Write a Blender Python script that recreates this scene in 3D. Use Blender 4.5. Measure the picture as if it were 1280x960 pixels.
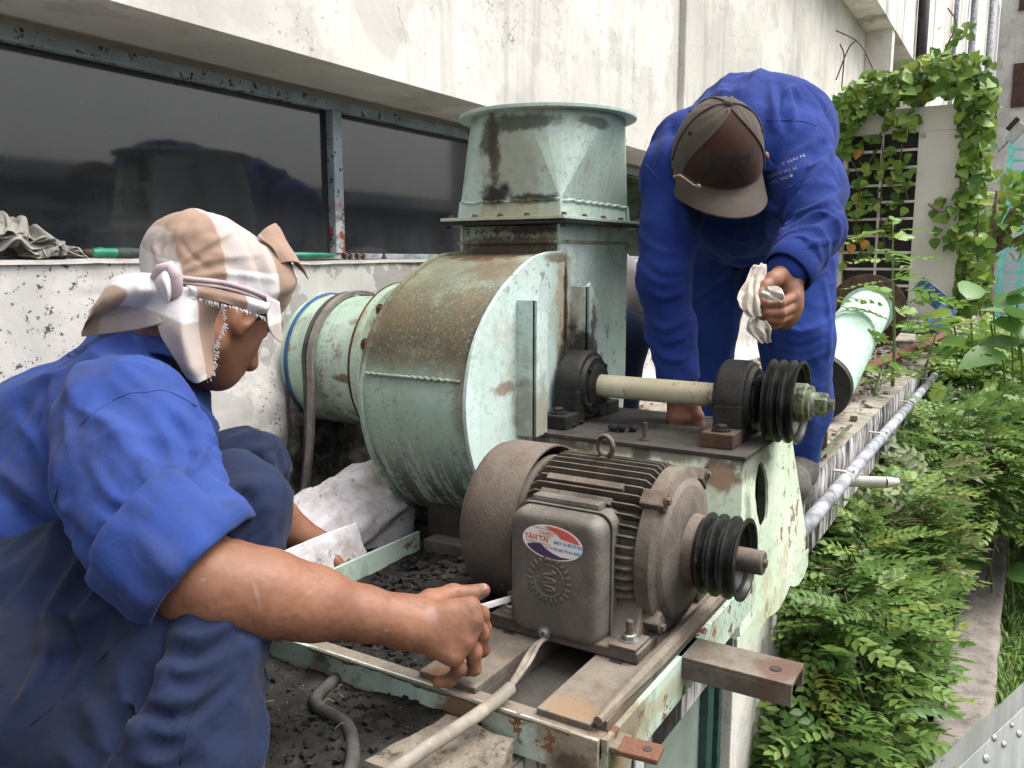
import bpy, bmesh, math, random
import numpy as np
from mathutils import Vector, Matrix
from mathutils.bvhtree import BVHTree

for _o in list(bpy.data.objects):
    bpy.data.objects.remove(_o, do_unlink=True)
SC = bpy.context.scene
COL = SC.collection
R = math.radians
random.seed(7)
RNG = np.random.default_rng(7)

# ------------------------------------------------------------------ camera
# world: X runs along the wall (receding), Y points towards the wall, Z up, ledge top is Z = 0
FPX, PCX, PCY = 1050.0, 640.0, 480.0
PITCH = math.atan(155.0 / FPX)
YAW = math.atan(652.0 / (FPX / math.cos(PITCH)))
CAM = np.array([0.0, 0.0, 0.6])
FW = np.array([math.cos(YAW) * math.cos(PITCH), math.sin(YAW) * math.cos(PITCH), -math.sin(PITCH)])
RT = np.array([math.sin(YAW), -math.cos(YAW), 0.0])
UP = np.cross(RT, FW)
cd = bpy.data.cameras.new('camera')
cd.sensor_fit = 'HORIZONTAL'; cd.sensor_width = 36.0; cd.lens = 36.0 * FPX / 1280.0
cd.clip_start = 0.02; cd.clip_end = 600.0
cam = bpy.data.objects.new('camera', cd); COL.objects.link(cam)
cam.matrix_world = Matrix(((RT[0], UP[0], -FW[0], CAM[0]), (RT[1], UP[1], -FW[1], CAM[1]),
                           (RT[2], UP[2], -FW[2], CAM[2]), (0, 0, 0, 1)))
SC.camera = cam

# ------------------------------------------------------------------ light: bright overcast day
SUN_EL, SUN_AZ = R(62), R(-62)          # azimuth measured from +X towards +Y
w = bpy.data.worlds.new('World'); SC.world = w; w.use_nodes = True
wn = w.node_tree.nodes; wl = w.node_tree.links
sky = wn.new('ShaderNodeTexSky'); sky.sky_type = 'NISHITA'; sky.sun_disc = False
sky.sun_elevation = SUN_EL; sky.sun_rotation = R(90) - SUN_AZ
sky.air_density = 1.0; sky.dust_density = 6.0; sky.ozone_density = 1.0
hs = wn.new('ShaderNodeHueSaturation'); hs.inputs['Saturation'].default_value = 0.22
wl.new(sky.outputs[0], hs.inputs['Color'])
bg = wn['Background']; bg.inputs['Strength'].default_value = 0.15
wl.new(hs.outputs[0], bg.inputs['Color'])
sd = bpy.data.lights.new('sun', 'SUN'); sd.energy = 1.1; sd.angle = R(40); sd.color = (1.0, 0.965, 0.91)
sun = bpy.data.objects.new('sun', sd); COL.objects.link(sun)
sv = Vector((math.cos(SUN_EL) * math.cos(SUN_AZ), math.cos(SUN_EL) * math.sin(SUN_AZ), math.sin(SUN_EL)))
sun.rotation_euler = sv.to_track_quat('Z', 'Y').to_euler()
vs = SC.view_settings
vs.view_transform = 'Standard'; vs.look = 'None'; vs.gamma = 1.0; vs.use_curve_mapping = False
vs.exposure = 1.2
try:
    SC.cycles.max_bounces = 5; SC.cycles.diffuse_bounces = 4; SC.cycles.glossy_bounces = 2; SC.cycles.transmission_bounces = 2
    SC.cycles.use_denoising = True; SC.cycles.use_adaptive_sampling = True; SC.cycles.adaptive_threshold = 0.035
    SC.cycles.use_light_tree = False
except Exception:
    pass

# ------------------------------------------------------------------ geometry helpers
def V(*a):
    return np.array(a, float)
def at(x, y, X=None, Y=None, Z=None, D=None):
    """the point on the sight line of photo pixel (x, y) at a known X, Y, Z or depth D"""
    r = FW + RT * (x - PCX) / FPX - UP * (y - PCY) / FPX
    if X is not None: t = X / r[0]
    elif Y is not None: t = Y / r[1]
    elif Z is not None: t = (Z - CAM[2]) / r[2]
    else: t = D
    return CAM + t * r

def link(o, parent=None):
    COL.objects.link(o)
    if parent is not None: o.parent = parent
    return o
def tag(o, label=None, cat=None, group=None, kind=None):
    if label: o['label'] = label
    if cat: o['category'] = cat
    if group: o['group'] = group
    if kind: o['kind'] = kind
    return o
def thing(name, label, cat, group=None, loc=None):
    o = bpy.data.objects.new(name, None); o.empty_display_size = 0.05
    if loc is not None: o.location = tuple(loc)
    return tag(link(o), label, cat, group)

class MB:
    """collects shapes; build() links them as one mesh object (world coordinates)"""
    def __init__(s): s.v = []; s.f = []
    def add(s, vs_, fs_):
        n = len(s.v); s.v.extend([tuple(map(float, p)) for p in vs_])
        s.f.extend([tuple(i + n for i in f) for f in fs_]); return s
    def hexa(s, p):   # 8 corners: bottom 0-3 ccw, top 4-7
        return s.add(p, [(0, 3, 2, 1), (4, 5, 6, 7), (0, 1, 5, 4), (1, 2, 6, 5), (2, 3, 7, 6), (3, 0, 4, 7)])
    def box(s, lo, hi, bev=0.0):
        x0, y0, z0 = lo; x1, y1, z1 = hi
        if x0 > x1: x0, x1 = x1, x0
        if y0 > y1: y0, y1 = y1, y0
        if z0 > z1: z0, z1 = z1, z0
        if bev <= 0:
            return s.hexa([(x0, y0, z0), (x1, y0, z0), (x1, y1, z0), (x0, y1, z0), (x0, y0, z1), (x1, y0, z1), (x1, y1, z1), (x0, y1, z1)])
        bm = bmesh.new(); bmesh.ops.create_cube(bm, size=1.0)
        for v in bm.verts: v.co = Vector(((x0 + x1) / 2 + v.co.x * (x1 - x0), (y0 + y1) / 2 + v.co.y * (y1 - y0), (z0 + z1) / 2 + v.co.z * (z1 - z0)))
        b = min(bev, 0.45 * min(x1 - x0, y1 - y0, z1 - z0))
        bmesh.ops.bevel(bm, geom=bm.edges[:], offset=b, segments=2, affect='EDGES', profile=0.6)
        return s.bm(bm)
    def bm(s, bm, mat=None):
        bm.verts.ensure_lookup_table()
        vs_ = [(mat @ v.co) if mat else v.co.copy() for v in bm.verts]
        idx = {v: i for i, v in enumerate(bm.verts)}
        fs_ = [tuple(idx[v] for v in f.verts) for f in bm.faces]
        bm.free(); return s.add(vs_, fs_)
    def obox(s, c, size, ax, ay, az, bev=0.0):
        t = MB(); t.box([-q / 2 for q in size], [q / 2 for q in size], bev)
        ax, ay, az = [np.array(q, float) / np.linalg.norm(q) for q in (ax, ay, az)]
        return s.add([np.array(c) + p[0] * ax + p[1] * ay + p[2] * az for p in t.v], t.f)
    def ring_strip(s, rings, closed=True, cap0=False, cap1=False):
        n = len(rings[0]); base = len(s.v)
        for r in rings: s.v.extend([tuple(map(float, p)) for p in r])
        m = n if closed else n - 1
        for i in range(len(rings) - 1):
            for j in range(m):
                a = base + i * n + j; b = base + i * n + (j + 1) % n
                s.f.append((a, b, b + n, a + n))
        if cap0: s.f.append(tuple(base + j for j in reversed(range(n))))
        if cap1: s.f.append(tuple(base + (len(rings) - 1) * n + j for j in range(n)))
        return s
    def tube(s, pts, rad, seg=10, cap=True):
        pts = [np.array(p, float) for p in pts]
        rr = rad if hasattr(rad, '__len__') else [rad] * len(pts)
        rings = []; pu = None
        for i, p in enumerate(pts):
            d = pts[min(i + 1, len(pts) - 1)] - pts[max(i - 1, 0)]
            d = d / (np.linalg.norm(d) + 1e-12)
            if pu is None:
                a = V(0, 0, 1) if abs(d[2]) < 0.9 else V(1, 0, 0)
                pu = np.cross(d, a)
            pu = pu - d * (pu @ d); pu /= np.linalg.norm(pu) + 1e-12
            w_ = np.cross(d, pu)
            rings.append([p + rr[i] * (math.cos(t) * pu + math.sin(t) * w_) for t in [2 * math.pi * j / seg for j in range(seg)]])
        return s.ring_strip(rings, True, cap, cap)
    def lathe(s, c, axis, prof, seg=32, cap0=True, cap1=True, ref=(0, 0, 1)):
        """prof: list of (along axis, radius)"""
        c = np.array(c, float); ax = np.array(axis, float); ax /= np.linalg.norm(ax)
        r_ = np.array(ref, float)
        if abs(r_ @ ax) > 0.95: r_ = V(1, 0, 0)
        u = r_ - ax * (r_ @ ax); u /= np.linalg.norm(u); w_ = np.cross(ax, u)
        rings = [[c + ax * a + r * (math.cos(t) * u + math.sin(t) * w_) for t in [2 * math.pi * j / seg for j in range(seg)]] for a, r in prof]
        return s.ring_strip(rings, True, cap0, cap1)
    def prism(s, outline, d):
        """outline: 3D points of a planar polygon; d: extrusion vector"""
        n = len(outline); o = [np.array(p, float) for p in outline]; d = np.array(d, float)
        return s.add(o + [p + d for p in o], [tuple(reversed(range(n))), tuple(range(n, 2 * n))] + [(i, (i + 1) % n, n + (i + 1) % n, n + i) for i in range(n)])
    def sphere(s, c, r, seg=12, rings=8):
        r = np.array([r, r, r] if np.isscalar(r) else r, float); c = np.array(c, float)
        vs_ = [c + V(0, 0, r[2])]
        for i in range(1, rings):
            a = math.pi * i / rings
            for j in range(seg):
                b = 2 * math.pi * j / seg
                vs_.append(c + V(r[0] * math.sin(a) * math.cos(b), r[1] * math.sin(a) * math.sin(b), r[2] * math.cos(a)))
        vs_.append(c - V(0, 0, r[2])); fs_ = []
        for j in range(seg): fs_.append((0, 1 + j, 1 + (j + 1) % seg))
        for i in range(rings - 2):
            for j in range(seg):
                a = 1 + i * seg + j; b = 1 + i * seg + (j + 1) % seg
                fs_.append((a, a + seg, b + seg, b))
        k = len(vs_) - 1
        for j in range(seg): fs_.append((k, 1 + (rings - 2) * seg + (j + 1) % seg, 1 + (rings - 2) * seg + j))
        return s.add(vs_, fs_)
    def build(s, name, mat, parent=None, smooth=False, sharp=None, bev=0.0):
        me = bpy.data.meshes.new(name); me.from_pydata(s.v, [], s.f); me.validate(); 
        bm = bmesh.new(); bm.from_mesh(me); bmesh.ops.recalc_face_normals(bm, faces=bm.faces[:]); bm.to_mesh(me); bm.free()
        if mat is not None: me.materials.append(mat)
        o = bpy.data.objects.new(name, me); link(o, parent)
        if parent is not None and parent.location.length > 0:
            o.matrix_parent_inverse = Matrix.Translation(-parent.location) 
        if smooth or sharp is not None:
            me.polygons.foreach_set('use_smooth', [True] * len(me.polygons))
            if sharp is not None: me.set_sharp_from_angle(angle=R(sharp))
        if bev > 0:
            m = o.modifiers.new('bevel', 'BEVEL'); m.width = bev; m.segments = 2; m.limit_method = 'ANGLE'; m.angle_limit = R(40)
        me.update(); return o

def mesh_obj(name, vs_, fs_, mat, parent=None, smooth=True, sharp=None):
    m = MB(); me = bpy.data.meshes.new(name)
    me.from_pydata([tuple(map(float, p)) for p in vs_], [], [tuple(int(i) for i in f) for f in fs_])
    if mat is not None: me.materials.append(mat)
    if smooth: me.polygons.foreach_set('use_smooth', [True] * len(me.polygons))
    if sharp is not None: me.set_sharp_from_angle(angle=R(sharp))
    o = bpy.data.objects.new(name, me); link(o, parent)
    if parent is not None and parent.location.length > 0:
        o.matrix_parent_inverse = Matrix.Translation(-parent.location)
    return o

def copy_part(o, parent, delta=None, name=None):
    c = o.copy(); COL.objects.link(c); c.parent = parent
    if delta is not None: c.location = Vector(o.location) + Vector(delta)
    return c

# ------------------------------------------------------------------ numpy noise
def _hash(ix, iy, iz, seed):
    h = (ix * 374761393 + iy * 668265263 + iz * 2147483647 + seed * 974711) & 0xffffffff
    h = ((h ^ (h >> 13)) * 1274126177) & 0xffffffff
    return ((h ^ (h >> 16)) & 0xffff) / 65535.0
def vnoise(P, scale=1.0, seed=0):
    """smooth value noise in -1..1 on an (n,3) array"""
    Q = np.asarray(P, float) * scale; I = np.floor(Q).astype(np.int64); Fr = Q - I
    Fr = Fr * Fr * (3 - 2 * Fr); x, y, z = I[:, 0], I[:, 1], I[:, 2]; r = 0
    for dx in (0, 1):
        for dy in (0, 1):
            for dz in (0, 1):
                wgt = (Fr[:, 0] if dx else 1 - Fr[:, 0]) * (Fr[:, 1] if dy else 1 - Fr[:, 1]) * (Fr[:, 2] if dz else 1 - Fr[:, 2])
                r = r + wgt * _hash(x + dx, y + dy, z + dz, seed)
    return r * 2 - 1
def fbm(P, scale=1.0, octs=3, seed=0):
    r = 0; a = 1.0; t = 0
    for i in range(octs):
        r = r + a * vnoise(P, scale * 2 ** i, seed + i * 17); t += a; a *= 0.5
    return r / t

# ------------------------------------------------------------------ material toolkit
class MatB:
    def __init__(s, name):
        s.m = bpy.data.materials.new(name); s.m.use_nodes = True
        s.t = s.m.node_tree; s.n = s.t.nodes; s.l = s.t.links
        s.b = s.n['Principled BSDF']; s.geo = s.n.new('ShaderNodeNewGeometry'); s.pos = s.geo.outputs['Position']
        s.obj = None; s.h = None
    def objco(s):
        if s.obj is None:
            s.obj = s.n.new('ShaderNodeTexCoord').outputs['Object']
        return s.obj
    def vec(s, src=None, scale=(1, 1, 1), rot=(0, 0, 0), loc=(0, 0, 0)):
        mp = s.n.new('ShaderNodeMapping'); s.l.new(src or s.pos, mp.inputs[0])
        mp.inputs['Scale'].default_value = scale; mp.inputs['Rotation'].default_value = rot; mp.inputs['Location'].default_value = loc
        return mp.outputs[0]
    def noise(s, scale=10, detail=5, rough=0.6, vec=None, stretch=None, dist=0.0, loc=(0, 0, 0)):
        n = s.n.new('ShaderNodeTexNoise'); n.inputs['Scale'].default_value = scale
        n.inputs['Detail'].default_value = min(detail, 4); n.inputs['Roughness'].default_value = rough; n.inputs['Distortion'].default_value = dist
        v = vec or s.pos
        if stretch is not None or loc != (0, 0, 0): v = s.vec(v, stretch or (1, 1, 1), loc=loc)
        s.l.new(v, n.inputs['Vector']); return n.outputs['Fac']
    def voro(s, scale=10, feature='F1', vec=None, rand=1.0):
        n = s.n.new('ShaderNodeTexVoronoi'); n.feature = feature; n.inputs['Scale'].default_value = scale
        if 'Randomness' in n.inputs: n.inputs['Randomness'].default_value = rand
        s.l.new(vec or s.pos, n.inputs['Vector']); return n.outputs['Distance']
    def ramp(s, fac, lo, hi, a=0.0, b=1.0):
        mr = s.n.new('ShaderNodeMapRange'); mr.interpolation_type = 'SMOOTHSTEP'
        s.l.new(fac, mr.inputs[0])
        for i, v in enumerate((lo, hi, a, b)): mr.inputs[i + 1].default_value = v
        return mr.outputs[0]
    def math(s, op, a, b=None, clamp=False):
        m = s.n.new('ShaderNodeMath'); m.operation = op; m.use_clamp = clamp
        for i, q in enumerate((a, b)):
            if q is None: continue
            if isinstance(q, (int, float)): m.inputs[i].default_value = q
            else: s.l.new(q, m.inputs[i])
        return m.outputs[0]
    def sep(s, vec=None):
        n = s.n.new('ShaderNodeSeparateXYZ'); s.l.new(vec or s.pos, n.inputs[0]); return n.outputs
    def nrm(s): return s.sep(s.geo.outputs['Normal'])
    def rgb(s, c):
        n = s.n.new('ShaderNodeRGB'); n.outputs[0].default_value = (*c[:3], 1); return n.outputs[0]
    def mix(s, fac, a, b, mode='MIX'):
        m = s.n.new('ShaderNodeMix'); m.data_type = 'RGBA'; m.blend_type = mode
        if isinstance(fac, (int, float)): m.inputs[0].default_value = fac
        else: s.l.new(fac, m.inputs[0])
        for i, q in ((6, a), (7, b)):
            if isinstance(q, (tuple, list)): m.inputs[i].default_value = (*q[:3], 1)
            else: s.l.new(q, m.inputs[i])
        return m.outputs[2]
    def color(s, c):
        if isinstance(c, (tuple, list)): s.b.inputs['Base Color'].default_value = (*c[:3], 1)
        else: s.l.new(c, s.b.inputs['Base Color'])
    def rough(s, v):
        if isinstance(v, (int, float)): s.b.inputs['Roughness'].default_value = v
        else: s.l.new(v, s.b.inputs['Roughness'])
    def metal(s, v):
        if isinstance(v, (int, float)): s.b.inputs['Metallic'].default_value = v
        else: s.l.new(v, s.b.inputs['Metallic'])
    def stains(s, c, lst):
        """spots and runs of dirt with a place and shape of their own: (centre, radii, colour, strength)"""
        if not lst: return c
        n = s.math('MULTIPLY', s.math('SUBTRACT', s.noise(26, 5, 0.7), 0.5), 1.7)
        for (p, r, col, k) in lst:
            a = s.n.new('ShaderNodeVectorMath'); a.operation = 'SUBTRACT'; s.l.new(s.pos, a.inputs[0]); a.inputs[1].default_value = tuple(p)
            b = s.n.new('ShaderNodeVectorMath'); b.operation = 'DIVIDE'; s.l.new(a.outputs[0], b.inputs[0]); b.inputs[1].default_value = tuple(r)
            d = s.n.new('ShaderNodeVectorMath'); d.operation = 'LENGTH'; s.l.new(b.outputs[0], d.inputs[0])
            c = s.mix(s.math('MULTIPLY', s.ramp(s.math('ADD', d.outputs['Value'], n), 1.05, 0.45), k), c, col)
        return c
    def spec(s, v): s.b.inputs['Specular IOR Level'].default_value = v
    def bump(s, h, strength=0.5, dist=0.01):
        b = s.n.new('ShaderNodeBump'); b.inputs['Strength'].default_value = strength; b.inputs['Distance'].default_value = dist
        s.l.new(h, b.inputs['Height'])
        if s.h is not None: s.l.new(s.h, b.inputs['Normal'])
        s.h = b.outputs[0]; s.l.new(s.h, s.b.inputs['Normal'])

def simple(name, c, rough=0.6, metal=0.0, var=0.25, scale=20, bump=0.0, bscale=60, spec=0.5, bdist=0.004):
    m = MatB(name); n = m.noise(scale, 5)
    m.color(m.mix(m.ramp(n, 0.3, 0.7), tuple(q * (1 - var) for q in c), tuple(min(1, q * (1 + var)) for q in c)))
    m.rough(rough); m.metal(metal); m.spec(spec)
    if bump: m.bump(m.noise(bscale, 4), bump, bdist)
    return m.m
MT = {}
# ================================================================== materials
def mint(name, base=(0.36, 0.55, 0.455), dirt=0.5, rust=0.35, lichen=None, drips=None, seed=0.0, yellow=0.25, rough=0.5, stains=()):
    """weathered mint-green paint: chalky fading, dark grime speckle, rust freckles"""
    m = MatB(name); L = (seed, seed * 1.7, -seed)
    c = m.mix(m.ramp(m.noise(5, 5, 0.65, loc=L), 0.35, 0.68), base, (base[0] * 1.28, base[1] * 1.17, base[2] * 1.26))
    c = m.mix(m.math('MULTIPLY', m.ramp(m.noise(3.5, 6, 0.7, loc=(L[0] + 3, 0, 1)), 0.5, 0.75), yellow), c, (0.50, 0.52, 0.30))
    if lichen is not None:      # thick brown-black lichen crust: a box of world positions where it grew
        (x0, x1), (z0, z1) = lichen; s = m.sep()
        k = m.math('MULTIPLY', m.ramp(s[2], z0, z1), m.ramp(s[0], x1, x0))
        f = m.math('MULTIPLY', m.ramp(m.noise(170, 6, 0.85, loc=L), 0.31, 0.47), k)
        crust = m.mix(m.ramp(m.noise(9, 5, 0.65), 0.35, 0.65), (0.066, 0.058, 0.038), (0.12, 0.08, 0.044))
        c = m.mix(m.math('MULTIPLY', k, m.ramp(m.noise(7, 4, 0.7, loc=(2, 2, 5)), 0.3, 0.6, 0.25, 0.7)), c, (0.19, 0.165, 0.095))
        c = m.mix(m.math('MULTIPLY', f, m.ramp(m.noise(13, 5, 0.7, loc=(0, 0, 5)), 0.25, 0.5, 0.5, 0.97)), c, crust)
    if drips is not None:       # black algae runs
        (z0, z1), sx = drips; s = m.sep()
        k = m.ramp(s[2], z1, z0)
        n = m.noise(1, 6, 0.7, stretch=sx, loc=L)
        n2 = m.noise(55, 5, 0.75)
        f = m.math('MULTIPLY', m.ramp(m.math('ADD', n, m.math('MULTIPLY', n2, 0.35)), 0.60, 0.71), k)
        c = m.mix(m.math('MULTIPLY', f, 0.88), c, (0.032, 0.028, 0.022))
    f = m.math('MULTIPLY', m.ramp(m.noise(95, 8, 0.78, loc=L), 0.53, 0.60), m.ramp(m.noise(4.5, 4, 0.6, loc=(L[1], 2, 0)), 0.40, 0.58))
    c = m.mix(m.math('MULTIPLY', f, dirt), c, (0.045, 0.04, 0.032))
    st = m.noise(1, 6, 0.7, stretch=(26, 26, 2.6), loc=L)
    c = m.mix(m.math('MULTIPLY', m.ramp(st, 0.50, 0.66), dirt * 0.6), c, (0.13, 0.115, 0.075))
    rf = m.math('MULTIPLY', m.ramp(m.noise(30, 7, 0.7, loc=(L[2], 7, 0)), 0.575, 0.61), m.ramp(m.noise(3, 3, 0.5, loc=(1, L[0], 4)), 0.44, 0.54))
    c = m.mix(m.math('MULTIPLY', rf, rust * 2), c, (0.16, 0.062, 0.028))
    rf2 = m.ramp(m.noise(7, 6, 0.7, loc=(L[2] + 2, 1, 0)), 0.55, 0.70)
    c = m.mix(m.math('MULTIPLY', rf2, rust), c, (0.30, 0.17, 0.075))
    c = m.stains(c, stains)
    m.color(c); m.rough(rough); m.spec(0.3)
    m.bump(m.noise(150, 3, 0.6), 0.2, 0.002); m.bump(m.noise(9, 3, 0.5), 0.3, 0.008)
    return m.m
MT['casing'] = mint('mint_casing_drum', (0.36, 0.50, 0.40), 0.3, 0.15, lichen=((1.22, 1.62), (0.35, 0.44)), drips=((0.13, 0.29), (3.5, 46, 3.0)), seed=1.3, stains=[((1.47, .96, .60), (.17, .22, .07), (.13, .095, .055), .4), ((1.51, .97, .615), (.09, .16, .045), (.10, .052, .03), .95), ((1.40, .90, .58), (.06, .08, .03), (.13, .085, .05), .6), ((1.21, .85, .32), (.03, .03, .16), (.16, .08, .04), .5)])
MT['casing_face'] = mint('mint_casing_face', (0.44, 0.57, 0.515), 0.22, 0.3, seed=4.1, yellow=0.15, stains=[((1.575, .836, .47), (.055, .06, .17), (.32, .215, .115), .65), ((1.577, .836, .50), (.011, .06, .13), (.03, .024, .018), .95), ((1.60, .80, .39), (.075, .08, .10), (.022, .021, .02), .92), ((1.63, .80, .47), (.014, .06, .06), (.05, .045, .04), .8), ((1.40, .80, .30), (.05, .06, .10), (.20, .12, .06), .6), ((1.33, .836, .36), (.05, .02, .016), (.17, .07, .03), .7), ((1.54, .836, .605), (.07, .02, .012), (.14, .07, .035), .7)])
def duct_pt(px, py, r=.176):
    for t in np.linspace(1.2, 2.2, 800):
        p = at(px, py, D=t)
        if math.hypot(p[0] - 1.722, p[1] - .9625) < r: return tuple(p)
    return tuple(at(px, py, D=1.75))
MT['duct'] = mint('mint_duct', (0.37, 0.485, 0.42), 0.3, 0.15, seed=7.7, stains=[(duct_pt(635, 205), (.10, .10, .12), (.27, .26, .18), .6), (duct_pt(617, 185), (.020, .020, .10), (.07, .052, .034), .95), (duct_pt(612, 172), (.03, .03, .05), (.045, .042, .032), .85), (duct_pt(618, 243), (.045, .045, .030), (.022, .02, .018), .98), (duct_pt(668, 249), (.07, .07, .014), (.03, .026, .02), .9), (duct_pt(645, 268), (.16, .16, .03), (.40, .35, .20), .6), (duct_pt(650, 152), (.10, .10, .022), (.05, .055, .045), .85), (duct_pt(745, 152), (.06, .06, .016), (.05, .055, .048), .8), (duct_pt(738, 215), (.018, .018, .05), (.27, .20, .14), .5), (duct_pt(750, 250), (.04, .04, .03), (.30, .26, .2), .5)])
MT['neck'] = mint('mint_dirty_neck', (0.27, 0.36, 0.27), 1.0, 0.5, seed=3.3, stains=[((1.556, .96, .625), (.06, .16, .03), (.08, .055, .038), .95), ((1.556, .90, .665), (.06, .12, .014), (.03, .028, .024), .9)])
MT['pedestal'] = mint('mint_pedestal', (0.48, 0.575, 0.44), 0.3, 0.4, seed=2.6, yellow=0.7, stains=[((1.40, .77, .22), (.08, .07, .075), (.035, .032, .026), .9), ((1.41, .592, .235), (.06, .026, .05), (.04, .034, .028), .92), ((1.41, .435, .225), (.06, .045, .035), (.19, .085, .045), .85), ((1.40, .62, .25), (.06, .25, .016), (.09, .06, .04), .75), ((1.50, .395, .24), (.14, .04, .04), (.10, .10, .085), .8), ((1.43, .39, .10), (.03, .04, .14), (.09, .085, .07), .6), ((1.36, .55, .08), (.08, .10, .05), (.42, .27, .10), .45)])
MT['frame'] = mint('mint_frame', (0.38, 0.50, 0.41), 0.5, 0.5, seed=9.2, yellow=0.6, stains=[((.815, .575, .03), (.04, .05, .05), (.17, .075, .035), .9), ((.815, .43, .03), (.05, .06, .06), (.20, .10, .05), .7), ((.815, .42, .01), (.05, .03, .03), (.05, .03, .02), .85), ((.815, .82, .03), (.03, .02, .04), (.12, .11, .095), .7), ((.815, .90, .01), (.03, .25, .016), (.33, .26, .14), .6), ((1.0, .376, .02), (.3, .03, .02), (.30, .24, .14), .5), ((.87, .376, .03), (.08, .03, .06), (.14, .07, .04), .7)])
MT['inlet'] = mint('mint_inlet', (0.39, 0.53, 0.41), 0.35, 0.3, drips=((0.16, 0.32), (20, 20, 1.6)), seed=5.5, yellow=0.35, stains=[((1.40, 1.30, .38), (.03, .02, .05), (.19, .09, .035), .85), ((1.39, 1.28, .34), (.03, .06, .012), (.12, .06, .03), .85), ((1.38, 1.24, .46), (.05, .03, .08), (.30, .2, .1), .6)])
MT['pipe_green'] = mint('mint_pipe', (0.42, 0.62, 0.52), 0.4, 0.25, seed=6.5)

def dusty(name, dark, dust, topk=0.55, scale=14, rough=0.85, rust=0.0, metal=0.0, stains=()):
    """iron with dust lying on upward faces"""
    m = MatB(name); n = m.nrm()
    c = m.mix(m.ramp(m.noise(scale, 7, 0.72), 0.32, 0.7), dark, tuple((a + b) / 2 for a, b in zip(dark, dust)))
    k = m.math('MULTIPLY', m.ramp(n[2], -0.1, 0.8), m.ramp(m.noise(scale * 0.7, 6, 0.7, loc=(3, 1, 0)), 0.25, 0.6))
    c = m.mix(m.math('MULTIPLY', k, topk), c, dust)
    if rust: c = m.mix(m.math('MULTIPLY', m.ramp(m.noise(11, 6, 0.7, loc=(9, 2, 4)), 0.52, 0.62), rust), c, (0.14, 0.07, 0.042))
    c = m.mix(m.math('MULTIPLY', m.ramp(m.noise(190, 4, 0.7), 0.54, 0.64), 0.28), c, tuple(q * 0.4 for q in dark))
    c = m.mix(m.math('MULTIPLY', m.ramp(m.noise(4.5, 6, 0.75, loc=(6, 3, 1)), 0.50, 0.66), 0.55), c, tuple(q * 0.55 for q in dark))
    c = m.stains(c, stains)
    m.color(c); m.rough(m.ramp(m.noise(20, 3), .3, .7, rough - .14, min(1, rough + .08))); m.metal(metal); m.spec(0.3)
    m.bump(m.noise(240, 3, 0.65), 0.5, 0.0018); m.bump(m.noise(35, 4, 0.6), 0.45, 0.004)
    return m.m
MT['motor'] = dusty('dusty_motor_iron', (0.058, 0.049, 0.041), (0.20, 0.166, 0.134), 0.75, rust=0.2)
MT['motor_box'] = dusty('dusty_terminal_box', (0.092, 0.084, 0.075), (0.20, 0.175, 0.15), 0.5, scale=9, rough=0.55, rust=0.12)
MT['cowl'] = dusty('dusty_fan_cowl', (0.085, 0.071, 0.059), (0.195, 0.158, 0.127), 0.6, scale=10, rust=0.25)
MT['rail'] = dusty('mud_dusted_rail', (0.085, 0.073, 0.06), (0.22, 0.188, 0.15), 0.85, rust=0.3, stains=[((1.10, .25, .045), (.06, .045, .04), (.11, .055, .038), .75), ((.84, .62, .06), (.03, .03, .02), (.22, .10, .05), .8), ((.85, .44, .06), (.025, .05, .02), (.24, .15, .08), .7)])
MT['sooty'] = dusty('sooty_plate', (0.030, 0.028, 0.026), (0.085, 0.077, 0.067), 0.6, rust=0.1)
MT['black_iron'] = dusty('oily_black_iron', (0.014, 0.014, 0.014), (0.05, 0.047, 0.042), 0.45, scale=26, rough=0.55)
MT['rusty'] = dusty('rusty_steel', (0.06, 0.036, 0.026), (0.15, 0.105, 0.078), 0.5, rust=0.5)
MT['rust_tab'] = dusty('red_rust_tab', (0.13, 0.052, 0.032), (0.19, 0.10, 0.065), 0.3, rust=0.4)
MT['dark_rust'] = dusty('dark_rust', (0.06, 0.032, 0.024), (0.11, 0.07, 0.05), 0.4, rust=0.6)
MT['bolt'] = dusty('rusty_bolt', (0.07, 0.05, 0.04), (0.19, 0.15, 0.12), 0.5, rough=0.6, rust=0.4)
MT['nut_zinc'] = simple('dull_zinc', (0.34, 0.33, 0.31), 0.42, 0.7, 0.3, 60)

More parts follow.
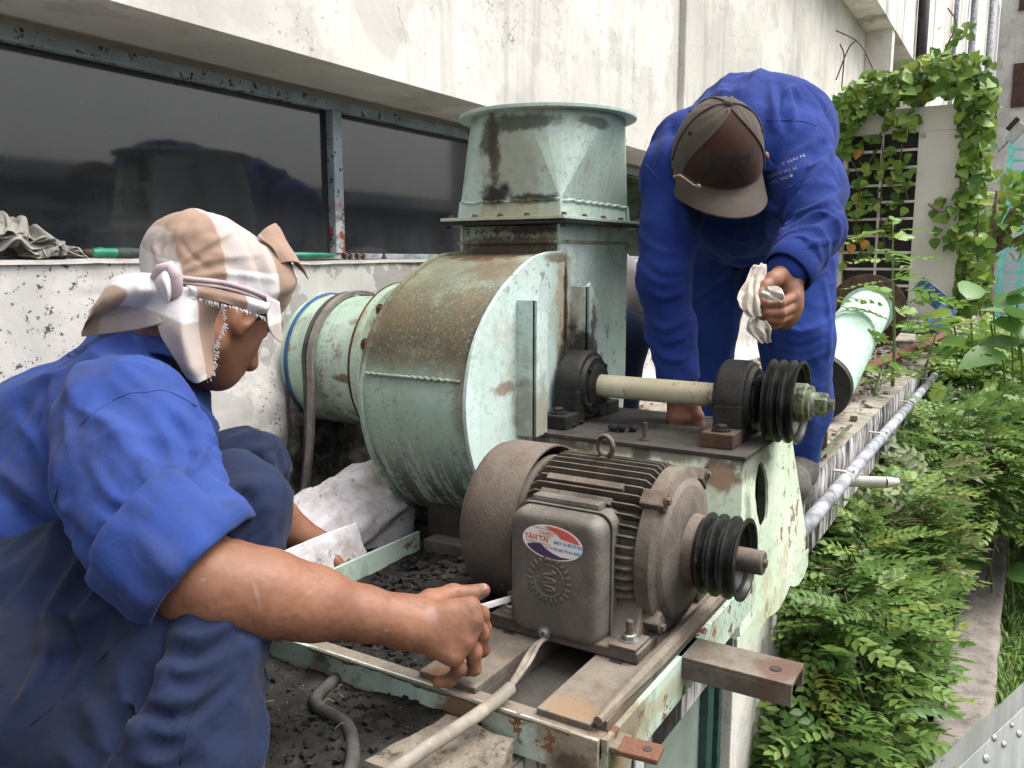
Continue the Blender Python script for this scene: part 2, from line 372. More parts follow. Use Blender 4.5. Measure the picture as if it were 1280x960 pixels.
def pulley_mat():
    m = MatB('worn_black_pulley')
    c = m.mix(m.ramp(m.noise(30, 6, 0.7), 0.4, 0.7), (0.012, 0.013, 0.013), (0.04, 0.041, 0.037))
    c = m.mix(m.math('MULTIPLY', m.ramp(m.noise(40, 5, 0.7, loc=(4, 4, 4)), 0.6, 0.72), 0.5), c, (0.11, 0.12, 0.065))
    m.color(c); m.rough(0.38); m.metal(0.45); m.bump(m.noise(150, 3), 0.15, 0.001); return m.m
MT['pulley'] = pulley_mat()
def hub_mat():
    m = MatB('chipped_green_hub')
    c = m.mix(m.ramp(m.noise(45, 7, 0.75), 0.42, 0.52), (0.028, 0.026, 0.02), (0.135, 0.16, 0.085))
    m.color(c); m.rough(0.55); m.bump(m.noise(90, 4), 0.3, 0.002); return m.m
MT['hub'] = hub_mat()
def shaft_mat():
    m = MatB('cream_shaft_paint')
    c = m.mix(m.ramp(m.noise(12, 5), 0.35, 0.7), (0.46, 0.41, 0.275), (0.56, 0.51, 0.375))
    s = m.sep(); ends = m.math('ADD', m.ramp(s[1], 0.535, 0.50), m.ramp(s[1], 0.735, 0.78))
    fl = m.ramp(m.noise(60, 8, 0.8), 0.585, 0.615)
    c = m.mix(m.math('MULTIPLY', fl, m.ramp(m.noise(7, 3), 0.42, 0.58)), c, (0.018, 0.016, 0.013))
    c = m.mix(m.math('MULTIPLY', ends, m.ramp(m.noise(30, 6, 0.7), 0.35, 0.6)), c, (0.05, 0.034, 0.02))
    m.color(c); m.rough(0.45); m.bump(fl, -0.3, 0.001); return m.m
MT['shaft'] = shaft_mat()

def plaster(name, base=(0.66, 0.635, 0.595), streak=0.5, mould=0.4, peel=0.0, soot=None, seed=0.0, sp=1.0):
    m = MatB(name); L = (seed, seed, 0)
    c = m.mix(m.ramp(m.noise(1.6, 6, 0.62, loc=L), 0.32, 0.68), tuple(q * 0.86 for q in base), tuple(min(1, q * 1.12) for q in base))
    pt = m.ramp(m.noise(2.3, 5, 0.55, loc=(5 + seed, 2, 3)), 0.53, 0.58)
    c = m.mix(m.math('MULTIPLY', pt, 0.5), c, tuple(q * .70 for q in base))
    pt2 = m.ramp(m.noise(5.5, 5, 0.68, loc=(1 + seed, 7, 3)), 0.57, 0.62)
    c = m.mix(m.math('MULTIPLY', pt2, 0.26), c, (0.30, 0.29, 0.27))
    n = m.noise(1, 7, 0.68, stretch=(9 * sp, 9 * sp, 0.55 * sp), loc=L)
    c = m.mix(m.math('MULTIPLY', m.ramp(n, 0.51, 0.68), streak), c, (0.22, 0.215, 0.205))
    n = m.noise(1, 6, 0.7, stretch=(30, 30, 3.0), loc=(2, seed, 1))
    c = m.mix(m.math('MULTIPLY', m.ramp(n, 0.56, 0.70), streak * 0.35), c, (0.24, 0.23, 0.215))
    sp_ = m.math('MULTIPLY', m.ramp(m.noise(70, 5, 0.8), 0.585, 0.63), m.ramp(m.noise(3.4, 4, 0.6, loc=(8, seed, 2)), 0.47, 0.58))
    c = m.mix(m.math('MULTIPLY', sp_, mould * 1.6), c, (0.07, 0.07, 0.066))
    dst = m.noise(3, 4, 0.6); cr = m.n.new('ShaderNodeTexVoronoi'); cr.feature = 'DISTANCE_TO_EDGE'; cr.inputs['Scale'].default_value = 2.2
    vv = m.n.new('ShaderNodeVectorMath'); vv.operation = 'ADD'; m.l.new(m.pos, vv.inputs[0])
    nz = m.n.new('ShaderNodeTexNoise'); nz.inputs['Scale'].default_value = 5; nz.inputs['Detail'].default_value = 5; m.l.new(m.pos, nz.inputs['Vector'])
    sc_ = m.n.new('ShaderNodeVectorMath'); sc_.operation = 'SCALE'; sc_.inputs['Scale'].default_value = 0.45; m.l.new(nz.outputs['Color'], sc_.inputs[0])
    m.l.new(sc_.outputs[0], vv.inputs[1]); m.l.new(vv.outputs[0], cr.inputs['Vector'])
    crack = m.math('MULTIPLY', m.ramp(cr.outputs['Distance'], 0.0055, 0.001), m.ramp(dst, 0.5, 0.62))
    c = m.mix(m.math('MULTIPLY', crack, 0.7), c, (0.16, 0.145, 0.125))
    h = None
    if peel:
        pf = m.ramp(m.noise(6, 8, 0.68, loc=(1, 6 + seed, 2)), 0.56, 0.575)
        zz = m.sep(); near = m.math('MULTIPLY', m.ramp(zz[2], 0.15, 0.5), m.ramp(zz[0], 0.9, 1.3))
        pf = m.math('MULTIPLY', pf, near)
        c = m.mix(m.math('MULTIPLY', pf, peel), c, (0.30, 0.285, 0.27)); h = pf
    if soot is not None:
        (px, py, pz), r0, r1 = soot
        d = m.n.new('ShaderNodeVectorMath'); d.operation = 'DISTANCE'; m.l.new(m.pos, d.inputs[0]); d.inputs[1].default_value = (px, py, pz)
        dd = m.math('ADD', d.outputs['Value'], m.math('MULTIPLY', m.math('SUBTRACT', m.noise(6, 7, 0.7), 0.5), 0.55))
        k = m.ramp(dd, r1, r0)
        sc2 = m.mix(m.ramp(m.noise(24, 7, 0.75), 0.4, 0.7), (0.022, 0.021, 0.020), (0.11, 0.105, 0.095))
        c = m.mix(k, c, sc2)
    m.color(c); m.rough(0.88); m.spec(0.2)
    m.bump(m.noise(60, 5, 0.6), 0.22, 0.004); m.bump(m.noise(5, 4, 0.5), 0.3, 0.02)
    if h is not None: m.bump(h, -0.6, 0.004)
    m.bump(crack, -0.4, 0.004)
    return m.m
MT['wall_up'] = plaster('stained_white_plaster', (0.60, 0.572, 0.528), 0.32, 0.3, seed=0.4)
MT['wall_low'] = plaster('flaking_white_plaster', (0.56, 0.54, 0.51), 0.16, 0.85, 0.8, soot=((1.56, 1.48, 0.10), 0.10, 0.40), seed=2.2)
MT['soffit'] = plaster('soffit_plaster', (0.70, 0.665, 0.615), 0.05, 0.15, seed=3.1)
MT['far_wall'] = plaster('far_stained_plaster', (0.72, 0.69, 0.65), 0.75, 0.2, seed=5.2, sp=0.35)
MT['fascia'] = plaster('mouldy_fascia', (0.70, 0.69, 0.69), 0.0, 0.5, seed=6.1)

def fascia_fix():
    m = MatB('black_streaked_fascia')
    c = m.mix(m.ramp(m.noise(4, 5), 0.35, 0.65), (0.46, 0.44, 0.43), (0.66, 0.63, 0.63))
    n = m.noise(1, 7, 0.72, stretch=(17, 17, 2.2))
    s = m.sep(); k = m.ramp(m.noise(1.6, 4, 0.6, loc=(4, 0, 0)), 0.32, 0.52)
    c = m.mix(m.math('MULTIPLY', m.ramp(n, 0.43, 0.55), k), c, (0.024, 0.023, 0.022))
    n = m.noise(1, 6, 0.75, stretch=(70, 70, 6))
    c = m.mix(m.math('MULTIPLY', m.ramp(n, 0.48, 0.58), 0.8), c, (0.045, 0.043, 0.04))
    m.color(c); m.rough(0.9); m.spec(0.2); m.bump(m.noise(60, 5, 0.65), 0.4, 0.004); return m.m
MT['fascia'] = fascia_fix()

def concrete(name, a, b, dark, dk=0.5, scale=4, bump=0.5, seed=0.0):
    m = MatB(name); c = m.mix(m.ramp(m.noise(scale, 7, 0.68, loc=(seed, 0, 0)), 0.32, 0.68), a, b)
    c = m.mix(m.math('MULTIPLY', m.ramp(m.noise(scale * 2.7, 7, 0.72, loc=(1, seed, 3)), 0.5, 0.66), dk), c, dark)
    c = m.mix(m.math('MULTIPLY', m.ramp(m.noise(110, 4, 0.7), 0.58, 0.68), 0.5), c, tuple(q * 0.5 for q in a))
    m.color(c); m.rough(0.92); m.spec(0.2); m.bump(m.noise(90, 5, 0.7), bump, 0.004); m.bump(m.noise(12, 4, 0.6), bump, 0.012); return m.m
MT['ledge'] = concrete('weathered_ledge', (0.20, 0.175, 0.145), (0.33, 0.295, 0.25), (0.055, 0.048, 0.04), 0.85)
MT['low_wall'] = concrete('grey_concrete_cap', (0.155, 0.135, 0.12), (0.235, 0.21, 0.185), (0.07, 0.06, 0.052), 0.6, 7)
MT['stone'] = concrete('broken_concrete', (0.12, 0.10, 0.08), (0.23, 0.195, 0.155), (0.05, 0.042, 0.034), 0.9, 13, 1.0)
MT['soil'] = concrete('black_soil', (0.012, 0.011, 0.010), (0.034, 0.031, 0.028), (0.065, 0.056, 0.047), 0.55, 11, 1.0)
MT['clod'] = concrete('soot_clods', (0.010, 0.010, 0.010), (0.028, 0.027, 0.026), (0.05, 0.045, 0.04), 0.4, 20, 0.9)
MT['ground'] = concrete('damp_ground', (0.035, 0.03, 0.022), (0.07, 0.06, 0.042), (0.02, 0.024, 0.012), 0.5, 3)
MT['coal'] = concrete('soot_lump', (0.012, 0.012, 0.013), (0.035, 0.034, 0.034), (0.008, 0.008, 0.008), 0.4, 30)

def frame_paint():
    m = MatB('blue_grey_frame_paint')
    c = m.mix(m.ramp(m.noise(12, 5), 0.35, 0.65), (0.22, 0.275, 0.31), (0.33, 0.385, 0.42))
    c = m.mix(m.ramp(m.noise(48, 6, 0.75), 0.575, 0.595), c, (0.02, 0.018, 0.015))
    s = m.sep(); low = m.ramp(s[2], 0.80, 0.66)
    c = m.mix(m.math('MULTIPLY', m.ramp(m.noise(26, 7, 0.72, loc=(3, 3, 0)), 0.5, 0.53), low), c, (0.27, 0.055, 0.035))
    c = m.mix(m.math('MULTIPLY', m.ramp(m.noise(22, 7, 0.7, loc=(7, 3, 0)), 0.55, 0.58), low), c, (0.52, 0.51, 0.52))
    m.color(c); m.rough(0.6); m.bump(m.noise(60, 5), 0.3, 0.002); return m.m
MT['win_frame'] = frame_paint()
MT['rail_paint'] = simple('pale_rail_paint', (0.30, 0.34, 0.36), 0.65, 0, 0.35, 30, 0.3)
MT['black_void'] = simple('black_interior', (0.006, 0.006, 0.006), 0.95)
def glass():
    m = MatB('dark_dusty_glass')
    c = m.mix(m.ramp(m.noise(1, 6, 0.65, stretch=(6, 6, 2)), 0.4, 0.75), (0.014, 0.016, 0.018), (0.026, 0.028, 0.031))
    s = m.sep(); dust = m.math('MULTIPLY', m.ramp(s[2], 0.76, 0.62), m.ramp(m.noise(5, 5, 0.6), 0.3, 0.8))
    c = m.mix(m.math('MULTIPLY', dust, 0.55), c, (0.10, 0.105, 0.11))
    c = m.mix(m.math('MULTIPLY', m.ramp(m.noise(1, 4, .7, stretch=(3, 3, 14), loc=(3, 0, 2)), .5, .72), .35), c, (0.05, 0.052, 0.055))
    c = m.mix(m.ramp(m.noise(120, 3, 0.6, loc=(2, 2, 2)), 0.735, 0.75), c, (0.4, 0.4, 0.4))
    m.color(c); m.rough(0.05); m.spec(0.7); return m.m
MT['glass'] = glass()
MT['glass_low'] = simple('dusty_pale_glass', (0.24, 0.28, 0.25), 0.25, 0, 0.2, 6)
MT['green_frame'] = simple('dark_green_frame', (0.02, 0.055, 0.045), 0.5, 0, 0.4, 30)
MT['sill'] = concrete('dusty_sill', (0.34, 0.315, 0.29), (0.47, 0.44, 0.41), (0.16, 0.14, 0.125), 0.4, 8)
MT['pipe_grey'] = simple('weathered_grey_pipe', (0.25, 0.262, 0.285), 0.7, 0.0, 0.5, 22, 0.3, 80)
MT['pvc'] = simple('pvc_stub', (0.5, 0.47, 0.43), 0.5, 0, 0.15, 12)
MT['alu'] = None
def alu():
    m = MatB('scuffed_aluminium')
    c = m.mix(m.ramp(m.noise(1, 6, 0.7, stretch=(5, 90, 5)), 0.35, 0.7), (0.33, 0.345, 0.33), (0.46, 0.475, 0.46))
    c = m.mix(m.ramp(m.noise(40, 6, 0.7), 0.66, 0.69), c, (0.06, 0.10, 0.12))
    m.color(c); m.rough(0.5); m.metal(0.55); m.bump(m.noise(120, 4), 0.15, 0.001); return m.m
MT['alu'] = alu()
MT['cabinet'] = simple('beige_cabinet_paint', (0.60, 0.57, 0.52), 0.45, 0, 0.06, 3, 0.05)
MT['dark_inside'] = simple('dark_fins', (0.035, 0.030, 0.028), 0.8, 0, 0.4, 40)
MT['teal'] = simple('teal_paint', (0.17, 0.52, 0.47), 0.5, 0, 0.2, 8)
MT['far_panel'] = simple('pale_blue_panel', (0.42, 0.48, 0.55), 0.6, 0, 0.1, 1)
MT['blue_steel'] = simple('blue_steel', (0.025, 0.075, 0.19), 0.55, 0, 0.4, 18)
MT['rubber'] = simple('dusty_rubber', (0.055, 0.052, 0.048), 0.75, 0, 0.5, 25, 0.2)
MT['cable'] = simple('dusty_cable', (0.225, 0.195, 0.16), 0.75, 0, 0.3, 30, 0.2)
MT['belt'] = simple('dusty_vbelt', (0.20, 0.18, 0.16), 0.85, 0, 0.3, 25, 0.3)
MT['chrome'] = simple('bright_steel', (0.78, 0.78, 0.77), 0.35, 0.4, 0.05, 20)
MT['green_plastic'] = simple('green_handle', (0.015, 0.17, 0.10), 0.4, 0, 0.3, 30)
MT['grip'] = simple('dark_grip', (0.03, 0.045, 0.036), 0.7, 0, 0.4, 60)
MT['yellow'] = simple('yellow_plastic', (0.60, 0.36, 0.05), 0.5, 0, 0.2, 30)
def woven():
    m = MatB('white_woven_sack')
    wv = m.n.new('ShaderNodeTexWave'); wv.inputs['Scale'].default_value = 120; wv.bands_direction = 'DIAGONAL'; m.l.new(m.pos, wv.inputs['Vector'])
    c = m.mix(m.ramp(m.noise(14, 7, 0.7), 0.4, 0.72), (0.66, 0.63, 0.66), (0.42, 0.36, 0.33))
    c = m.mix(m.math('MULTIPLY', m.ramp(m.noise(50, 6, 0.75), 0.58, 0.66), 0.6), c, (0.12, 0.10, 0.09))
    m.color(c); m.rough(0.6); m.bump(wv.outputs['Fac'], 0.15, 0.001); m.bump(m.noise(16, 5, 0.6), 0.5, 0.012); return m.m
MT['sack'] = woven()

def cloth(name, c, var=0.18, dirt=0.25, dirtc=(0.05, 0.045, 0.045), fade=(0.1, 0.16, 0.5), fadek=0.2, wr=0.35, seed=0):
    m = MatB(name); L = (seed, seed, 0)
    k = m.mix(m.ramp(m.noise(5, 5, 0.6, loc=L), 0.32, 0.7), tuple(q * (1 - var) for q in c), tuple(q * (1 + var) for q in c))
    k = m.mix(m.math('MULTIPLY', m.ramp(m.noise(9, 6, 0.65, loc=(L[0] + 4, 1, 2)), 0.45, 0.75), fadek), k, fade)
    k = m.mix(m.math('MULTIPLY', m.ramp(m.noise(7, 6, 0.7, loc=(L[0] + 2, 5, 1)), 0.5, 0.68), dirt), k, dirtc)
    wv = m.noise(900, 2, 0.5)
    k = m.mix(m.math('MULTIPLY', m.ramp(wv, 0.35, 0.65), 0.16), k, tuple(min(1, q * 1.6 + 0.01) for q in c))
    m.color(k); m.rough(0.9); m.spec(0.15)
    m.b.inputs['Sheen Weight'].default_value = 0.05; m.b.inputs['Sheen Roughness'].default_value = 0.5
    m.bump(wv, 0.12, 0.0006); m.bump(m.noise(38, 4, 0.55, dist=0.6, loc=L), wr, 0.004)
    return m.m
MT['shirt_a'] = cloth('blue_work_cotton', (0.020, 0.043, 0.175), dirt=0.5, dirtc=(0.032, 0.036, 0.06), fade=(0.042, 0.072, 0.225), fadek=0.4, seed=1)
MT['trouser_a'] = cloth('navy_dirty_trousers', (0.009, 0.015, 0.040), dirt=0.45, dirtc=(0.034, 0.032, 0.034), fade=(0.016, 0.028, 0.078), fadek=0.5, seed=2)
MT['shirt_b'] = cloth('deep_blue_cotton', (0.010, 0.026, 0.150), dirt=0.15, dirtc=(.01,.016,.06), fade=(0.02, 0.048, 0.25), fadek=0.35, seed=3)
MT['trouser_b'] = cloth('blue_trousers', (0.013, 0.033, 0.17), dirt=0.2, dirtc=(.012,.018,.06), fade=(0.022, 0.06, 0.26), fadek=0.35, seed=4)
MT['seam_dark'] = simple('dark_seam_thread', (0.006, 0.010, 0.03), 0.9)
MT['seam'] = simple('seam_thread', (0.018, 0.038, 0.16), 0.9)
MT['grey_shirt'] = cloth('grey_shirt', (0.17, 0.15, 0.15), seed=5, fade=(0.2, 0.19, 0.19))
MT['dark_trouser'] = cloth('dark_navy', (0.008, 0.012, 0.035), seed=6, fade=(0.01, 0.015, 0.05))
MT['rag'] = cloth('dirty_white_rag', (0.46, 0.42, 0.37), 0.15, 0.7, (0.17, 0.14, 0.11), fade=(0.55, 0.52, 0.47), fadek=0.5, seed=7)
MT['rag_grey'] = cloth('greyish_rag', (0.30, 0.285, 0.25), 0.25, 0.7, (0.11, 0.115, 0.12), fade=(0.30, 0.285, 0.25), fadek=0.4, seed=8)
MT['cap'] = cloth('faded_brown_cap', (0.062, 0.050, 0.041), 0.2, 0.3, (0.035, 0.03, 0.028), fade=(0.10, 0.083, 0.07), fadek=0.6, wr=0.2, seed=9)
MT['cap_front'] = cloth('rust_brown_cap_mesh', (0.036, 0.017, 0.011), 0.35, 0.4, (0.013, 0.010, 0.009), fade=(0.07, 0.034, 0.021), fadek=0.5, wr=0.2, seed=10)
MT['cap_logo'] = simple('black_embroidery', (0.008, 0.008, 0.009), 0.8)
MT['boot'] = simple('grey_worn_boot', (0.075, 0.068, 0.062), 0.8, 0, 0.4, 30, 0.3)

def skin(name, a, b, seed=0):
    m = MatB(name); c = m.mix(m.ramp(m.noise(16, 5, 0.6, loc=(seed, 0, 0)), 0.3, 0.7), a, b)
    c = m.mix(m.math('MULTIPLY', m.ramp(m.noise(24, 7, 0.72, loc=(2, seed, 1)), 0.56, 0.7), 0.45), c, tuple(q * 0.42 for q in a))
    c = m.mix(m.math('MULTIPLY', m.ramp(m.noise(30, 6, 0.7, loc=(6, seed, 5)), 0.66, 0.72), 0.35), c, (0.42, 0.35, 0.32))
    c = m.stains(c, [(at(600, 800, D=1.09), (.022, .022, .03), (.075, .045, .032), .6), (at(575, 838, D=1.06), (.03, .03, .02), (.07, .042, .03), .6), (at(592, 778, D=1.05), (.010, .012, .010), (.05, .035, .03), .7), (at(540, 770, D=1.03), (.016, .016, .012), (.28, .20, .18), .3), (at(515, 783, D=1.03), (.014, .014, .010), (.28, .20, .18), .3), (at(326, 742, D=.92), (.003, .018, .020), (.33, .22, .19), .3), (at(225, 748, D=.93), (.03, .03, .02), (.12, .06, .04), .5), (at(604, 740, D=1.12), (.012, .012, .01), (.12, .075, .06), .6)])
    m.color(c); m.rough(0.55); m.spec(0.35)
    m.bump(m.voro(520, 'F1'), 0.16, 0.0006); m.bump(m.noise(1, 3, .6, stretch=(60, 160, 60)), 0.16, 0.0018); return m.m
MT['skin'] = skin('tanned_skin', (0.175, 0.078, 0.046), (0.25, 0.114, 0.067))
MT['skin_dark'] = skin('shaded_tan_skin', (0.22, 0.095, 0.055), (0.30, 0.135, 0.08), 3)
MT['nail'] = simple('nail', (0.33, 0.19, 0.13), 0.4)
MT['hair'] = simple('black_hair', (0.008, 0.007, 0.007), 0.6, 0, 0.3, 90, 0.5, 200)

def scarf():
    """plaid headcloth: broad beige and off-white checks, thin lilac lines"""
    m = MatB('plaid_headcloth')
    uv = m.n.new('ShaderNodeAttribute'); uv.attribute_name = 'weave'
    s = m.sep(uv.outputs['Vector'])
    def band(q, period, lo, hi):
        f = m.math('FRACT', m.math('MULTIPLY', q, 1.0 / period))
        return m.math('MULTIPLY', m.ramp(f, lo - 0.015, lo + 0.015), m.ramp(f, hi + 0.015, hi - 0.015))
    bx = band(s[0], 0.115, 0.08, 0.50); by = band(s[1], 0.125, 0.05, 0.55)
    c = m.mix(m.ramp(m.noise(12, 4), 0.3, 0.7), (0.50, 0.48, 0.48), (0.60, 0.58, 0.575))
    c = m.mix(m.math('MULTIPLY', bx, 0.92), c, (0.27, 0.172, 0.12))
    c = m.mix(m.math('MULTIPLY', by, 0.58), c, (0.24, 0.16, 0.118))
    lx = band(s[0], 0.115, 0.62, 0.72); c = m.mix(m.math('MULTIPLY', lx, 0.45), c, (0.36, 0.31, 0.36))
    c = m.mix(m.math('MULTIPLY', m.ramp(m.noise(8, 6, 0.7), 0.55, 0.8), 0.3), c, (0.28, 0.24, 0.23))
    m.color(c); m.rough(0.92); m.spec(0.15); m.b.inputs['Sheen Weight'].default_value = 0.15
    m.bump(m.noise(800, 2), 0.15, 0.0006); m.bump(m.noise(45, 4, 0.55, dist=0.5), 0.35, 0.003); return m.m
MT['scarf'] = scarf()
MT['scarf_band'] = simple('lilac_cord', (0.40, 0.31, 0.33), 0.9, 0, 0.15, 40)
MT['fringe'] = simple('white_fringe', (0.54, 0.51, 0.50), 0.9)
MT['lawn'] = concrete('grassy_ground', (0.05, 0.06, 0.022), (0.09, 0.115, 0.04), (0.03, 0.028, 0.015), 0.5, 9)

def leafmat(name, a, b, yel=(0.28, 0.27, 0.05), yk=0.12, back=1.35, rough=0.45):
    m = MatB(name); oi = m.n.new('ShaderNodeAttribute'); oi.attribute_name = 'tint'
    ob = m.n.new('ShaderNodeObjectInfo')
    t = m.math('FRACT', m.math('ADD', oi.outputs['Fac'], ob.outputs['Random']))
    c = m.mix(t, a, b)
    c = m.mix(m.math('MULTIPLY', m.ramp(t, 0.88, 0.97), yk * 4), c, yel)
    bf = m.geo.outputs['Backfacing']
    c = m.mix(m.math('MULTIPLY', bf, 0.5), c, tuple(min(1, (p + q) / 2 * back + 0.02) for p, q in zip(a, b)))
    m.color(c); m.rough(rough); m.spec(0.35)
    tr = m.n.new('ShaderNodeBsdfTranslucent'); m.l.new(c, tr.inputs['Color'])
    mx = m.n.new('ShaderNodeMixShader'); mx.inputs[0].default_value = 0.28
    m.l.new(m.b.outputs[0], mx.inputs[1]); m.l.new(tr.outputs[0], mx.inputs[2])
    m.l.new(mx.outputs[0], m.n['Material Output'].inputs['Surface']); return m.m
MT['leaf'] = leafmat('pinnate_leaf', (0.07, 0.15, 0.035), (0.21, 0.31, 0.08))
MT['leaf_light'] = leafmat('young_leaf', (0.13, 0.25, 0.045), (0.22, 0.33, 0.075), yk=0.2)
MT['leaf_olive'] = leafmat('olive_leaf', (0.10, 0.135, 0.05), (0.19, 0.20, 0.08), yk=0.3)
MT['leaf_vine'] = leafmat('vine_leaf', (0.05, 0.12, 0.02), (0.23, 0.35, 0.06), (0.42, 0.25, 0.03), 0.06)
MT['leaf_broad'] = leafmat('broad_leaf', (0.06, 0.145, 0.04), (0.14, 0.26, 0.06), yk=0.1, rough=0.38)
MT['grass'] = leafmat('grass_blade', (0.075, 0.15, 0.03), (0.16, 0.25, 0.06), yk=0.2)
MT['stem'] = simple('brown_stem', (0.10, 0.075, 0.045), 0.8)
MT['stem_green'] = simple('green_stem', (0.11, 0.15, 0.05), 0.6)
MT['bark'] = simple('pale_bark', (0.22, 0.165, 0.115), 0.9, 0, 0.4, 20, 0.5, 40)
MT['dead_leaf'] = simple('orange_dead_leaf', (0.45, 0.20, 0.04), 0.6, 0, 0.3, 10)
def lit(name, c): return simple(name, c, 0.5, 0, 0.03, 5)
MT['st_white'] = lit('sticker_white', (0.72, 0.69, 0.65)); MT['st_red'] = lit('sticker_red', (0.55, 0.10, 0.08))
MT['st_purple'] = lit('sticker_purple', (0.055, 0.03, 0.10)); MT['st_blue'] = lit('sticker_blue', (0.06, 0.26, 0.55))
MT['st_black'] = lit('sticker_black', (0.05, 0.04, 0.05)); MT['st_orange'] = lit('sticker_orange', (0.62, 0.20, 0.06)); MT['st_green'] = lit('sticker_green', (0.10, 0.28, 0.18))
MT['thread_white'] = lit('pale_thread', (0.20, 0.22, 0.36))
# ================================================================== setting
def grid_mesh(nx, ny, fn):
    """fn(U,V)->(n,3) points for U,V in 0..1"""
    u, v = np.meshgrid(np.linspace(0, 1, nx), np.linspace(0, 1, ny), indexing='ij')
    P = fn(u.ravel(), v.ravel()); idx = np.arange(nx * ny).reshape(nx, ny)
    q = np.stack([idx[:-1, :-1], idx[1:, :-1], idx[1:, 1:], idx[:-1, 1:]], -1).reshape(-1, 4)
    return P, q

WY, WL, GY, SOF = 1.35, 1.48, 1.60, 1.03      # upper wall face, lower wall face, glass plane, soffit height
# ground far below, reaching the horizon
P, q = grid_mesh(60, 60, lambda u, v: np.stack([-150 + 400 * u, -200 + 400 * v, -2.1 + 0 * u], 1))
tag(mesh_obj('ground', P, q, MT['ground']), kind='structure')

# raised lawn behind the low wall
def lawn(u, v):
    Q = np.stack([1.0 + 16 * u, -6 + 6.02 * v, 0 * u], 1); Q[:, 2] = -1.06 + 0.03 * fbm(Q, 2.0, 3, 4); return Q
P, q = grid_mesh(70, 40, lawn)
tag(mesh_obj('lawn', P, q, MT['lawn']), kind='structure')

# concrete ledge
def ledge_top(u, v):
    Q = np.stack([-0.9 + 13.4 * u, 0.49 + 1.2 * v, 0 * u], 1)
    Q[:, 2] = 0.004 * fbm(Q, 5, 4, 2) - 0.004
    e = (v == 0); Q[e, 1] += 0.004 * fbm(Q[e] * V(1, 0, 1), 9, 3, 8); Q[e, 2] -= 0.004; return Q
P, q = grid_mesh(300, 24, ledge_top)
LEDGE = mesh_obj('ledge', P, q, MT['ledge']); tag(LEDGE, kind='structure')
def fascia(u, v):
    Q = np.stack([-0.9 + 13.4 * u, 0.49 + 0 * u, -0.008 - 0.232 * v], 1)
    Q[:, 1] += 0.004 * fbm(Q, 6, 4, 3); e = v < 0.01; Q[e, 1] += 0.004; return Q
P, q = grid_mesh(300, 8, fascia); mesh_obj('ledge_fascia', P, q, MT['fascia'], LEDGE)
MB().box((-0.9, 0.50, -0.245), (12.5, 1.7, -0.23)).build('ledge_underside', MT['soffit'], LEDGE)

# black soot and soil lying on the ledge
def soil_h(X, Y):
    Q = np.stack([X, Y, 0 * X], 1)
    m_ = np.clip((1.95 - X) / 0.3, 0, 1) * np.clip((Y - 0.50) / 0.05, 0, 1)
    h = 0.012 + 0.016 * fbm(Q, 4, 4, 5) + 0.006 * fbm(Q, 24, 3, 6)
    h = h + 0.035 * np.exp(-(((X - 1.15) / .22) ** 2 + ((Y - 0.78) / .14) ** 2)) * (1 + .5 * fbm(Q, 16, 2, 3))
    h = h + 0.05 * np.clip((Y - 1.36) / 0.12, 0, 1)
    return np.maximum(h, 0.0) * m_ + 0.001 * m_ - 0.012 * (1 - m_)
def soil(u, v):
    X = -0.6 + 2.6 * u; Y = 0.492 + 0.995 * v
    return np.stack([X, Y, soil_h(X, Y)], 1)
P, q = grid_mesh(260, 110, soil)
tag(mesh_obj('soil', P, q, MT['soil']), kind='stuff', label='black soot and soil covering the ledge around the frame')
def clods(name, boxes, mat, label, seed, hfun):
    rg = np.random.default_rng(seed); vs_, fs_ = [], []
    for (x0, x1, y0, y1, n, s0, s1) in boxes:
        for i in range(n):
            x, y = rg.uniform(x0, x1), rg.uniform(y0, y1); s = s0 + (s1 - s0) * rg.random() ** 2.5
            z = float(hfun(np.array([x]), np.array([y]))[0]) + s * 0.25
            d = rg.normal(size=(8, 3)); d /= np.linalg.norm(d, axis=1)[:, None]
            cb = np.array([(a, b, c) for a in (-1, 1) for b in (-1, 1) for c in (-1, 1)], float) * 0.6
            p = (cb + 0.5 * d) * s * V(1, 1, 0.7); b = len(vs_)
            vs_.extend(p + V(x, y, z)); fs_.extend([tuple(b + k for k in f) for f in ((0, 1, 3, 2), (4, 6, 7, 5), (0, 4, 5, 1), (2, 3, 7, 6), (0, 2, 6, 4), (1, 5, 7, 3))])
    return tag(mesh_obj(name, vs_, fs_, mat, smooth=False), kind='stuff', label=label)
clods('clods', [(0.85, 1.35, 0.60, 1.0, 1500, .002, .011), (0.2, 0.83, 0.52, 1.2, 2200, .0015, .007), (1.3, 1.9, 1.1, 1.45, 300, .003, .012)], MT['clod'],
      'crumbs of black soot scattered over the soil', 11, soil_h)
clods('gravel_specks', [(0.3, 1.3, 0.52, 1.0, 320, .0010, .0026)], MT['stone'], 'pale grit specks sprinkled on the black soil', 12, soil_h)
# dead grass stalks on the soil
tw = MB(); rg = np.random.default_rng(4)
for i in range(46):
    x, y = rg.uniform(0.3, 0.82), rg.uniform(0.52, 1.0); a = rg.uniform(0, 6.28); l = rg.uniform(.008, .026)
    z = float(soil_h(np.array([x]), np.array([y]))[0]) + .003
    tw.tube([(x, y, z), (x + l * math.cos(a) * .5, y + l * math.sin(a) * .5, z + rg.uniform(0, .008)), (x + l * math.cos(a), y + l * math.sin(a), z + .002)], 0.0006, 4)
tag(tw.build('dry_stalks', MT['bark']), kind='stuff', label='dry grass stalks strewn over the black soil')

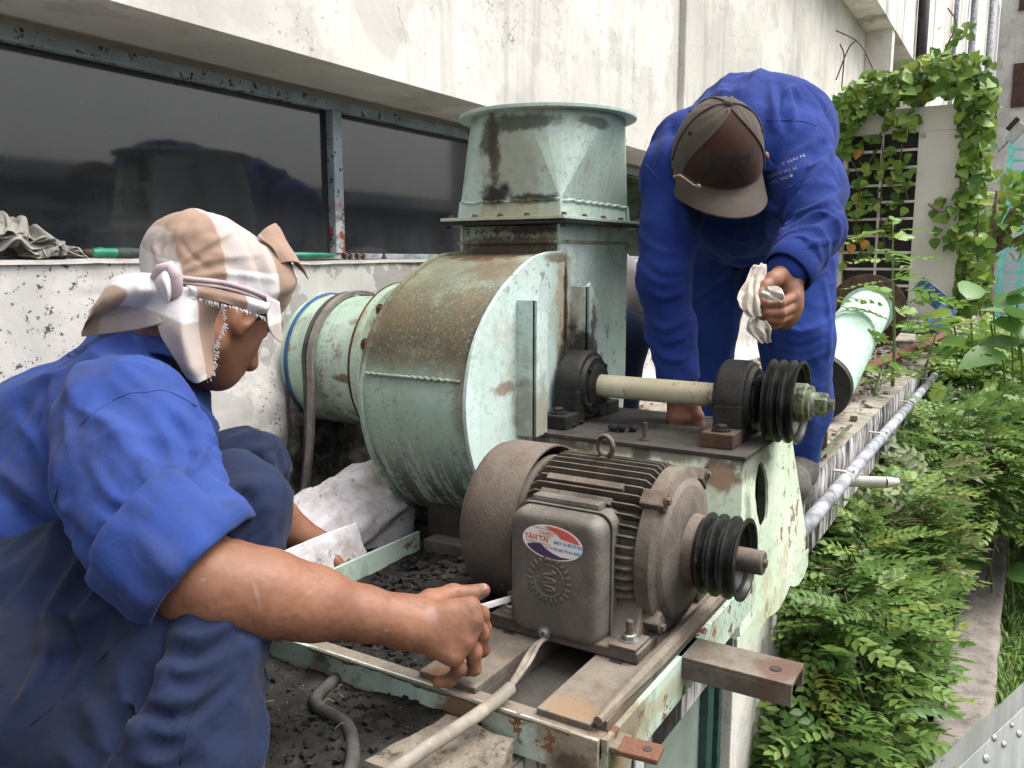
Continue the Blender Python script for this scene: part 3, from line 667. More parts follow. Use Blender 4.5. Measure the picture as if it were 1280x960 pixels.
# ---- building
BLD = thing('factory_building', 'white plastered factory wall with a dark strip window above the ledge', 'building', loc=(3, 1.6, 0))
X0, X1 = -2.5, 24.0
def upw(u, v):
    Q = np.stack([X0 + (X1 - X0) * u ** 1.6, WY + 0 * u, SOF + 5.5 * v], 1); Q[:, 1] += 0.004 * fbm(Q, 3, 4, 1) * (v > 0); return Q
P, q = grid_mesh(160, 60, upw); mesh_obj('upper_wall', P, q, MT['wall_up'], BLD)
m = MB(); m.box((X0, WY + .002, SOF), (X1, GY + .25, SOF + .12)); m.build('window_head', MT['soffit'], BLD)
# shallow pilasters on the upper wall
MB().box((3.55, WY - 0.03, SOF + .0), (3.78, WY + .01, 6.2), .006).build('pilaster', MT['wall_up'], BLD)
def loww(u, v):
    X = -0.9 + 12.4 * u; Z = -0.02 + 0.615 * v
    Q = np.stack([X, WL + 0 * u, Z], 1)
    k = np.exp(-((X - 1.55) / .5) ** 2)
    Q[:, 1] += 0.004 * fbm(Q, 4, 4, 1)
    crust = np.clip((0.34 + 0.10 * fbm(Q, 5, 3, 9) - Z) / 0.10, 0, 1) * k
    Q[:, 1] -= crust * (0.02 + 0.018 * fbm(Q, 11, 4, 7))
    Q[:, 1] -= np.clip((0.12 - Z) / 0.12, 0, 1) ** 2 * 0.05
    fl = (fbm(Q, 9, 4, 21) > 0.22) & (Z > 0.2)
    Q[:, 1] += np.where(fl, 0.0025, 0.0)
    return Q
P, q = grid_mesh(560, 90, loww); mesh_obj('lower_wall', P, q, MT['wall_low'], BLD)
# sill
def sill(u, v):
    Q = np.stack([-0.9 + 12.4 * u, WL - 0.006 + (GY + .05 - WL) * v, 0.6 + 0.002 * np.sin(u * 90)], 1)
    Q[:, 2] += 0.0025 * fbm(Q, 14, 3, 2); e = v < .01; Q[e, 2] -= 0.008; return Q
P, q = grid_mesh(400, 8, sill); mesh_obj('sill', P, q, MT['sill'], BLD)
# strip window: frame bars, mullions and panes
WIN = MB().box((X0, GY - .022, 0.985), (11.4, GY + .02, 1.012), .003).build('window', MT['win_frame'], BLD)
MB().box((X0, GY - .018, 0.602), (11.4, GY + .02, 0.618), .003).build('bottom_rail', MT['rail_paint'], WIN)
mull = [-0.75, 0.48, 1.695, 2.92, 4.15, 5.4, 6.6, 7.8, 9.0, 10.2, 11.4]
for i, mx_ in enumerate(mull):
    MB().box((mx_ - .017, GY - .024, 0.618), (mx_ + .017, GY + .018, 0.985), .003).build('mullion', MT['win_frame'], WIN)
    if i < len(mull) - 1:
        MB().box((mx_ + .017, GY, 0.618), (mull[i + 1] - .017, GY + .006, 0.985)).build('pane', MT['glass'], WIN)
# rusted-through pits along the top bar
# facade below the ledge with its window
LF = MB().box((-2, 0.60, -2.2), (X1, 0.66, -0.24)).build('lower_facade', MT['wall_up'], BLD)
MB().box((1.90, 0.54, -2.2), (2.36, 0.60, -0.242), .004).build('pilaster', MT['wall_up'], LF)
WF = MB().box((1.79, 0.565, -1.9), (1.835, 0.60, -0.242), .003).box((1.86, 0.56, -1.9), (1.885, 0.60, -0.242), .003).box((0.2, 0.575, -0.30), (1.79, 0.598, -0.243)).build('low_window', MT['green_frame'], LF)
MB().box((0.2, 0.578, -0.62), (1.79, 0.584, -0.60)).build('glazing_bar', MT['pipe_grey'], WF)
MB().box((1.20, 0.578, -1.9), (1.22, 0.584, -0.30)).build('glazing_bar', MT['pipe_grey'], WF)
MB().box((0.2, 0.585, -1.9), (1.79, 0.59, -0.30)).build('pane', MT['glass_low'], WF)
# upper storey that juts out further along, with its fins
OY = 1.13
JB = MB().box((3.0, OY, 2.5), (9.6, WY + .01, 6.5)).build('jutting_storey', MT['far_wall'], BLD)
MB().box((7.9, OY + .012, SOF + .4), (8.03, WY - .002, 2.5)).build('fin', MT['soffit'], BLD)
MB().box((9.6, OY + .004, -0.2), (24, WY, 6.5)).build('far_bay', MT['far_wall'], BLD)
for k, (x, r, yy) in enumerate([(12.6, .03, OY - .05), (15.2, .05, OY - .07), (19.5, .06, OY - .08)]):
    dp = MB().tube([(x, yy, -0.2), (x, yy, 6.5)], r, 10).build('drainpipe', MT['pipe_grey'], BLD, True)
    for z in (0.6, 1.9, 3.2):
        MB().lathe((x, yy, z), (0, 0, 1), [(-.03, r * 1.25), (.03, r * 1.25)], 12).build('pipe_collar', MT['pipe_grey'], dp)
# slanting pipe at the corner of the jutting storey
MB().tube([(9.2, OY - .06, 3.6), (9.25, OY - .06, 2.2), (9.9, OY - .06, 1.4)], .05, 10).build('drainpipe', MT['black_iron'], BLD, True)

# conduit on the fascia
CD = thing('conduit_pipe', 'weathered grey pipe clamped along the outer face of the ledge', 'pipe', loc=(4, 0.45, -.08))
MB().tube([(1.75, 0.452, -0.085), (3.2, .452, -.083), (4.6, .452, -.087), (6.2, .453, -.084)], 0.021, 14).build('pipe_run', MT['pipe_grey'], CD, True)
for x in (2.05, 2.75, 3.45, 4.3, 5.2):
    MB().lathe((x, .452, -.085), (1, 0, 0), [(-.009, .0235), (.009, .0235)], 14).box((x - .009, .452, -.063), (x + .009, .497, -.058)).build('clamp', MT['pvc'], CD)
    MB().lathe((x, .43, -.062), (0, 0, 1), [(0, .004), (.01, .004)], 8).build('screw', MT['pvc'], CD)
ST = MB().tube([(2.92, 0.50, -0.135), (2.95, 0.36, -0.128)], .019, 14, False).tube([(2.95, .36, -.128), (2.97, .325, -.126)], [.019, .012], 14, False).build('drain_stub', MT['pvc'], None, True)
tag(ST, 'short cut plastic drain stub poking out below the conduit', 'pipe')

# low concrete wall by the lawn
def lw(u, v):
    s = v * 3; X = 1.0 + 12 * u
    Y = np.where(s < 1, 0.165, np.where(s < 2, 0.165 - (s - 1) * 0.165, 0.0)); Z = np.where(s < 1, -2.1 + 1.2 * s, np.where(s < 2, -0.9, -0.9 - (s - 2) * 0.3))
    Q = np.stack([X, Y, Z], 1); n = fbm(Q, 9, 4, 2); Q[:, 1] += .008 * n; Q[:, 2] += .006 * fbm(Q, 13, 3, 4) - np.where((s > 1.9) | (s < 1.1), .006, 0); return Q
P, q = grid_mesh(420, 31, lw)
tag(mesh_obj('low_wall', P, q, MT['low_wall']), 'low grey concrete wall between the shrubs and the lawn', 'wall')

# grass (uncountable)
gv, gf, gt = [], [], []; rg = np.random.default_rng(3)
for i in range(17000):
    x = 1.8 + 6.5 * rg.random() ** 1.4; y = -0.01 - 1.3 * rg.random() ** 1.6; h = rg.uniform(.05, .16); a = rg.uniform(0, 6.28); b = rg.uniform(.2, .9)
    d = V(math.cos(a), math.sin(a), 0); wd = V(-d[1], d[0], 0) * rg.uniform(.003, .006); p = V(x, y, -1.08); k = len(gv)
    gv += [p - wd, p + wd, p + d * h * b * .4 + V(0, 0, h * .7) + wd * .8, p + d * h * b * .4 + V(0, 0, h * .7) - wd * .8, p + d * h * b + V(0, 0, h * (1.1 - .5 * b))]
    gf += [(k, k + 1, k + 2, k + 3), (k + 3, k + 2, k + 4)]; gt += [rg.random()] * 2
G = mesh_obj('grass', gv, gf, MT['grass']); at_ = G.data.attributes.new('tint', 'FLOAT', 'FACE'); at_.data.foreach_set('value', gt)
tag(G, 'short green lawn grass beside the low wall', 'grass', kind='stuff')

# ---- things across the yard, seen only mirrored in the strip window
YB = thing('shed_building', 'long low shed with a pale roof across the yard', 'building', loc=(10, -16, -2))
MB().box((-3, -22, -2.1), (60, -16, 2.35)).build('wall', MT['dark_inside'], YB)
MB().box((-4, -22.5, 2.35), (61, -15.2, 2.75)).build('roof', MT['far_panel'], YB)
# ================================================================== steel base frame
FR = thing('steel_base_frame', 'rusty mint-green angle-iron base frame under the motor and fan', 'frame', loc=(1.3, .7, 0))
def angle_iron(name, a, b, h, wd, side, mat, thick=0.006, parent=FR):
    """L profile from a to b: vertical leg height h below the line, horizontal leg width wd towards 'side'"""
    a = np.array(a, float); b = np.array(b, float); s_ = np.array(side, float); z = V(0, 0, 1)
    m_ = MB(); d = b - a
    m_.prism([a, a + s_ * thick, a + s_ * thick - z * h, a - z * h], d)
    m_.prism([a + s_ * thick, a + s_ * wd, a + s_ * wd - z * thick, a + s_ * thick - z * thick], d)
    return m_.build(name, mat, parent)
FZ = 0.052
front = MB().box((0.815, 0.385, 0.0), (0.821, 1.02, FZ), .0008).build('front_beam', MT['frame'], FR)
MB().box((0.8212, 0.385, FZ - .007), (0.842, 1.02, FZ - .001), .0008).build('top_flange', MT['rail'], front)
# dried mud along its top edge
def mudstrip(y0, y1, x, z, hmax, seed, parent, mat, nrm=(-1, 0, 0)):
    P_, q_ = grid_mesh(120, 8, lambda u, v: np.stack([0 * u, y0 + (y1 - y0) * u, v], 1))
    n = np.clip(0.45 + 0.75 * fbm(P_ * V(0, 1, 0), 22, 4, seed), 0.02, 1) * hmax
    v = P_[:, 2].copy(); P_[:, 2] = z + .003 - n * v; P_[:, 0] = x - 0.0035 * np.sin(np.pi * np.clip(v * 0.9 + .1, 0, 1)) - .0005; return mesh_obj('mud_crust', P_, q_, mat, parent)
mudstrip(0.84, 0.42, 0.815, FZ, 0.013, 3, front, MT['rail'])
rear_rail = MB().box((0.865, 1.018, 0.0), (1.30, 1.024, FZ + .004), .0008).build('far_rail', MT['frame'], FR)
MB().box((0.865, 0.95, 0.004), (1.30, 1.0175, 0.011), .0008).build('lower_flange', MT['rail'], rear_rail)
outer = MB().box((0.822, 0.376, -0.012), (1.42, 0.384, FZ), .001).build('outer_beam', MT['frame'], FR)
MB().box((1.29, 0.60, 0.012), (1.335, 1.0, 0.046), .001).build('cross_bar', MT['rail'], FR)
MB().box((1.33, 0.60, 0.0), (1.345, 1.02, 0.11), .001).build('sooty_plate', MT['sooty'], FR)
# two slide rails for the motor feet, dusted with mud
for (y0, y1) in ((0.565, 0.655), (0.402, 0.475)):
    r_ = MB().box((0.83, y0, 0.045), (1.42, y1, 0.060), .002).box((0.83, y0, 0.0), (1.42, y0 + .006, 0.045)).box((0.83, y1 - .006, 0.0), (1.42, y1, 0.045)).build('slide_rail', MT['rail'], FR)
    MB().box((0.985, (y0 + y1) / 2 - .006, 0.0602), (1.0, (y0 + y1) / 2 + .012, 0.0612)).build('slot', MT['dark_inside'], r_)
MB().box((0.83, 0.478, 0.012), (1.35, 0.562, 0.022), .002).build('dust_tray', MT['sooty'], FR)
MB().tube([(0.832, .393, .066), (1.0, .391, .066), (1.42, .391, .066)], [.006, .012, .012], 8).box((.84, .385, .05), (1.42, .399, .064)).build('outer_lip', MT['rail'], FR)
# bracket arms and tabs
br = MB().box((1.065, 0.226, 0.046), (1.135, 0.384, 0.052)).box((1.065, 0.226, 0.020), (1.071, 0.384, 0.0458)).box((1.129, 0.226, 0.020), (1.135, 0.384, 0.0458)).build('bracket_arm', MT['rail'], FR, bev=.001)
MB().lathe((1.098, 0.255, 0.0525), (0, 0, 1), [(0, .008), (.0008, .008)], 16).build('bolt_hole', MT['dark_inside'], br)
tb = MB().box((0.826, 0.362, 0.036), (0.862, 0.425, 0.043), .002).build('tab', MT['rail'], FR)
tb2 = MB().obox((0.842, 0.343, 0.0405), (0.034, 0.048, 0.007), (1, .12, 0), (-.12, 1, 0), (0, 0, 1), .002).build('tab', MT['rust_tab'], FR)
MB().lathe((0.843, 0.335, 0.0441), (0, 0, 1), [(0, .0055), (.0006, .0055)], 14).build('bolt_hole', MT['dark_inside'], tb2)
tb3 = MB().box((0.868, 0.845, 0.05), (0.905, 0.895, 0.056), .002).build('tab', MT['rusty'], FR)
MB().lathe((0.892, 0.872, 0.0562), (0, 0, 1), [(0, .005), (.0006, .005)], 14).build('bolt_hole', MT['dark_inside'], tb3)
MB().box((0.79, 0.99, -0.02), (0.82, 1.015, 0.05)).build('stub_leg', MT['dark_rust'], FR)

# ================================================================== centrifugal fan
FAN = thing('centrifugal_fan', 'mint-green centrifugal blower with scroll casing, upright outlet and belt pulley', 'blower', loc=(1.58, .9, 0))
SX, SZ, C0, C1 = 1.58, 0.34, 0.84, 1.085
sc_ = [(1.556, .612), (1.50, .609), (1.452, .600), (1.397, .578), (1.325, .536), (1.262, .478), (1.226, .415), (1.212, .339), (1.226, .258), (1.262, .185), (1.32, .118), (1.40, .07), (1.50, .043), (1.60, .035), (1.70, .05), (1.79, .092), (1.85, .16), (1.88, .25), (1.888, .34)]
def crom(pts, n):
    """smooth a polyline (Catmull-Rom)"""
    p = [np.array(q_, float) for q_ in pts]; p = [2 * p[0] - p[1]] + p + [2 * p[-1] - p[-2]]; out = []
    for i in range(1, len(p) - 2):
        for k in range(n):
            t = k / n
            out.append(0.5 * ((2 * p[i]) + (-p[i - 1] + p[i + 1]) * t + (2 * p[i - 1] - 5 * p[i] + 4 * p[i + 1] - p[i + 2]) * t * t + (-p[i - 1] + 3 * p[i] - 3 * p[i + 1] + p[i + 2]) * t ** 3))
    out.append(p[-2]); return out
scr = crom(sc_, 4)
out2 = [V(p[0], 0, p[1]) for p in scr] + [V(1.888, 0, .675), V(1.556, 0, .675)]
# wrapper (drum skin) with slight dents
ny = 12; m = MB(); rings = []
for j in range(ny + 1):
    y = C0 + .004 + (C1 - C0 - .008) * j / ny
    ring = []
    for p in scr:
        pt = V(p[0], y, p[1]); n = float(fbm(pt[None, :], 7, 2, 3)[0]); d = V(p[0] - SX, 0, p[1] - SZ); d /= np.linalg.norm(d)
        ring.append(pt + d * 0.003 * n)
    rings.append(ring)
m.ring_strip(rings, False); m.build('casing_drum', MT['casing'], FAN, True)
# side plates with a small rim standing proud of the drum
def grow(p, k):
    d = V(p[0] - SX, p[1] - SZ); return V(*p) + d / np.linalg.norm(d) * k
for nm, ya, yb, mt_ in (('front_plate', C0 - .004, C0 + .004, 'casing_face'), ('back_plate', C1 - .004, C1 + .004, 'casing')):
    o_ = [grow(p, .007) for p in scr] + [V(1.892, .675), V(1.552, .675), V(1.552, .615)]
    MB().prism([V(p[0], ya, p[1]) for p in o_], (0, yb - ya, 0)).build(nm, MT[mt_], FAN, bev=.0015)
# welded seam ridge across the drum
wd = MB(); y_ = np.linspace(C0 + .015, C1 - .01, 30)
pz = [(1.2155, .372 - 0.0 * k) for k in y_]
wd.tube([(1.214 + .0015 * math.sin(k * 60), yy, .385 + .002 * math.sin(k * 41)) for k, yy in enumerate(y_)], .0032, 6).build('weld_seam', MT['casing'], FAN, True)
# neck and outlet
m = MB(); m.box((1.556, C0 + .004, .60), (1.888, C1 - .004, .672)); m.build('neck', MT['neck'], FAN)
m = MB(); m.box((1.548, C0 - .006, .634), (1.894, C1 + .006, .642), .002); m.build('neck_weld', MT['neck'], FAN)
FLZ = .682
m = MB(); m.box((1.515, C0 - .036, FLZ - .008), (1.925, C1 + .030, FLZ - .001), .001); fl1 = m.build('lower_flange', MT['black_iron'], FAN)
m = MB(); m.box((1.512, C0 - .034, FLZ + .001), (1.928, C1 + .028, FLZ + .008), .001); fl2 = m.build('upper_flange', MT['duct'], FAN)
def bolt(p, axis, r, h, name, mat, parent, washer=True):
    b_ = MB().lathe(p, axis, [(0, r), (h, r), (h + r * .15, r * .8)], 6)
    if washer: b_.lathe(p, axis, [(-.0005, r * 1.55), (r * .3, r * 1.55)], 14)
    return b_.build(name, mat, parent)
for i in range(5):
    x = 1.535 + .37 * i / 4
    for yy in (C0 - .021, C1 + .015):
        bolt((x, yy, FLZ + .008), (0, 0, 1), .0055, .006, 'bolt', MT['bolt'], fl2)
for yy in (.90, .965, 1.03):
    for x in (1.524, 1.916):
        bolt((x, yy, FLZ + .008), (0, 0, 1), .0055, .006, 'bolt', MT['bolt'], fl2)
for (x, yy) in ((1.525, C0 - .024), (1.915, C0 - .024), (1.525, C1 + .016)):
    bolt((x, yy, FLZ - .008), (0, 0, -1), .0055, .006, 'bolt', MT['black_iron'], fl1)
# square-to-round transition
DC = V(1.722, .9625); Rr = .174; nseg = 96; rings = []; zb, zt = FLZ + .008, 0.912
hx, hy = (1.888 - 1.556) / 2 + .004, (C1 - C0) / 2 + .004
def sq(t):
    c, s = math.cos(t), math.sin(t); k = 1 / max(abs(c) / hx, abs(s) / hy); return V(c * k, s * k)
tl = [2 * math.pi * (j + .5) / nseg for j in range(nseg)]
MB().ring_strip([[V(*(DC + sq(t) * (1.0 + .0)), zb) for t in tl], [V(*(DC + sq(t) * .985), zb + .034) for t in tl]]).build('duct_skirt', MT['duct'], FAN)
cor = [V(DC[0] + sx_ * hx * .985, DC[1] + sy_ * hy * .985, zb + .034) for sx_, sy_ in ((1, 1), (-1, 1), (-1, -1), (1, -1))]
tr = MB(); nq = 7
for i in range(4):
    arc_ = [V(DC[0] + Rr * math.cos(t), DC[1] + Rr * math.sin(t), zt) for t in [math.pi / 2 * (i + k / nq) for k in range(nq + 1)]]
    for k in range(nq): tr.add([cor[i], arc_[k], arc_[k + 1]], [(0, 1, 2)])          # conical corner
    tr.add([cor[i], cor[(i + 1) % 4], arc_[-1]], [(0, 1, 2)])                          # flat side
bm_ = bmesh.new(); vv_ = [bm_.verts.new(p_) for p_ in tr.v]; [bm_.faces.new([vv_[i] for i in f_]) for f_ in tr.f]
bmesh.ops.remove_doubles(bm_, verts=bm_.verts[:], dist=1e-5); MB().bm(bm_).build('outlet_duct', MT['duct'], FAN, sharp=9)
wv = MB(); wv.tube([V(*(DC + sq(t) * .99), zb + .034 + .002 * math.sin(j * 1.7)) for j, t in enumerate(tl + tl[:1])], .0035, 6).build('weld_bead', MT['duct'], FAN, True)
# corner weld running down the skirt
for sx_, sy_ in ((-1, -1), (1, -1), (-1, 1)):
    MB().tube([V(DC[0] + sx_ * hx, DC[1] + sy_ * hy, zb), V(DC[0] + sx_ * hx * .98, DC[1] + sy_ * hy * .98, zb + .036)], .005, 6).build('corner_weld', MT['duct'], FAN)
lip = MB().lathe((DC[0], DC[1], zt), (0, 0, 1), [(-.002, Rr - .003), (-.002, Rr + .026), (.006, Rr + .026), (.006, Rr - .003)], 72, False, False)
lip.f.extend([]); lip.build('top_lip', MT['duct'], FAN, bev=.001)
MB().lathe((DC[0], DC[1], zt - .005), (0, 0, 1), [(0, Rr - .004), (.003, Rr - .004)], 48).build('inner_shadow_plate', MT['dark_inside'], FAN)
# stiffener angles on the casing face
for (x, zt_) in ((1.378, .525), (1.60, .545)):
    oq = [V(x, 0, .26), V(x, 0, zt_), V(x + .012, 0, zt_ + .008), V(x + .05, 0, zt_ - .035), V(x + .05, 0, .26)]
    st_ = MB(); st_.prism([p_ + V(0, C0 - .045, 0) for p_ in oq], (0, .006, 0)); st_.prism([V(x, C0 - .045, .26), V(x + .006, C0 - .045, .26), V(x + .006, C0 - .045, zt_), V(x, C0 - .045, zt_)], (0, .041, 0))
    st_.build('stiffener', MT['casing_face'], FAN, bev=.001)
# inlet
IC = V(1.53, 0, .36); IR = .155
MB().lathe((IC[0], C1 + .004, IC[2]), (0, 1, 0), [(0, IR - .012), (.15, IR - .012)], 64, False, False).build('inlet_neck', MT['inlet'], FAN, True)
MB().lathe((IC[0], 1.235, IC[2]), (0, 1, 0), [(0, IR), (.008, IR), (.26, IR)], 64, False, False).build('inlet_duct', MT['inlet'], FAN, True)
ff = MB().lathe((IC[0], 1.215, IC[2]), (0, 1, 0), [(0, IR - .02), (0, IR + .032), (.008, IR + .034), (.018, IR + .034), (.018, IR - .02)], 72, False, False).build('inlet_flange', MT['inlet'], FAN, sharp=30)
MB().lathe((IC[0], 1.2335, IC[2]), (0, 1, 0), [(0, IR + .030), (.004, IR + .0355), (.010, IR + .030)], 72, False, False).build('gasket', MT['dark_rust'], ff, True)
for k in range(12):
    a = 2 * math.pi * (k + .3) / 12
    bolt((IC[0] + (IR + .016) * math.cos(a), 1.215, IC[2] + (IR + .016) * math.sin(a)), (0, -1, 0), .008, .008, 'bolt', MT['dark_rust'], ff)
MB().lathe((IC[0], 1.455, IC[2]), (0, 1, 0), [(0, IR + .002), (.006, IR + .006), (.012, IR + .002)], 64, False, False).build('blue_wire_ring', MT['blue_steel'], FAN, True)

# pedestal carrying the bearings
PZ = .262
pt = [V(1.418, .402, PZ), V(1.418, .835, PZ), V(1.755, .835, PZ), V(1.755, .402, PZ)]
pb = [V(1.33, .374, -.03), V(1.33, .835, -.005), V(1.86, .835, -.005), V(1.86, .374, -.03)]
up6 = V(0, 0, .006)
q8 = [pb[0], pb[3], pb[2], pb[1], pt[0] - up6, pt[3] - up6, pt[2] - up6, pt[1] - up6]
ped = MB().add(q8, [(4, 5, 6, 7), (1, 2, 6, 5), (2, 3, 7, 6), (3, 0, 4, 7)]).build('pedestal', MT['pedestal'], FAN)
MB().box((1.414, .396, PZ - .006), (1.757, .836, PZ + .002), .0015).build('pedestal_top', MT['sooty'], ped)
# side plate with an oval opening torched through it
n_ = np.cross(pt[3] - pt[0], pt[0] - pb[0]); n_ /= np.linalg.norm(n_)
if n_[1] > 0: n_ = -n_
def on_side(x, z): u = (z - pb[0][2]) / (pt[0][2] - .006 - pb[0][2]); return V(x, pb[0][1] + (pt[0][1] - pb[0][1]) * u, z)
oc, ow, oh = V(1.522, .172), .043, .058; inn, outr = [], []
for k in range(48):
    t = 2 * math.pi * (k + .5) / 48; c_, s_ = math.cos(t), math.sin(t); j = 1 + .03 * math.sin(5 * t) + .02 * math.sin(11 * t); inn.append(on_side(oc[0] + ow * c_ * j, oc[1] + oh * s_ * j))
    best = 9
    for (x0, z0_, x1, z1_) in ((pb[0][0], pb[0][2], pb[3][0], pb[3][2]), (pb[3][0], pb[3][2], pt[3][0], pt[3][2] - .006), (pt[3][0], pt[3][2] - .006, pt[0][0], pt[0][2] - .006), (pt[0][0], pt[0][2] - .006, pb[0][0], pb[0][2])):
        ex, ez = x1 - x0, z1_ - z0_; dt = c_ * ez - s_ * ex
        if abs(dt) > 1e-9:
            r_ = ((x0 - oc[0]) * ez - (z0_ - oc[1]) * ex) / dt; w_ = ((x0 - oc[0]) * s_ - (z0_ - oc[1]) * c_) / dt
            if r_ > 0 and -1e-6 <= w_ <= 1 + 1e-6: best = min(best, r_)
    outr.append(on_side(oc[0] + best * c_, oc[1] + best * s_))
sp = MB().ring_strip([[p_ for p_ in outr], [p_ for p_ in inn], [p_ - n_ * .005 for p_ in inn]]).build('side_plate', MT['pedestal'], ped)
MB().box((1.40, .46, -.02), (1.74, .465, .24)).build('dark_backing', MT['black_void'], ped)  # near-black sheet behind the oval opening: shade of the hollow put into colour
# torn bottom edge of the side plate hanging over the fascia
te = [pb[0], pb[3]]; low = []
for k in range(14):
    u = k / 13; p_ = te[0] * (1 - u) + te[1] * u; low.append(p_ + V(0, 0, -.03 - .035 * abs(math.sin(u * 9.1)) * (0.4 + u) * .6))
MB().prism([te[0]] + low + [te[1]], -n_ * .003).build('torn_skirt', MT['pedestal'], ped)

# shaft, bearings
AX = (0, -1, 0)
MB().lathe((SX, .80, SZ), AX, [(0, .0235), (.33, .0235)], 32).build('shaft', MT['shaft'], FAN, sharp=30)
MB().lathe((SX, .47, SZ), AX, [(0, .0165), (.165, .0165), (.168, .014)], 24).build('shaft_end', MT['black_iron'], FAN, sharp=30)
def bearing(y0, y1, face):
    """plummer block: round housing with stepped cover, cast feet and hold-down bolts"""
    ln = abs(y1 - y0)
    b_ = MB().lathe((SX, max(y0, y1), SZ), AX, [(0, .052), (.004, .062), (.012, .072), (ln - .016, .072), (ln - .010, .069), (ln - .008, .062), (ln, .058), (ln + .001, .030)], 40)
    o_ = b_.build('bearing_housing', MT['black_iron'], FAN, sharp=35)
    MB().lathe((SX, min(y0, y1) + .004, SZ), AX, [(-.004, .046), (.008, .046), (.012, .040), (.014, .028)], 36).build('cover', MT['black_iron'], o_, sharp=35)
    ym = (y0 + y1) / 2
    for sx_ in (-1, 1):
        MB().box((SX + sx_ * .068, ym - .030, PZ + .002), (SX + sx_ * .128, ym + .030, PZ + .030), .003).build('foot', MT['rusty'] if y0 < .6 else MT['black_iron'], o_)
        MB().box((SX + sx_ * .035, ym - .028, PZ + .003), (SX + sx_ * .072, ym + .028, PZ + .075), .006).build('web', MT['black_iron'], o_)
        bolt((SX + sx_ * .102, ym, PZ + .031), (0, 0, 1), .011, .010, 'bolt', MT['black_iron'], o_)
    for k in range(4):
        a = math.pi / 4 + k * math.pi / 2
        bolt((SX + .052 * math.cos(a), min(y0, y1), SZ + .052 * math.sin(a)), AX, .005, .005, 'cover_bolt', MT['black_iron'], o_, False)
    return o_
bearing(.832, .762, 1); bearing(.497, .425, 1)
def vpulley(y0, n, Ro, pitch, inner, groove, mat, parent, cx_, cz_, hub=None):
    """V-belt pulley: n grooves, deep dished outer side"""
    prof = [(0, .02), (0, Ro)]; a = 0
    for k in range(n):
        prof += [(a + .0022, Ro), (a + pitch * .5 - .0018, Ro - groove), (a + pitch * .5 + .0018, Ro - groove), (a + pitch - .0022, Ro)]; a += pitch
    prof += [(a + .001, Ro), (a + .001, Ro - .006), (a - .022, Ro - .012), (a - .024, .02)]
    return MB().lathe((cx_, y0, cz_), AX, prof, 56, True, True).build('pulley', mat, parent, sharp=28)
pu = vpulley(.400, 3, .0775, .0185, .02, .013, MT['pulley'], FAN, SX, SZ)
MB().lathe((SX, .372, SZ), AX, [(0, .036), (.036, .036), (.039, .033), (.046, .033), (.048, .026)], 32).build('hub', MT['hub'], pu, sharp=30)
MB().lathe((SX, .324, SZ), AX, [(0, .021), (.006, .021)], 24).build('washer', MT['nut_zinc'], pu)
MB().lathe((SX, .318, SZ), AX, [(0, .022), (.018, .022), (.021, .018)], 6).lathe((SX, .297, SZ), AX, [(0, .011), (.010, .010)], 14).build('shaft_nut', MT['hub'], pu)
# loose studs and soot lumps on the pedestal
bolt((1.455, .60, PZ + .002), (0, 0, 1), .007, .004, 'stud', MT['rusty'], FAN)
MB().tube([(1.455, .60, PZ), (1.455, .60, PZ + .036)], .0045, 10).build('stud', MT['rusty'], FAN)
MB().tube([(1.735, .555, PZ), (1.735, .555, PZ + .03)], .005, 8).build('stud', MT['rusty'], FAN)
def lump(name, c, s, seed, mat, label, cat, group=None):
    rg_ = np.random.default_rng(seed); bm = bmesh.new(); bmesh.ops.create_icosphere(bm, subdivisions=2, radius=1)
    P_ = np.array([v.co for v in bm.verts]); d = 1 + .35 * fbm(P_ + seed, 1.6, 3, seed)
    for v, k in zip(bm.verts, d): v.co = Vector(c) + Vector((v.co.x * s[0], v.co.y * s[1], v.co.z * s[2])) * float(k)
    o_ = MB().bm(bm).build(name, mat, None, True); return tag(o_, label, cat, group)
for k, (px, py, s, lb) in enumerate([(767, 534, .011, 'leftmost black soot lump on the pedestal top'), (777, 535, .010, 'middle black soot lump, touching its neighbour on the pedestal top'), (792, 535, .009, 'rightmost black soot lump lying alone on the pedestal top')]):
    p_ = at(px, py, Z=PZ + .010); lump('soot_lump', p_, (s, s, s * .75), 5 + k, MT['coal'], lb, 'soot lump', 'soot lumps on the pedestal')
for k, (px, py, s, lb) in enumerate([(715, 531, .009, 'flat black crumb beside the foot of the left bearing'), (725, 527, .009, 'small black crumb under the left bearing housing')]):
    p_ = at(px, py, Z=PZ + .008); lump('soot_lump', p_, (s, s, s * .6), 15 + k, MT['coal'], lb, 'soot lump', 'soot lumps on the pedestal')
# bent grey V-belt strap slung over the inlet and a black lead beside it
def slung(name, y, w_, th, R0, mat, label, cat, zend=.03, tail=-1, dxs=0.0):
    pts = []
    for t in np.linspace(-1.9, 1.45, 30):       # over the top of the duct (angle from vertical, + is towards the camera side)
        pts.append(V(IC[0] - R0 * math.sin(t), y, IC[2] + R0 * math.cos(t)))
    last = pts[-1]
    for k in range(1, 13):
        u = k / 12; pts.append(V(last[0] - .012 * u + dxs * u, y + .03 * u * u - .02 * math.sin(u * 3) * .3, last[2] + (zend - last[2]) * u))
    m_ = MB(); rings_ = []
    for i, p_ in enumerate(pts):
        d = pts[min(i + 1, len(pts) - 1)] - pts[max(i - 1, 0)]; d /= np.linalg.norm(d); s_ = V(0, 1, 0); nn = np.cross(d, s_); nn /= np.linalg.norm(nn)
        rings_.append([p_ + s_ * w_ * a + nn * th * b for a, b in ((-.5, -.5), (.5, -.5), (.42, .5), (-.42, .5))])
    m_.ring_strip(rings_, True, True, True); return tag(m_.build(name, mat, None), label, cat)
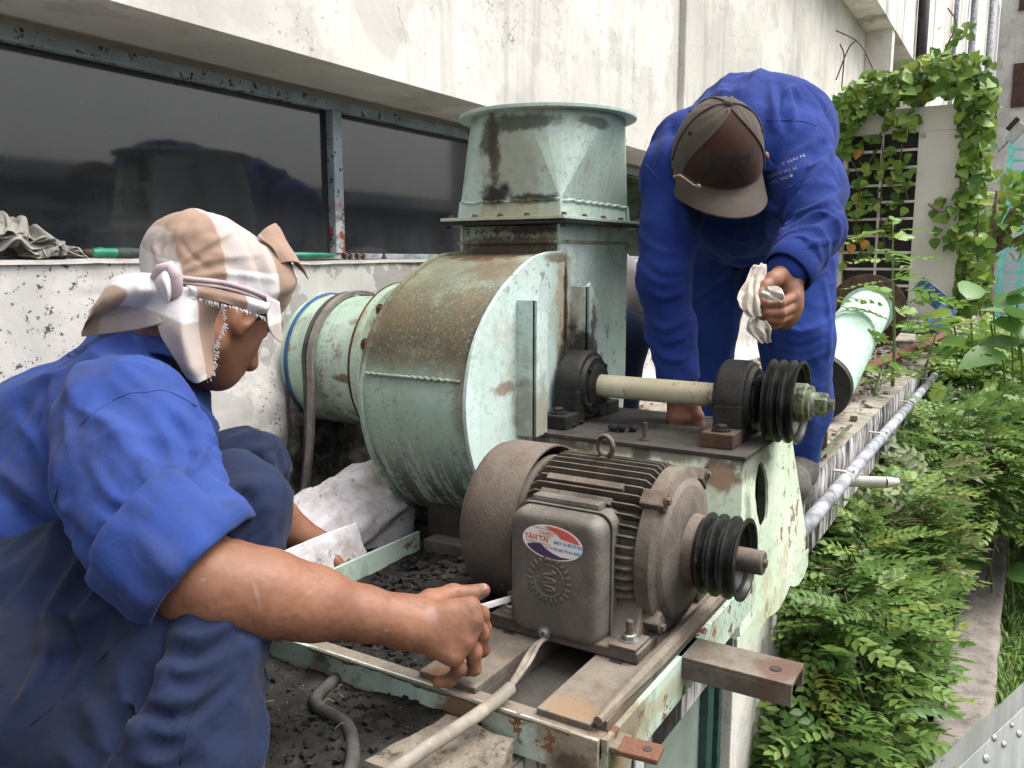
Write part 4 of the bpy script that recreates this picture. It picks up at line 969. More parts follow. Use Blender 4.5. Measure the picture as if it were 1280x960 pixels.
slung('v_belt', 1.375, .017, .010, IR + .008, MT['belt'], 'dusty grey V-belt slung over the inlet duct and hanging to the soil', 'belt')
slung('v_belt', 1.395, .011, .008, IR + .007, MT['rubber'], 'thin dark V-belt hanging beside the grey one on the inlet duct', 'belt', dxs=.012)
tag(MB().tube([at(365, 425, Y=1.462), at(359, 480, Y=1.465), at(362, 540, Y=1.464), at(358, 600, Y=1.45), at(350, 640, Z=.05)], .004, 8).build('wire', MT['rubber'], None, True), 'thin black wire running down the wall left of the inlet duct', 'wire')
# ================================================================== electric motor
MO = thing('electric_motor', 'dust-brown finned electric motor with terminal box and black pulley', 'motor', loc=(1.15, .5, .06))
MX, MZ = 1.15, 0.178
MB().lathe((MX, .640, MZ), AX, [(0, .104), (.235, .104)], 48).build('stator_body', MT['motor'], MO, True)
BODY = MO.children[0]
fang = [-28 + 7.2 * k for k in range(33)]
def fin_mesh(ang, h, y0, y1, th=.0034):
    a = R(ang); rd = V(math.cos(a), 0, math.sin(a)); td = V(-math.sin(a), 0, math.cos(a)); rings_ = []
    for k in range(13):
        u = k / 12; y = y0 + (y1 - y0) * u; e = min(1, 1.0 * min(u, 1 - u) / .10); hh = h * (0.25 + .75 * math.sin(e * math.pi / 2))
        c = V(MX, y, MZ)
        rings_.append([c + rd * (.101) - td * th, c + rd * (.104 + hh * .6) - td * th * .62, c + rd * (.104 + hh) - td * th * .30, c + rd * (.104 + hh) + td * th * .30, c + rd * (.104 + hh * .6) + td * th * .62, c + rd * .101 + td * th])
    return MB().ring_strip(rings_, True, True, True)
for a in fang:
    h = .019
    fin_mesh(a, h, .628, .432).build('fin', MT['motor'], BODY, sharp=40)
# flat cast pads on the upper fins
for (a, y0, y1) in ((125, .60, .475), (138, .60, .485)):
    rd = V(math.cos(R(a)), 0, math.sin(R(a))); td = V(-math.sin(R(a)), 0, math.cos(R(a)))
    MB().obox(V(MX, (y0 + y1) / 2, MZ) + rd * .119, (.010, y0 - y1, .011), rd, (0, 1, 0), td, .001).build('cast_pad', MT['motor'], BODY)
# drive-end shield: thick rounded flange, bolted lugs, stepped boss
SH = MB().lathe((MX, .436, MZ), AX, [(-.004, .100), (-.002, .118), (0, .1205), (.020, .1205), (.022, .118), (.024, .110), (.030, .098), (.036, .078), (.040, .062), (.041, .054), (.056, .052), (.058, .040)], 56).build('end_shield', MT['motor'], MO, sharp=25)
for a in (48, 132, 222, 318):
    rd = V(math.cos(R(a)), 0, math.sin(R(a))); td = V(-math.sin(R(a)), 0, math.cos(R(a)))
    lg = MB().obox(V(MX, .423, MZ) + rd * .121, (.022, .036, .026), rd, (0, 1, 0), td, .003).build('lug', MT['motor'], SH)
    bolt(V(MX, .405, MZ) + rd * .127, AX, .006, .006, 'bolt', MT['bolt'], lg)
MB().lathe((MX, .64, MZ), (0, 1, 0), [(-.012, .100), (-.010, .112), (0, .112), (.004, .108)], 48).build('rear_shield', MT['motor'], MO, sharp=40)
# fan cowl: drum with rounded back edge and a gap at its mouth
cw = MB().lathe((MX, .630, MZ), (0, 1, 0), [(0, .126), (.0, .129), (.004, .129), (.078, .1285), (.094, .124), (.104, .112), (.108, .09), (.109, .02)], 64, False, True)
COWL = cw.build('fan_cowl', MT['cowl'], MO, sharp=50)
bolt(V(MX - .127 * math.cos(R(35)), .66, MZ - .127 * math.sin(R(35))), (-math.cos(R(35)), 0, -math.sin(R(35))), .004, .003, 'screw', MT['bolt'], COWL, False)
# feet
for (x0, x1) in ((.992, 1.065), (1.235, 1.315)):
    ft = MB().box((x0, .412, .0605), (x1, .648, .078), .003)
    xm = x1 if x0 < 1.1 else x0; sg = 1 if x0 < 1.1 else -1
    ft.hexa([(xm - sg * .05, .425, .076), (xm + sg * .03, .425, .076), (xm + sg * .03, .64, .076), (xm - sg * .05, .64, .076), (xm - sg * .012, .43, .13), (xm + sg * .04, .43, .13), (xm + sg * .04, .635, .13), (xm - sg * .012, .635, .13)])
    FT = ft.build('foot', MT['motor'], MO, bev=.002)
    for yy in (.434, .625):
        pl = MB().box((xm - sg * .075, yy - .02, .0782), (xm - sg * .025, yy + .02, .083), .001).build('foot_plate', MT['motor'], FT)
        b0 = V(xm - sg * .05, yy, .083)
        MB().lathe(b0, (0, 0, 1), [(0, .0098), (.008, .0098), (.0092, .0078)], 6).lathe(b0, (0, 0, 1), [(-.0005, .0135), (.0016, .0135)], 18).build('nut', MT['nut_zinc'], FT)
        MB().tube([b0 + V(0, 0, .005), b0 + V(0, 0, .027), b0 + V(0, 0, .029)], [.0052, .0052, .004], 12).build('stud', MT['bolt'], FT)
# eye bolt
eb = MB(); e0 = V(MX - .002, .537, MZ + .119)
eb.lathe(e0, (0, 0, 1), [(-.004, .0095), (.004, .0095), (.006, .006)], 18)
ring_ = [e0 + V(.0155 * math.cos(t) * .35, .0155 * math.cos(t) * .94, .0205 + .0155 * math.sin(t)) for t in np.linspace(0, 2 * math.pi, 28)]
eb.tube(ring_, .0042, 10, False).build('eye_bolt', MT['motor'], MO, sharp=50)
# pulley
PU2 = vpulley(.372, 3, .0595, .0185, .02, .011, MT['pulley'], MO, MX, MZ)
MB().lathe((MX, .372, MZ), AX, [(-.03, .044), (-.001, .044)], 30).build('shaft_collar', MT['black_iron'], MO)
ke = MB().lathe((MX, .36, MZ), AX, [(0, .0175), (.068, .0175), (.070, .0155)], 24).build('shaft_end', MT['motor'], MO, sharp=30)
MB().lathe((MX, .292, MZ), AX, [(0, .006), (.006, .006)], 6).build('key_screw', MT['bolt'], ke)

# terminal box
BXF = .984
def rrect(y0, y1, z0, z1, r, n=7):
    pts = []
    for (cy_, cz_, a0) in ((y1 - r, z1 - r, 0), (y0 + r, z1 - r, 90), (y0 + r, z0 + r, 180), (y1 - r, z0 + r, 270)):
        for k in range(n):
            a = R(a0 + 90 * k / (n - 1)); pts.append((cy_ + r * math.cos(a), cz_ + r * math.sin(a)))
    return pts
y0, y1, z0, z1 = .466, .612, .068, .252
rings_ = []
for (x, k) in ((1.06, 0), (1.012, 0), (.996, .0015), (.988, .005), (.985, .0095), (BXF, .015)):
    rings_.append([V(x, a, b) for a, b in rrect(y0 + k, y1 - k, z0 + k, z1 - k, .022 - k * .4)])
TB = MB().ring_strip(rings_, True, True, True).build('terminal_box', MT['motor_box'], MO, sharp=35)
rings_ = [[V(x, a, b) for a, b in rrect(y0 - k, y1 + k, z0 - k, z1 + k, .02)] for x, k in ((1.018, .0005), (1.017, .003), (1.024, .003), (1.025, .0005))]
MB().ring_strip(rings_).build('lid_rim', MT['motor_box'], TB)
MB().box((1.03, .49, .247), (1.055, .60, .262), .006).build('conduit_boss', MT['motor_box'], TB)
s0 = at(680, 791, X=BXF - .001)
sc1 = MB().lathe(s0, (-1, 0, 0), [(0, .0072), (.003, .0068), (.0045, .0045)], 20).lathe(s0 + V(.001, 0, 0), (-1, 0, 0), [(0, .0095), (.0012, .0095)], 20).build('screw', MT['nut_zinc'], TB, sharp=30)
for d in ((1, 1), (1, -1)):
    MB().obox(s0 + V(-.0046, 0, 0), (.0006, .0075, .0013), (1, 0, 0), (0, d[0], d[1]), (0, -d[1], d[0])).build('screw_slot', MT['dark_inside'], sc1)
# cast emblem: toothed ring with a coil inside
ec = at(686, 726, X=BXF); em = MB()
def epos(y, z, h=0): return V(BXF - h, ec[1] - y, ec[2] + z)        # y to the right as seen
for rr_ in (.0225, .0345):
    pass
em.tube([epos(.0235 * math.cos(t), .0235 * math.sin(t), .0004) for t in np.linspace(0, 2 * math.pi, 49)], .0018, 6, False)
for k in range(22):
    t = 2 * math.pi * k / 22; d = V(math.cos(t), math.sin(t)); n2 = V(-d[1], d[0])
    for a_, b_ in (((.0255, -.0006), (.034, -.0006)), ):
        p0 = d * .0255; p1 = d * .0338
        em.tube([epos(*p0, .0005), epos(*p1, .0005)], .0018, 5)
    p0 = d * .0345 - n2 * .003; p1 = d * .0345 + n2 * .003; em.tube([epos(*p0, .0005), epos(*p1, .0005)], .0011, 5)
EMB = em.build('gear_emblem', MT['motor_box'], TB, True)
co = []
for k in range(61):
    u = k / 60; zz = .0150 - .030 * u; sn = math.sin(u * 5 * math.pi + .4); co.append(epos(.0095 * math.copysign(abs(sn) ** .6, sn), zz, .0007))
MB().tube(co, .0026, 6).build('coil_emblem', MT['motor_box'], EMB, True)

# ---- text helper (flat lettering turned into mesh)
def text_pts(txt, size, align='LEFT', bold=0.0, shear=0.0):
    c = bpy.data.curves.new('lettering', 'FONT'); c.body = txt; c.size = size; c.align_x = align; c.offset = bold; c.shear = shear; c.resolution_u = 3
    o_ = bpy.data.objects.new('lettering', c); COL.objects.link(o_); dg = bpy.context.evaluated_depsgraph_get()
    me = bpy.data.meshes.new_from_object(o_.evaluated_get(dg)); vs_ = [tuple(v.co) for v in me.vertices]; fs_ = [tuple(p.vertices) for p in me.polygons]
    bpy.data.objects.remove(o_); bpy.data.curves.remove(c); bpy.data.meshes.remove(me); return vs_, fs_
# oval sticker
sl, sr = at(653, 672, X=BXF), at(728, 690, X=BXF); sC = at(690.5, 678.5, X=BXF)
eu = sr - sl; hw = np.linalg.norm(eu) / 2; eu /= np.linalg.norm(eu); ev = np.cross(eu, V(-1, 0, 0)); ev = -ev if ev[2] < 0 else ev; hh = hw * .52
def spt(a, b, h): return sC + eu * a * hw + ev * b * hh + V(-h, 0, 0)
def flatpoly(pts, h, name, mat, parent): return MB().prism([spt(a, b, h) for a, b in pts], (.0003, 0, 0)).build(name, mat, parent)
el = [(math.cos(t), math.sin(t)) for t in np.linspace(0, 2 * math.pi, 48, endpoint=False)]
STK = flatpoly(el, .0008, 'oval_sticker', MT['st_white'], TB)
STK['label'] = 'oval white maker sticker with red and purple swooshes'
def arc(t0, t1, r, n=16): return [(r * math.cos(R(t0 + (t1 - t0) * k / n)), r * math.sin(R(t0 + (t1 - t0) * k / n))) for k in range(n + 1)]
flatpoly(arc(108, 14, .93) + [(.55, .28), (.28, .33), (.16, .52), (-.02, .70)], .0012, 'red_swoosh', MT['st_red'], STK)
flatpoly(arc(205, 312, .93) + [(.3, -.72), (.02, -.60), (-.22, -.40), (-.36, -.20), (-.62, -.22)], .0012, 'purple_swoosh', MT['st_purple'], STK)
def stext(txt, a, b, size, mat, bold=0.0):
    vs_, fs_ = text_pts(txt, size, bold=bold * size)
    if vs_: mesh_obj('print', [spt(a, b, .0013) + eu * v[0] + ev * v[1] for v in vs_], fs_, mat, STK, smooth=False)
stext('TÂN TAI', -.92, -.02, .0098, MT['st_red'], .03)
stext('TÀI MỘC', -.46, .40, .0062, MT['st_orange'], .03)
stext('CH. MÁY ĐIỆN CƠ ĐIỆN NƯỚC', -.66, .68, .0025, MT['st_black'], .01)
stext('CN-CHUYÊN SỬA', -.60, .24, .0034, MT['st_green'], .01)
stext('ĐC: ĐƯỜNG PHÙNG K.5 TX.TA', -.86, -.20, .0028, MT['st_black'], .02)
stext('BƠM TAY MÔTƠ, ĐK QUẠT MÁY', -.80, -.36, .0028, MT['st_black'], .02)
stext('MÁY N ĐƯỜNG', .06, -.02, .0064, MT['st_blue'], .03)
stext('XE MƯỜNG ĐIỆN', .06, -.40, .0056, MT['st_blue'], .03)

# supply cable from the terminal box
cb = [at(686, 797, X=1.01), at(672, 806, Z=.075), at(658, 826, Z=.068), at(645, 848, Z=.068), at(634, 866, Z=.068)]
CBL = thing('motor_cable', 'dusty grey supply cable running from the terminal box over the front beam', 'cable', loc=cb[-1])
for k, off in enumerate((-.0045, 0, .0045)):
    pp = [np.array(p_) + V(0, off * (1.0 - .035 * i) + .0025 * math.sin(i * .5 + k * 2) * (1 - i / 21), .002 * math.sin(i * .4 + k)) for i, p_ in enumerate(crom([tuple(c_) for c_ in cb], 5))]
    MB().tube(pp, .0032, 8).build('core', MT['cable'], CBL, True)
sh = [at(638, 860, Z=.069), at(622, 874, Z=.067), at(600, 891, Z=.064), at(560, 918, Z=.06), at(520, 944, Z=.057), at(478, 975, Z=.05)]
MB().tube(crom([tuple(c_) for c_ in sh], 6), [.0085] * 31, 12).build('sheath', MT['cable'], CBL, True)
# hose emerging from under the front beam
hs_ = [V(0.86, .80, .012), V(.80, .785, .02), V(.745, .762, .022), at(432, 905, Z=.02), at(441, 935, Z=.018), at(437, 965, Z=.02), at(420, 1000, Z=.02)]
tag(MB().tube(crom([tuple(c_) for c_ in hs_], 6), [.0085] * 37, 12).build('rubber_hose', MT['rubber'], None, True), 'dark rubber hose curling out from under the front beam', 'hose')
# concrete block under the beam corner
def block(name, corners, h, seed, mat, label, cat):
    c_ = [V(*p_) for p_ in corners]; bm = bmesh.new()
    vs_ = [bm.verts.new(tuple(p_)) for p_ in c_] + [bm.verts.new(tuple(p_ + V(0, 0, h))) for p_ in c_]
    for f in [(0, 3, 2, 1), (4, 5, 6, 7), (0, 1, 5, 4), (1, 2, 6, 5), (2, 3, 7, 6), (3, 0, 4, 7)]: bm.faces.new([vs_[i] for i in f])
    bmesh.ops.subdivide_edges(bm, edges=bm.edges[:], cuts=9, use_grid_fill=True)
    P_ = np.array([v.co for v in bm.verts]); C_ = P_.mean(0); n = fbm(P_, 16, 4, seed); d = P_ - C_; d /= np.linalg.norm(d, axis=1)[:, None]
    for v, k, dd in zip(bm.verts, n, d): v.co += Vector(dd * float(.012 * k - .004))
    return tag(MB().bm(bm).build(name, mat, None, sharp=60), label, cat)
b0 = [at(470, 985, Z=-.0), at(690, 985, Z=0), at(628, 905, Z=0), at(560, 893, Z=0)]
block('concrete_block', [V(.67, .615, -.015), V(.67, .45, -.015), V(.808, .485, -.015), V(.808, .595, -.015)], .046, 6, MT['stone'], 'broken buff concrete block wedged before the front beam corner', 'concrete block')
# ================================================================== SDF modelling kit (bodies, clothes)
class SDF:
    def __init__(s, lo, hi, h):
        s.lo = np.array(lo, float); s.h = h; n = np.ceil((np.array(hi) - s.lo) / h).astype(int) + 1
        s.ax = [s.lo[i] + h * np.arange(n[i]) for i in range(3)]; s.D = np.full(n, 0.2, np.float32)
    def _sl(s, lo, hi):
        r = []
        for i in range(3):
            a = int(np.clip(np.floor((lo[i] - s.lo[i]) / s.h), 0, len(s.ax[i]) - 1)); b = int(np.clip(np.ceil((hi[i] - s.lo[i]) / s.h) + 1, a + 1, len(s.ax[i]))); r.append(slice(a, b))
        return tuple(r)
    def _put(s, sl, d, k, op):
        A = s.D[sl]
        if op == 'sub':
            hq = np.clip(0.5 - 0.5 * (A + d) / k, 0, 1); s.D[sl] = A * (1 - hq) - d * hq + k * hq * (1 - hq)
        else:
            hq = np.clip(0.5 + 0.5 * (A - d) / k, 0, 1); s.D[sl] = A * (1 - hq) + d * hq - k * hq * (1 - hq)
    def _grid(s, sl): return s.ax[0][sl[0]][:, None, None], s.ax[1][sl[1]][None, :, None], s.ax[2][sl[2]][None, None, :]
    def cone(s, a, b, ra, rb, k=0.02, op='add'):
        a = np.array(a, float); b = np.array(b, float); m_ = max(ra, rb) + k * 1.5 + 3 * s.h
        sl = s._sl(np.minimum(a, b) - m_, np.maximum(a, b) + m_); X, Y, Z = s._grid(sl); ba = b - a; L = ba @ ba + 1e-12
        t = np.clip(((X - a[0]) * ba[0] + (Y - a[1]) * ba[1] + (Z - a[2]) * ba[2]) / L, 0, 1)
        d = np.sqrt((X - a[0] - t * ba[0]) ** 2 + (Y - a[1] - t * ba[1]) ** 2 + (Z - a[2] - t * ba[2]) ** 2) - (ra + (rb - ra) * t)
        s._put(sl, d.astype(np.float32), k, op); return s
    def chain(s, pts, rr, k=0.02):
        for i in range(len(pts) - 1): s.cone(pts[i], pts[i + 1], rr[i], rr[i + 1], k)
        return s
    def ell(s, c, r, axes=None, k=0.02, op='add'):
        c = np.array(c, float); r = np.array(r, float); m_ = r.max() + k * 1.5 + 3 * s.h
        sl = s._sl(c - m_, c + m_); X, Y, Z = s._grid(sl); A = np.eye(3) if axes is None else np.array([np.array(q_) / np.linalg.norm(q_) for q_ in axes])
        p = [(X - c[0]) * A[i][0] + (Y - c[1]) * A[i][1] + (Z - c[2]) * A[i][2] for i in range(3)]
        k0 = np.sqrt(sum((p[i] / r[i]) ** 2 for i in range(3))); k1 = np.sqrt(sum((p[i] / r[i] ** 2) ** 2 for i in range(3))) + 1e-9
        s._put(sl, (k0 * (k0 - 1) / k1).astype(np.float32), k, op); return s
    def cut(s, p, n, k=0.004):
        """remove everything on the +n side of the plane through p"""
        n = np.array(n, float); n /= np.linalg.norm(n); X, Y, Z = s._grid((slice(None),) * 3)
        d = -((X - p[0]) * n[0] + (Y - p[1]) * n[1] + (Z - p[2]) * n[2]); s._put((slice(None),) * 3, (d + 0 * s.D).astype(np.float32), k, 'sub'); return s
    def mesh(s, smooth=1):
        D = s.D; S = D < 0; nx, ny, nz = D.shape
        cs = [(i, j, k) for i in (0, 1) for j in (0, 1) for k in (0, 1)]
        cnt = np.zeros((nx - 1, ny - 1, nz - 1), np.int8)
        for (i, j, k) in cs: cnt += S[i:nx - 1 + i, j:ny - 1 + j, k:nz - 1 + k]
        act = (cnt > 0) & (cnt < 8); I = np.argwhere(act); vid = np.full(act.shape, -1, np.int64); vid[act] = np.arange(len(I))
        vals = {c: D[I[:, 0] + c[0], I[:, 1] + c[1], I[:, 2] + c[2]] for c in cs}
        acc = np.zeros((len(I), 3)); n = np.zeros(len(I))
        for a in cs:
            for ax in range(3):
                if a[ax]: continue
                b = list(a); b[ax] = 1; b = tuple(b); da, db = vals[a], vals[b]; mk = (da < 0) != (db < 0)
                t = np.where(mk, da / (da - db + 1e-12 * (da == db)), 0); p = np.array(a, float)[None, :] + np.zeros((len(I), 1)); p[:, ax] += t
                acc += p * mk[:, None]; n += mk
        Vv = s.lo + s.h * (I + acc / n[:, None]); F = []
        for ax in range(3):
            o1, o2 = [q_ for q_ in range(3) if q_ != ax]
            sa = [slice(None)] * 3; sb = [slice(None)] * 3; sa[ax] = slice(0, -1); sb[ax] = slice(1, None)
            A = S[tuple(sa)]; B = S[tuple(sb)]; ch = np.argwhere(A != B)
            ok = (ch[:, o1] > 0) & (ch[:, o2] > 0) & (ch[:, o1] < D.shape[o1] - 1) & (ch[:, o2] < D.shape[o2] - 1); ch = ch[ok]
            if not len(ch): continue
            def g(d1, d2):
                c = ch.copy(); c[:, o1] += d1; c[:, o2] += d2; return vid[c[:, 0], c[:, 1], c[:, 2]]
            q_ = np.stack([g(-1, -1), g(0, -1), g(0, 0), g(-1, 0)], 1); ins = A[ch[:, 0], ch[:, 1], ch[:, 2]]
            flip = ins if ax != 1 else ~ins
            q_[~flip] = q_[~flip][:, ::-1]; F.append(q_)
        F = np.concatenate(F); F = F[(F >= 0).all(1)]
        for _ in range(smooth):
            ac = np.zeros_like(Vv); n = np.zeros(len(Vv))
            for i in range(4):
                a, b = F[:, i], F[:, (i + 1) % 4]
                np.add.at(ac, a, Vv[b]); np.add.at(n, a, 1); np.add.at(ac, b, Vv[a]); np.add.at(n, b, 1)
            Vv = Vv * .5 + .5 * ac / np.maximum(n, 1)[:, None]
        return Vv, F
def vnormals(Vv, F):
    n = np.cross(Vv[F[:, 2]] - Vv[F[:, 0]], Vv[F[:, 3]] - Vv[F[:, 1]]); N = np.zeros_like(Vv)
    for i in range(4): np.add.at(N, F[:, i], n)
    return N / (np.linalg.norm(N, axis=1)[:, None] + 1e-12)
def segdist(P, a, b):
    a = np.array(a, float); b = np.array(b, float); ba = b - a; t = np.clip((P - a) @ ba / (ba @ ba + 1e-12), 0, 1); return np.linalg.norm(P - a - t[:, None] * ba, axis=1), t
def folds(Vv, F, lst, noise=()):
    """lst: (a, b, height, width) ridges with a trough on both sides; noise: (amp, scale, stretch dir or None)"""
    N = vnormals(Vv, F); d = np.zeros(len(Vv))
    for (a, b, h, w_) in lst:
        r_, t = segdist(Vv, a, b); e = np.exp(-(r_ / w_) ** 2) - .55 * np.exp(-(r_ / (w_ * 2.1)) ** 2); d += h * e * (0.35 + .65 * np.sin(np.pi * np.clip(t, .08, .92)))
    for (amp, sc, seed, st) in noise:
        Q = Vv if st is None else Vv * np.array(st); n = vnoise(Q, sc, seed); n2 = 1 - np.abs(vnoise(Q, sc * .7, seed + 5)) * 2
        d += amp * (.5 * n + .5 * n2)
    return Vv + N * d[:, None]
def sstep(x, a, b):
    t = np.clip((x - a) / (b - a), 0, 1); return t * t * (3 - 2 * t)
def crease(P, a, b, r, lam, amp, skew, seed, phase=0.0, t0=0.0, t1=1.0, cover=0.5):
    """bunched cloth creases round a limb a-b: rounded ridges, sharp valleys, broken up by noise"""
    a = np.array(a, float); b = np.array(b, float); L = np.linalg.norm(b - a); d = (b - a) / L; s = (P - a) @ d; rad = P - a - s[:, None] * d
    ref = V(0, 0, 1) if abs(d[2]) < .85 else V(1, 0, 0); u = np.cross(d, ref); u /= np.linalg.norm(u); v = np.cross(d, u); ang = np.arctan2(rad @ v, rad @ u); rr = np.linalg.norm(rad, axis=1)
    w_ = sstep(s / L, t0 - .10, t0 + .10) * (1 - sstep(s / L, t1 - .10, t1 + .10)) * (1 - sstep(rr, r * 1.35, r * 1.8))
    ph = (s + skew * r * np.sin(ang + phase) + 1.1 * lam * fbm(P, .45 / lam, 2, seed)) / lam
    f_ = .55 - np.abs(np.sin(np.pi * ph)) ** .8
    mk = sstep(fbm(P, .5 / r, 2, seed + 31) + .35 * np.cos(ang - phase), -.45 + (1 - cover) * .6, .35 + (1 - cover) * .6)
    return amp * f_ * w_ * (.2 + .8 * mk)
def drag(P, dirs, scale, amp, seed, cover=.5):
    """long soft drag folds running along a direction"""
    d = np.array(dirs, float); d /= np.linalg.norm(d); al = P @ d; Q = P - d * al[:, None] * .80 + .02 * np.stack([fbm(P, 9, 2, seed + k) for k in range(3)], 1)
    n = np.abs(vnoise(Q, scale, seed)); n2 = np.abs(vnoise(Q, scale * 1.9, seed + 7)); mk = sstep(fbm(P, scale * .35, 2, seed + 13), -.3 - cover * .4, .4 - cover * .4)
    return amp * (.45 - np.minimum(n, .55) * 1.6 + .35 * (.35 - n2 * 1.2)) * mk
def apply_d(Vv, F, d): return Vv + vnormals(Vv, F) * d[:, None]
def limb_folds(a, b, r, n, h, w_, seed, side=None, arc=1.6):
    """short crossing folds around a limb"""
    rg_ = np.random.default_rng(seed); a = np.array(a); b = np.array(b); d = (b - a) / np.linalg.norm(b - a); ref = V(0, 0, 1) if abs(d[2]) < .8 else V(1, 0, 0)
    u = np.cross(d, ref); u /= np.linalg.norm(u); v = np.cross(d, u); out = []
    for i in range(n):
        t = (i + rg_.uniform(.1, .9)) / n; c = a + (b - a) * t; th = rg_.uniform(0, 6.28) if side is None else side + rg_.normal() * .8
        ln = rg_.uniform(.4, 1) * arc; sk = rg_.normal() * .35
        pts = [c + d * sk * r * (q_ - .5) * ln + r * (math.cos(th + ln * (q_ - .5)) * u + math.sin(th + ln * (q_ - .5)) * v) for q_ in (0, .5, 1)]
        hq = h * rg_.uniform(.5, 1.1) * (1 if rg_.random() < .75 else -1)
        out += [(pts[0], pts[1], hq, w_), (pts[1], pts[2], hq, w_)]
    return out
def from_cam(bvh, px, py):
    r = FW + RT * (px - PCX) / FPX - UP * (py - PCY) / FPX; hit = bvh.ray_cast(Vector(CAM), Vector(r).normalized()); return hit
def surf_line(name, bvh, px, rad, mat, parent, lift=.0006, n=5):
    """a seam lying on a surface, traced where the photograph shows it"""
    pts = []
    for (x, y) in [tuple(q_) for q_ in crom([V(*p_) for p_ in px], n)]:
        h = from_cam(bvh, x, y)
        if h[0] is not None and (not pts or np.linalg.norm(np.array(h[0]) - pts[-1]) < .06): pts.append(np.array(h[0]) + np.array(h[1]) * lift)
    if len(pts) > 1: return MB().tube(pts, rad, 6).build(name, mat, parent, True)
def SF(v, f, lst):
    """creases traced on a surface: (pixel path, height, width) -> ridge segments lying on the mesh"""
    bv = BVHTree.FromPolygons([tuple(p_) for p_ in v], [tuple(int(i) for i in q_) for q_ in f])
    N = vnormals(v, f); d = np.zeros(len(v))
    for (px, h, w_) in lst:
        pts = [np.array(q_[0]) for q_ in [from_cam(bv, x, y) for (x, y) in crom([V(*p_) for p_ in px], 3)] if q_[0] is not None]
        if len(pts) < 2: continue
        best = np.full(len(v), 9.0); tb = np.zeros(len(v)); n = len(pts) - 1
        for k in range(n):
            if np.linalg.norm(pts[k] - pts[k + 1]) > .12: continue
            r_, t = segdist(v, pts[k], pts[k + 1]); up_ = r_ < best; best = np.where(up_, r_, best); tb = np.where(up_, (k + t) / n, tb)
        e = np.exp(-(best / w_) ** 1.5) - .5 * np.exp(-(best / (w_ * 2.2)) ** 2); d += h * e * np.sin(np.pi * np.clip(tb, .06, .94)) ** .6
    return v + N * d[:, None]
def bvh_of(o):
    me = o.data; return BVHTree.FromPolygons([tuple(v.co) for v in me.vertices], [tuple(p.vertices) for p in me.polygons])
def bez_patch(ctrl, nu, nv):
    """smooth patch through a grid of points (Catmull-Rom both ways)"""
    C_ = np.array(ctrl, float)
    def cr(A, n):
        m_ = len(A); B = np.concatenate([2 * A[:1] - A[1:2], A, 2 * A[-1:] - A[-2:-1]]); ts = np.linspace(0, m_ - 1 - 1e-9, n); o = []
        for t in ts:
            i = int(t); u = t - i; p = B[i:i + 4]; o.append(.5 * (2 * p[1] + (-p[0] + p[2]) * u + (2 * p[0] - 5 * p[1] + 4 * p[2] - p[3]) * u * u + (-p[0] + 3 * p[1] - 3 * p[2] + p[3]) * u ** 3))
        return np.array(o)
    G_ = cr(C_, nu); return np.transpose(cr(np.transpose(G_, (1, 0, 2)), nv), (1, 0, 2))
def sheet(name, ctrl, nu, nv, mat, parent=None, thick=.0015, amp=.003, sc=25, seed=0, jag=0.0, weave=None):
    G_ = bez_patch(ctrl, nu, nv); P_ = G_.reshape(-1, 3); idx = np.arange(nu * nv).reshape(nu, nv)
    q_ = np.stack([idx[:-1, :-1], idx[1:, :-1], idx[1:, 1:], idx[:-1, 1:]], -1).reshape(-1, 4)
    N = vnormals(P_, q_); P_ = P_ + N * (amp * .7 * fbm(P_, sc, 3, seed) + amp * 1.1 * (.5 - 1.6 * np.abs(vnoise(P_, sc * .6, seed + 3))) + amp * .6 * (.4 - 1.4 * np.abs(vnoise(P_, sc * 1.3, seed + 8))))[:, None]
    if jag:
        e = np.zeros((nu, nv), bool); e[-1] = True; e[:, -1] = True; e[0] = True; P_[e.ravel()] += jag * RNG.normal(size=(e.sum(), 3))
    n = len(P_); vs_ = np.concatenate([P_, P_ - N * thick]); fs_ = [tuple(f) for f in q_] + [tuple(f[::-1] + n) for f in q_]
    bd = list(idx[0, :]) + list(idx[1:, -1]) + list(idx[-1, -2::-1]) + list(idx[-2:0:-1, 0])
    for i in range(len(bd)): a, b = bd[i], bd[(i + 1) % len(bd)]; fs_.append((a, b, b + n, a + n))
    o_ = mesh_obj(name, vs_, fs_, mat, parent)
    if weave is not None: set_weave(o_, weave(vs_))
    return o_
def set_weave(o_, W):
    a = o_.data.attributes.new('weave', 'FLOAT_VECTOR', 'POINT'); a.data.foreach_set('vector', np.asarray(W, np.float32).ravel())
def pxd(*q_): return [[at(c_[0], c_[1], D=c_[2]) for c_ in row] for row in q_]
def K(x, y, d): return at(x, y, D=d)
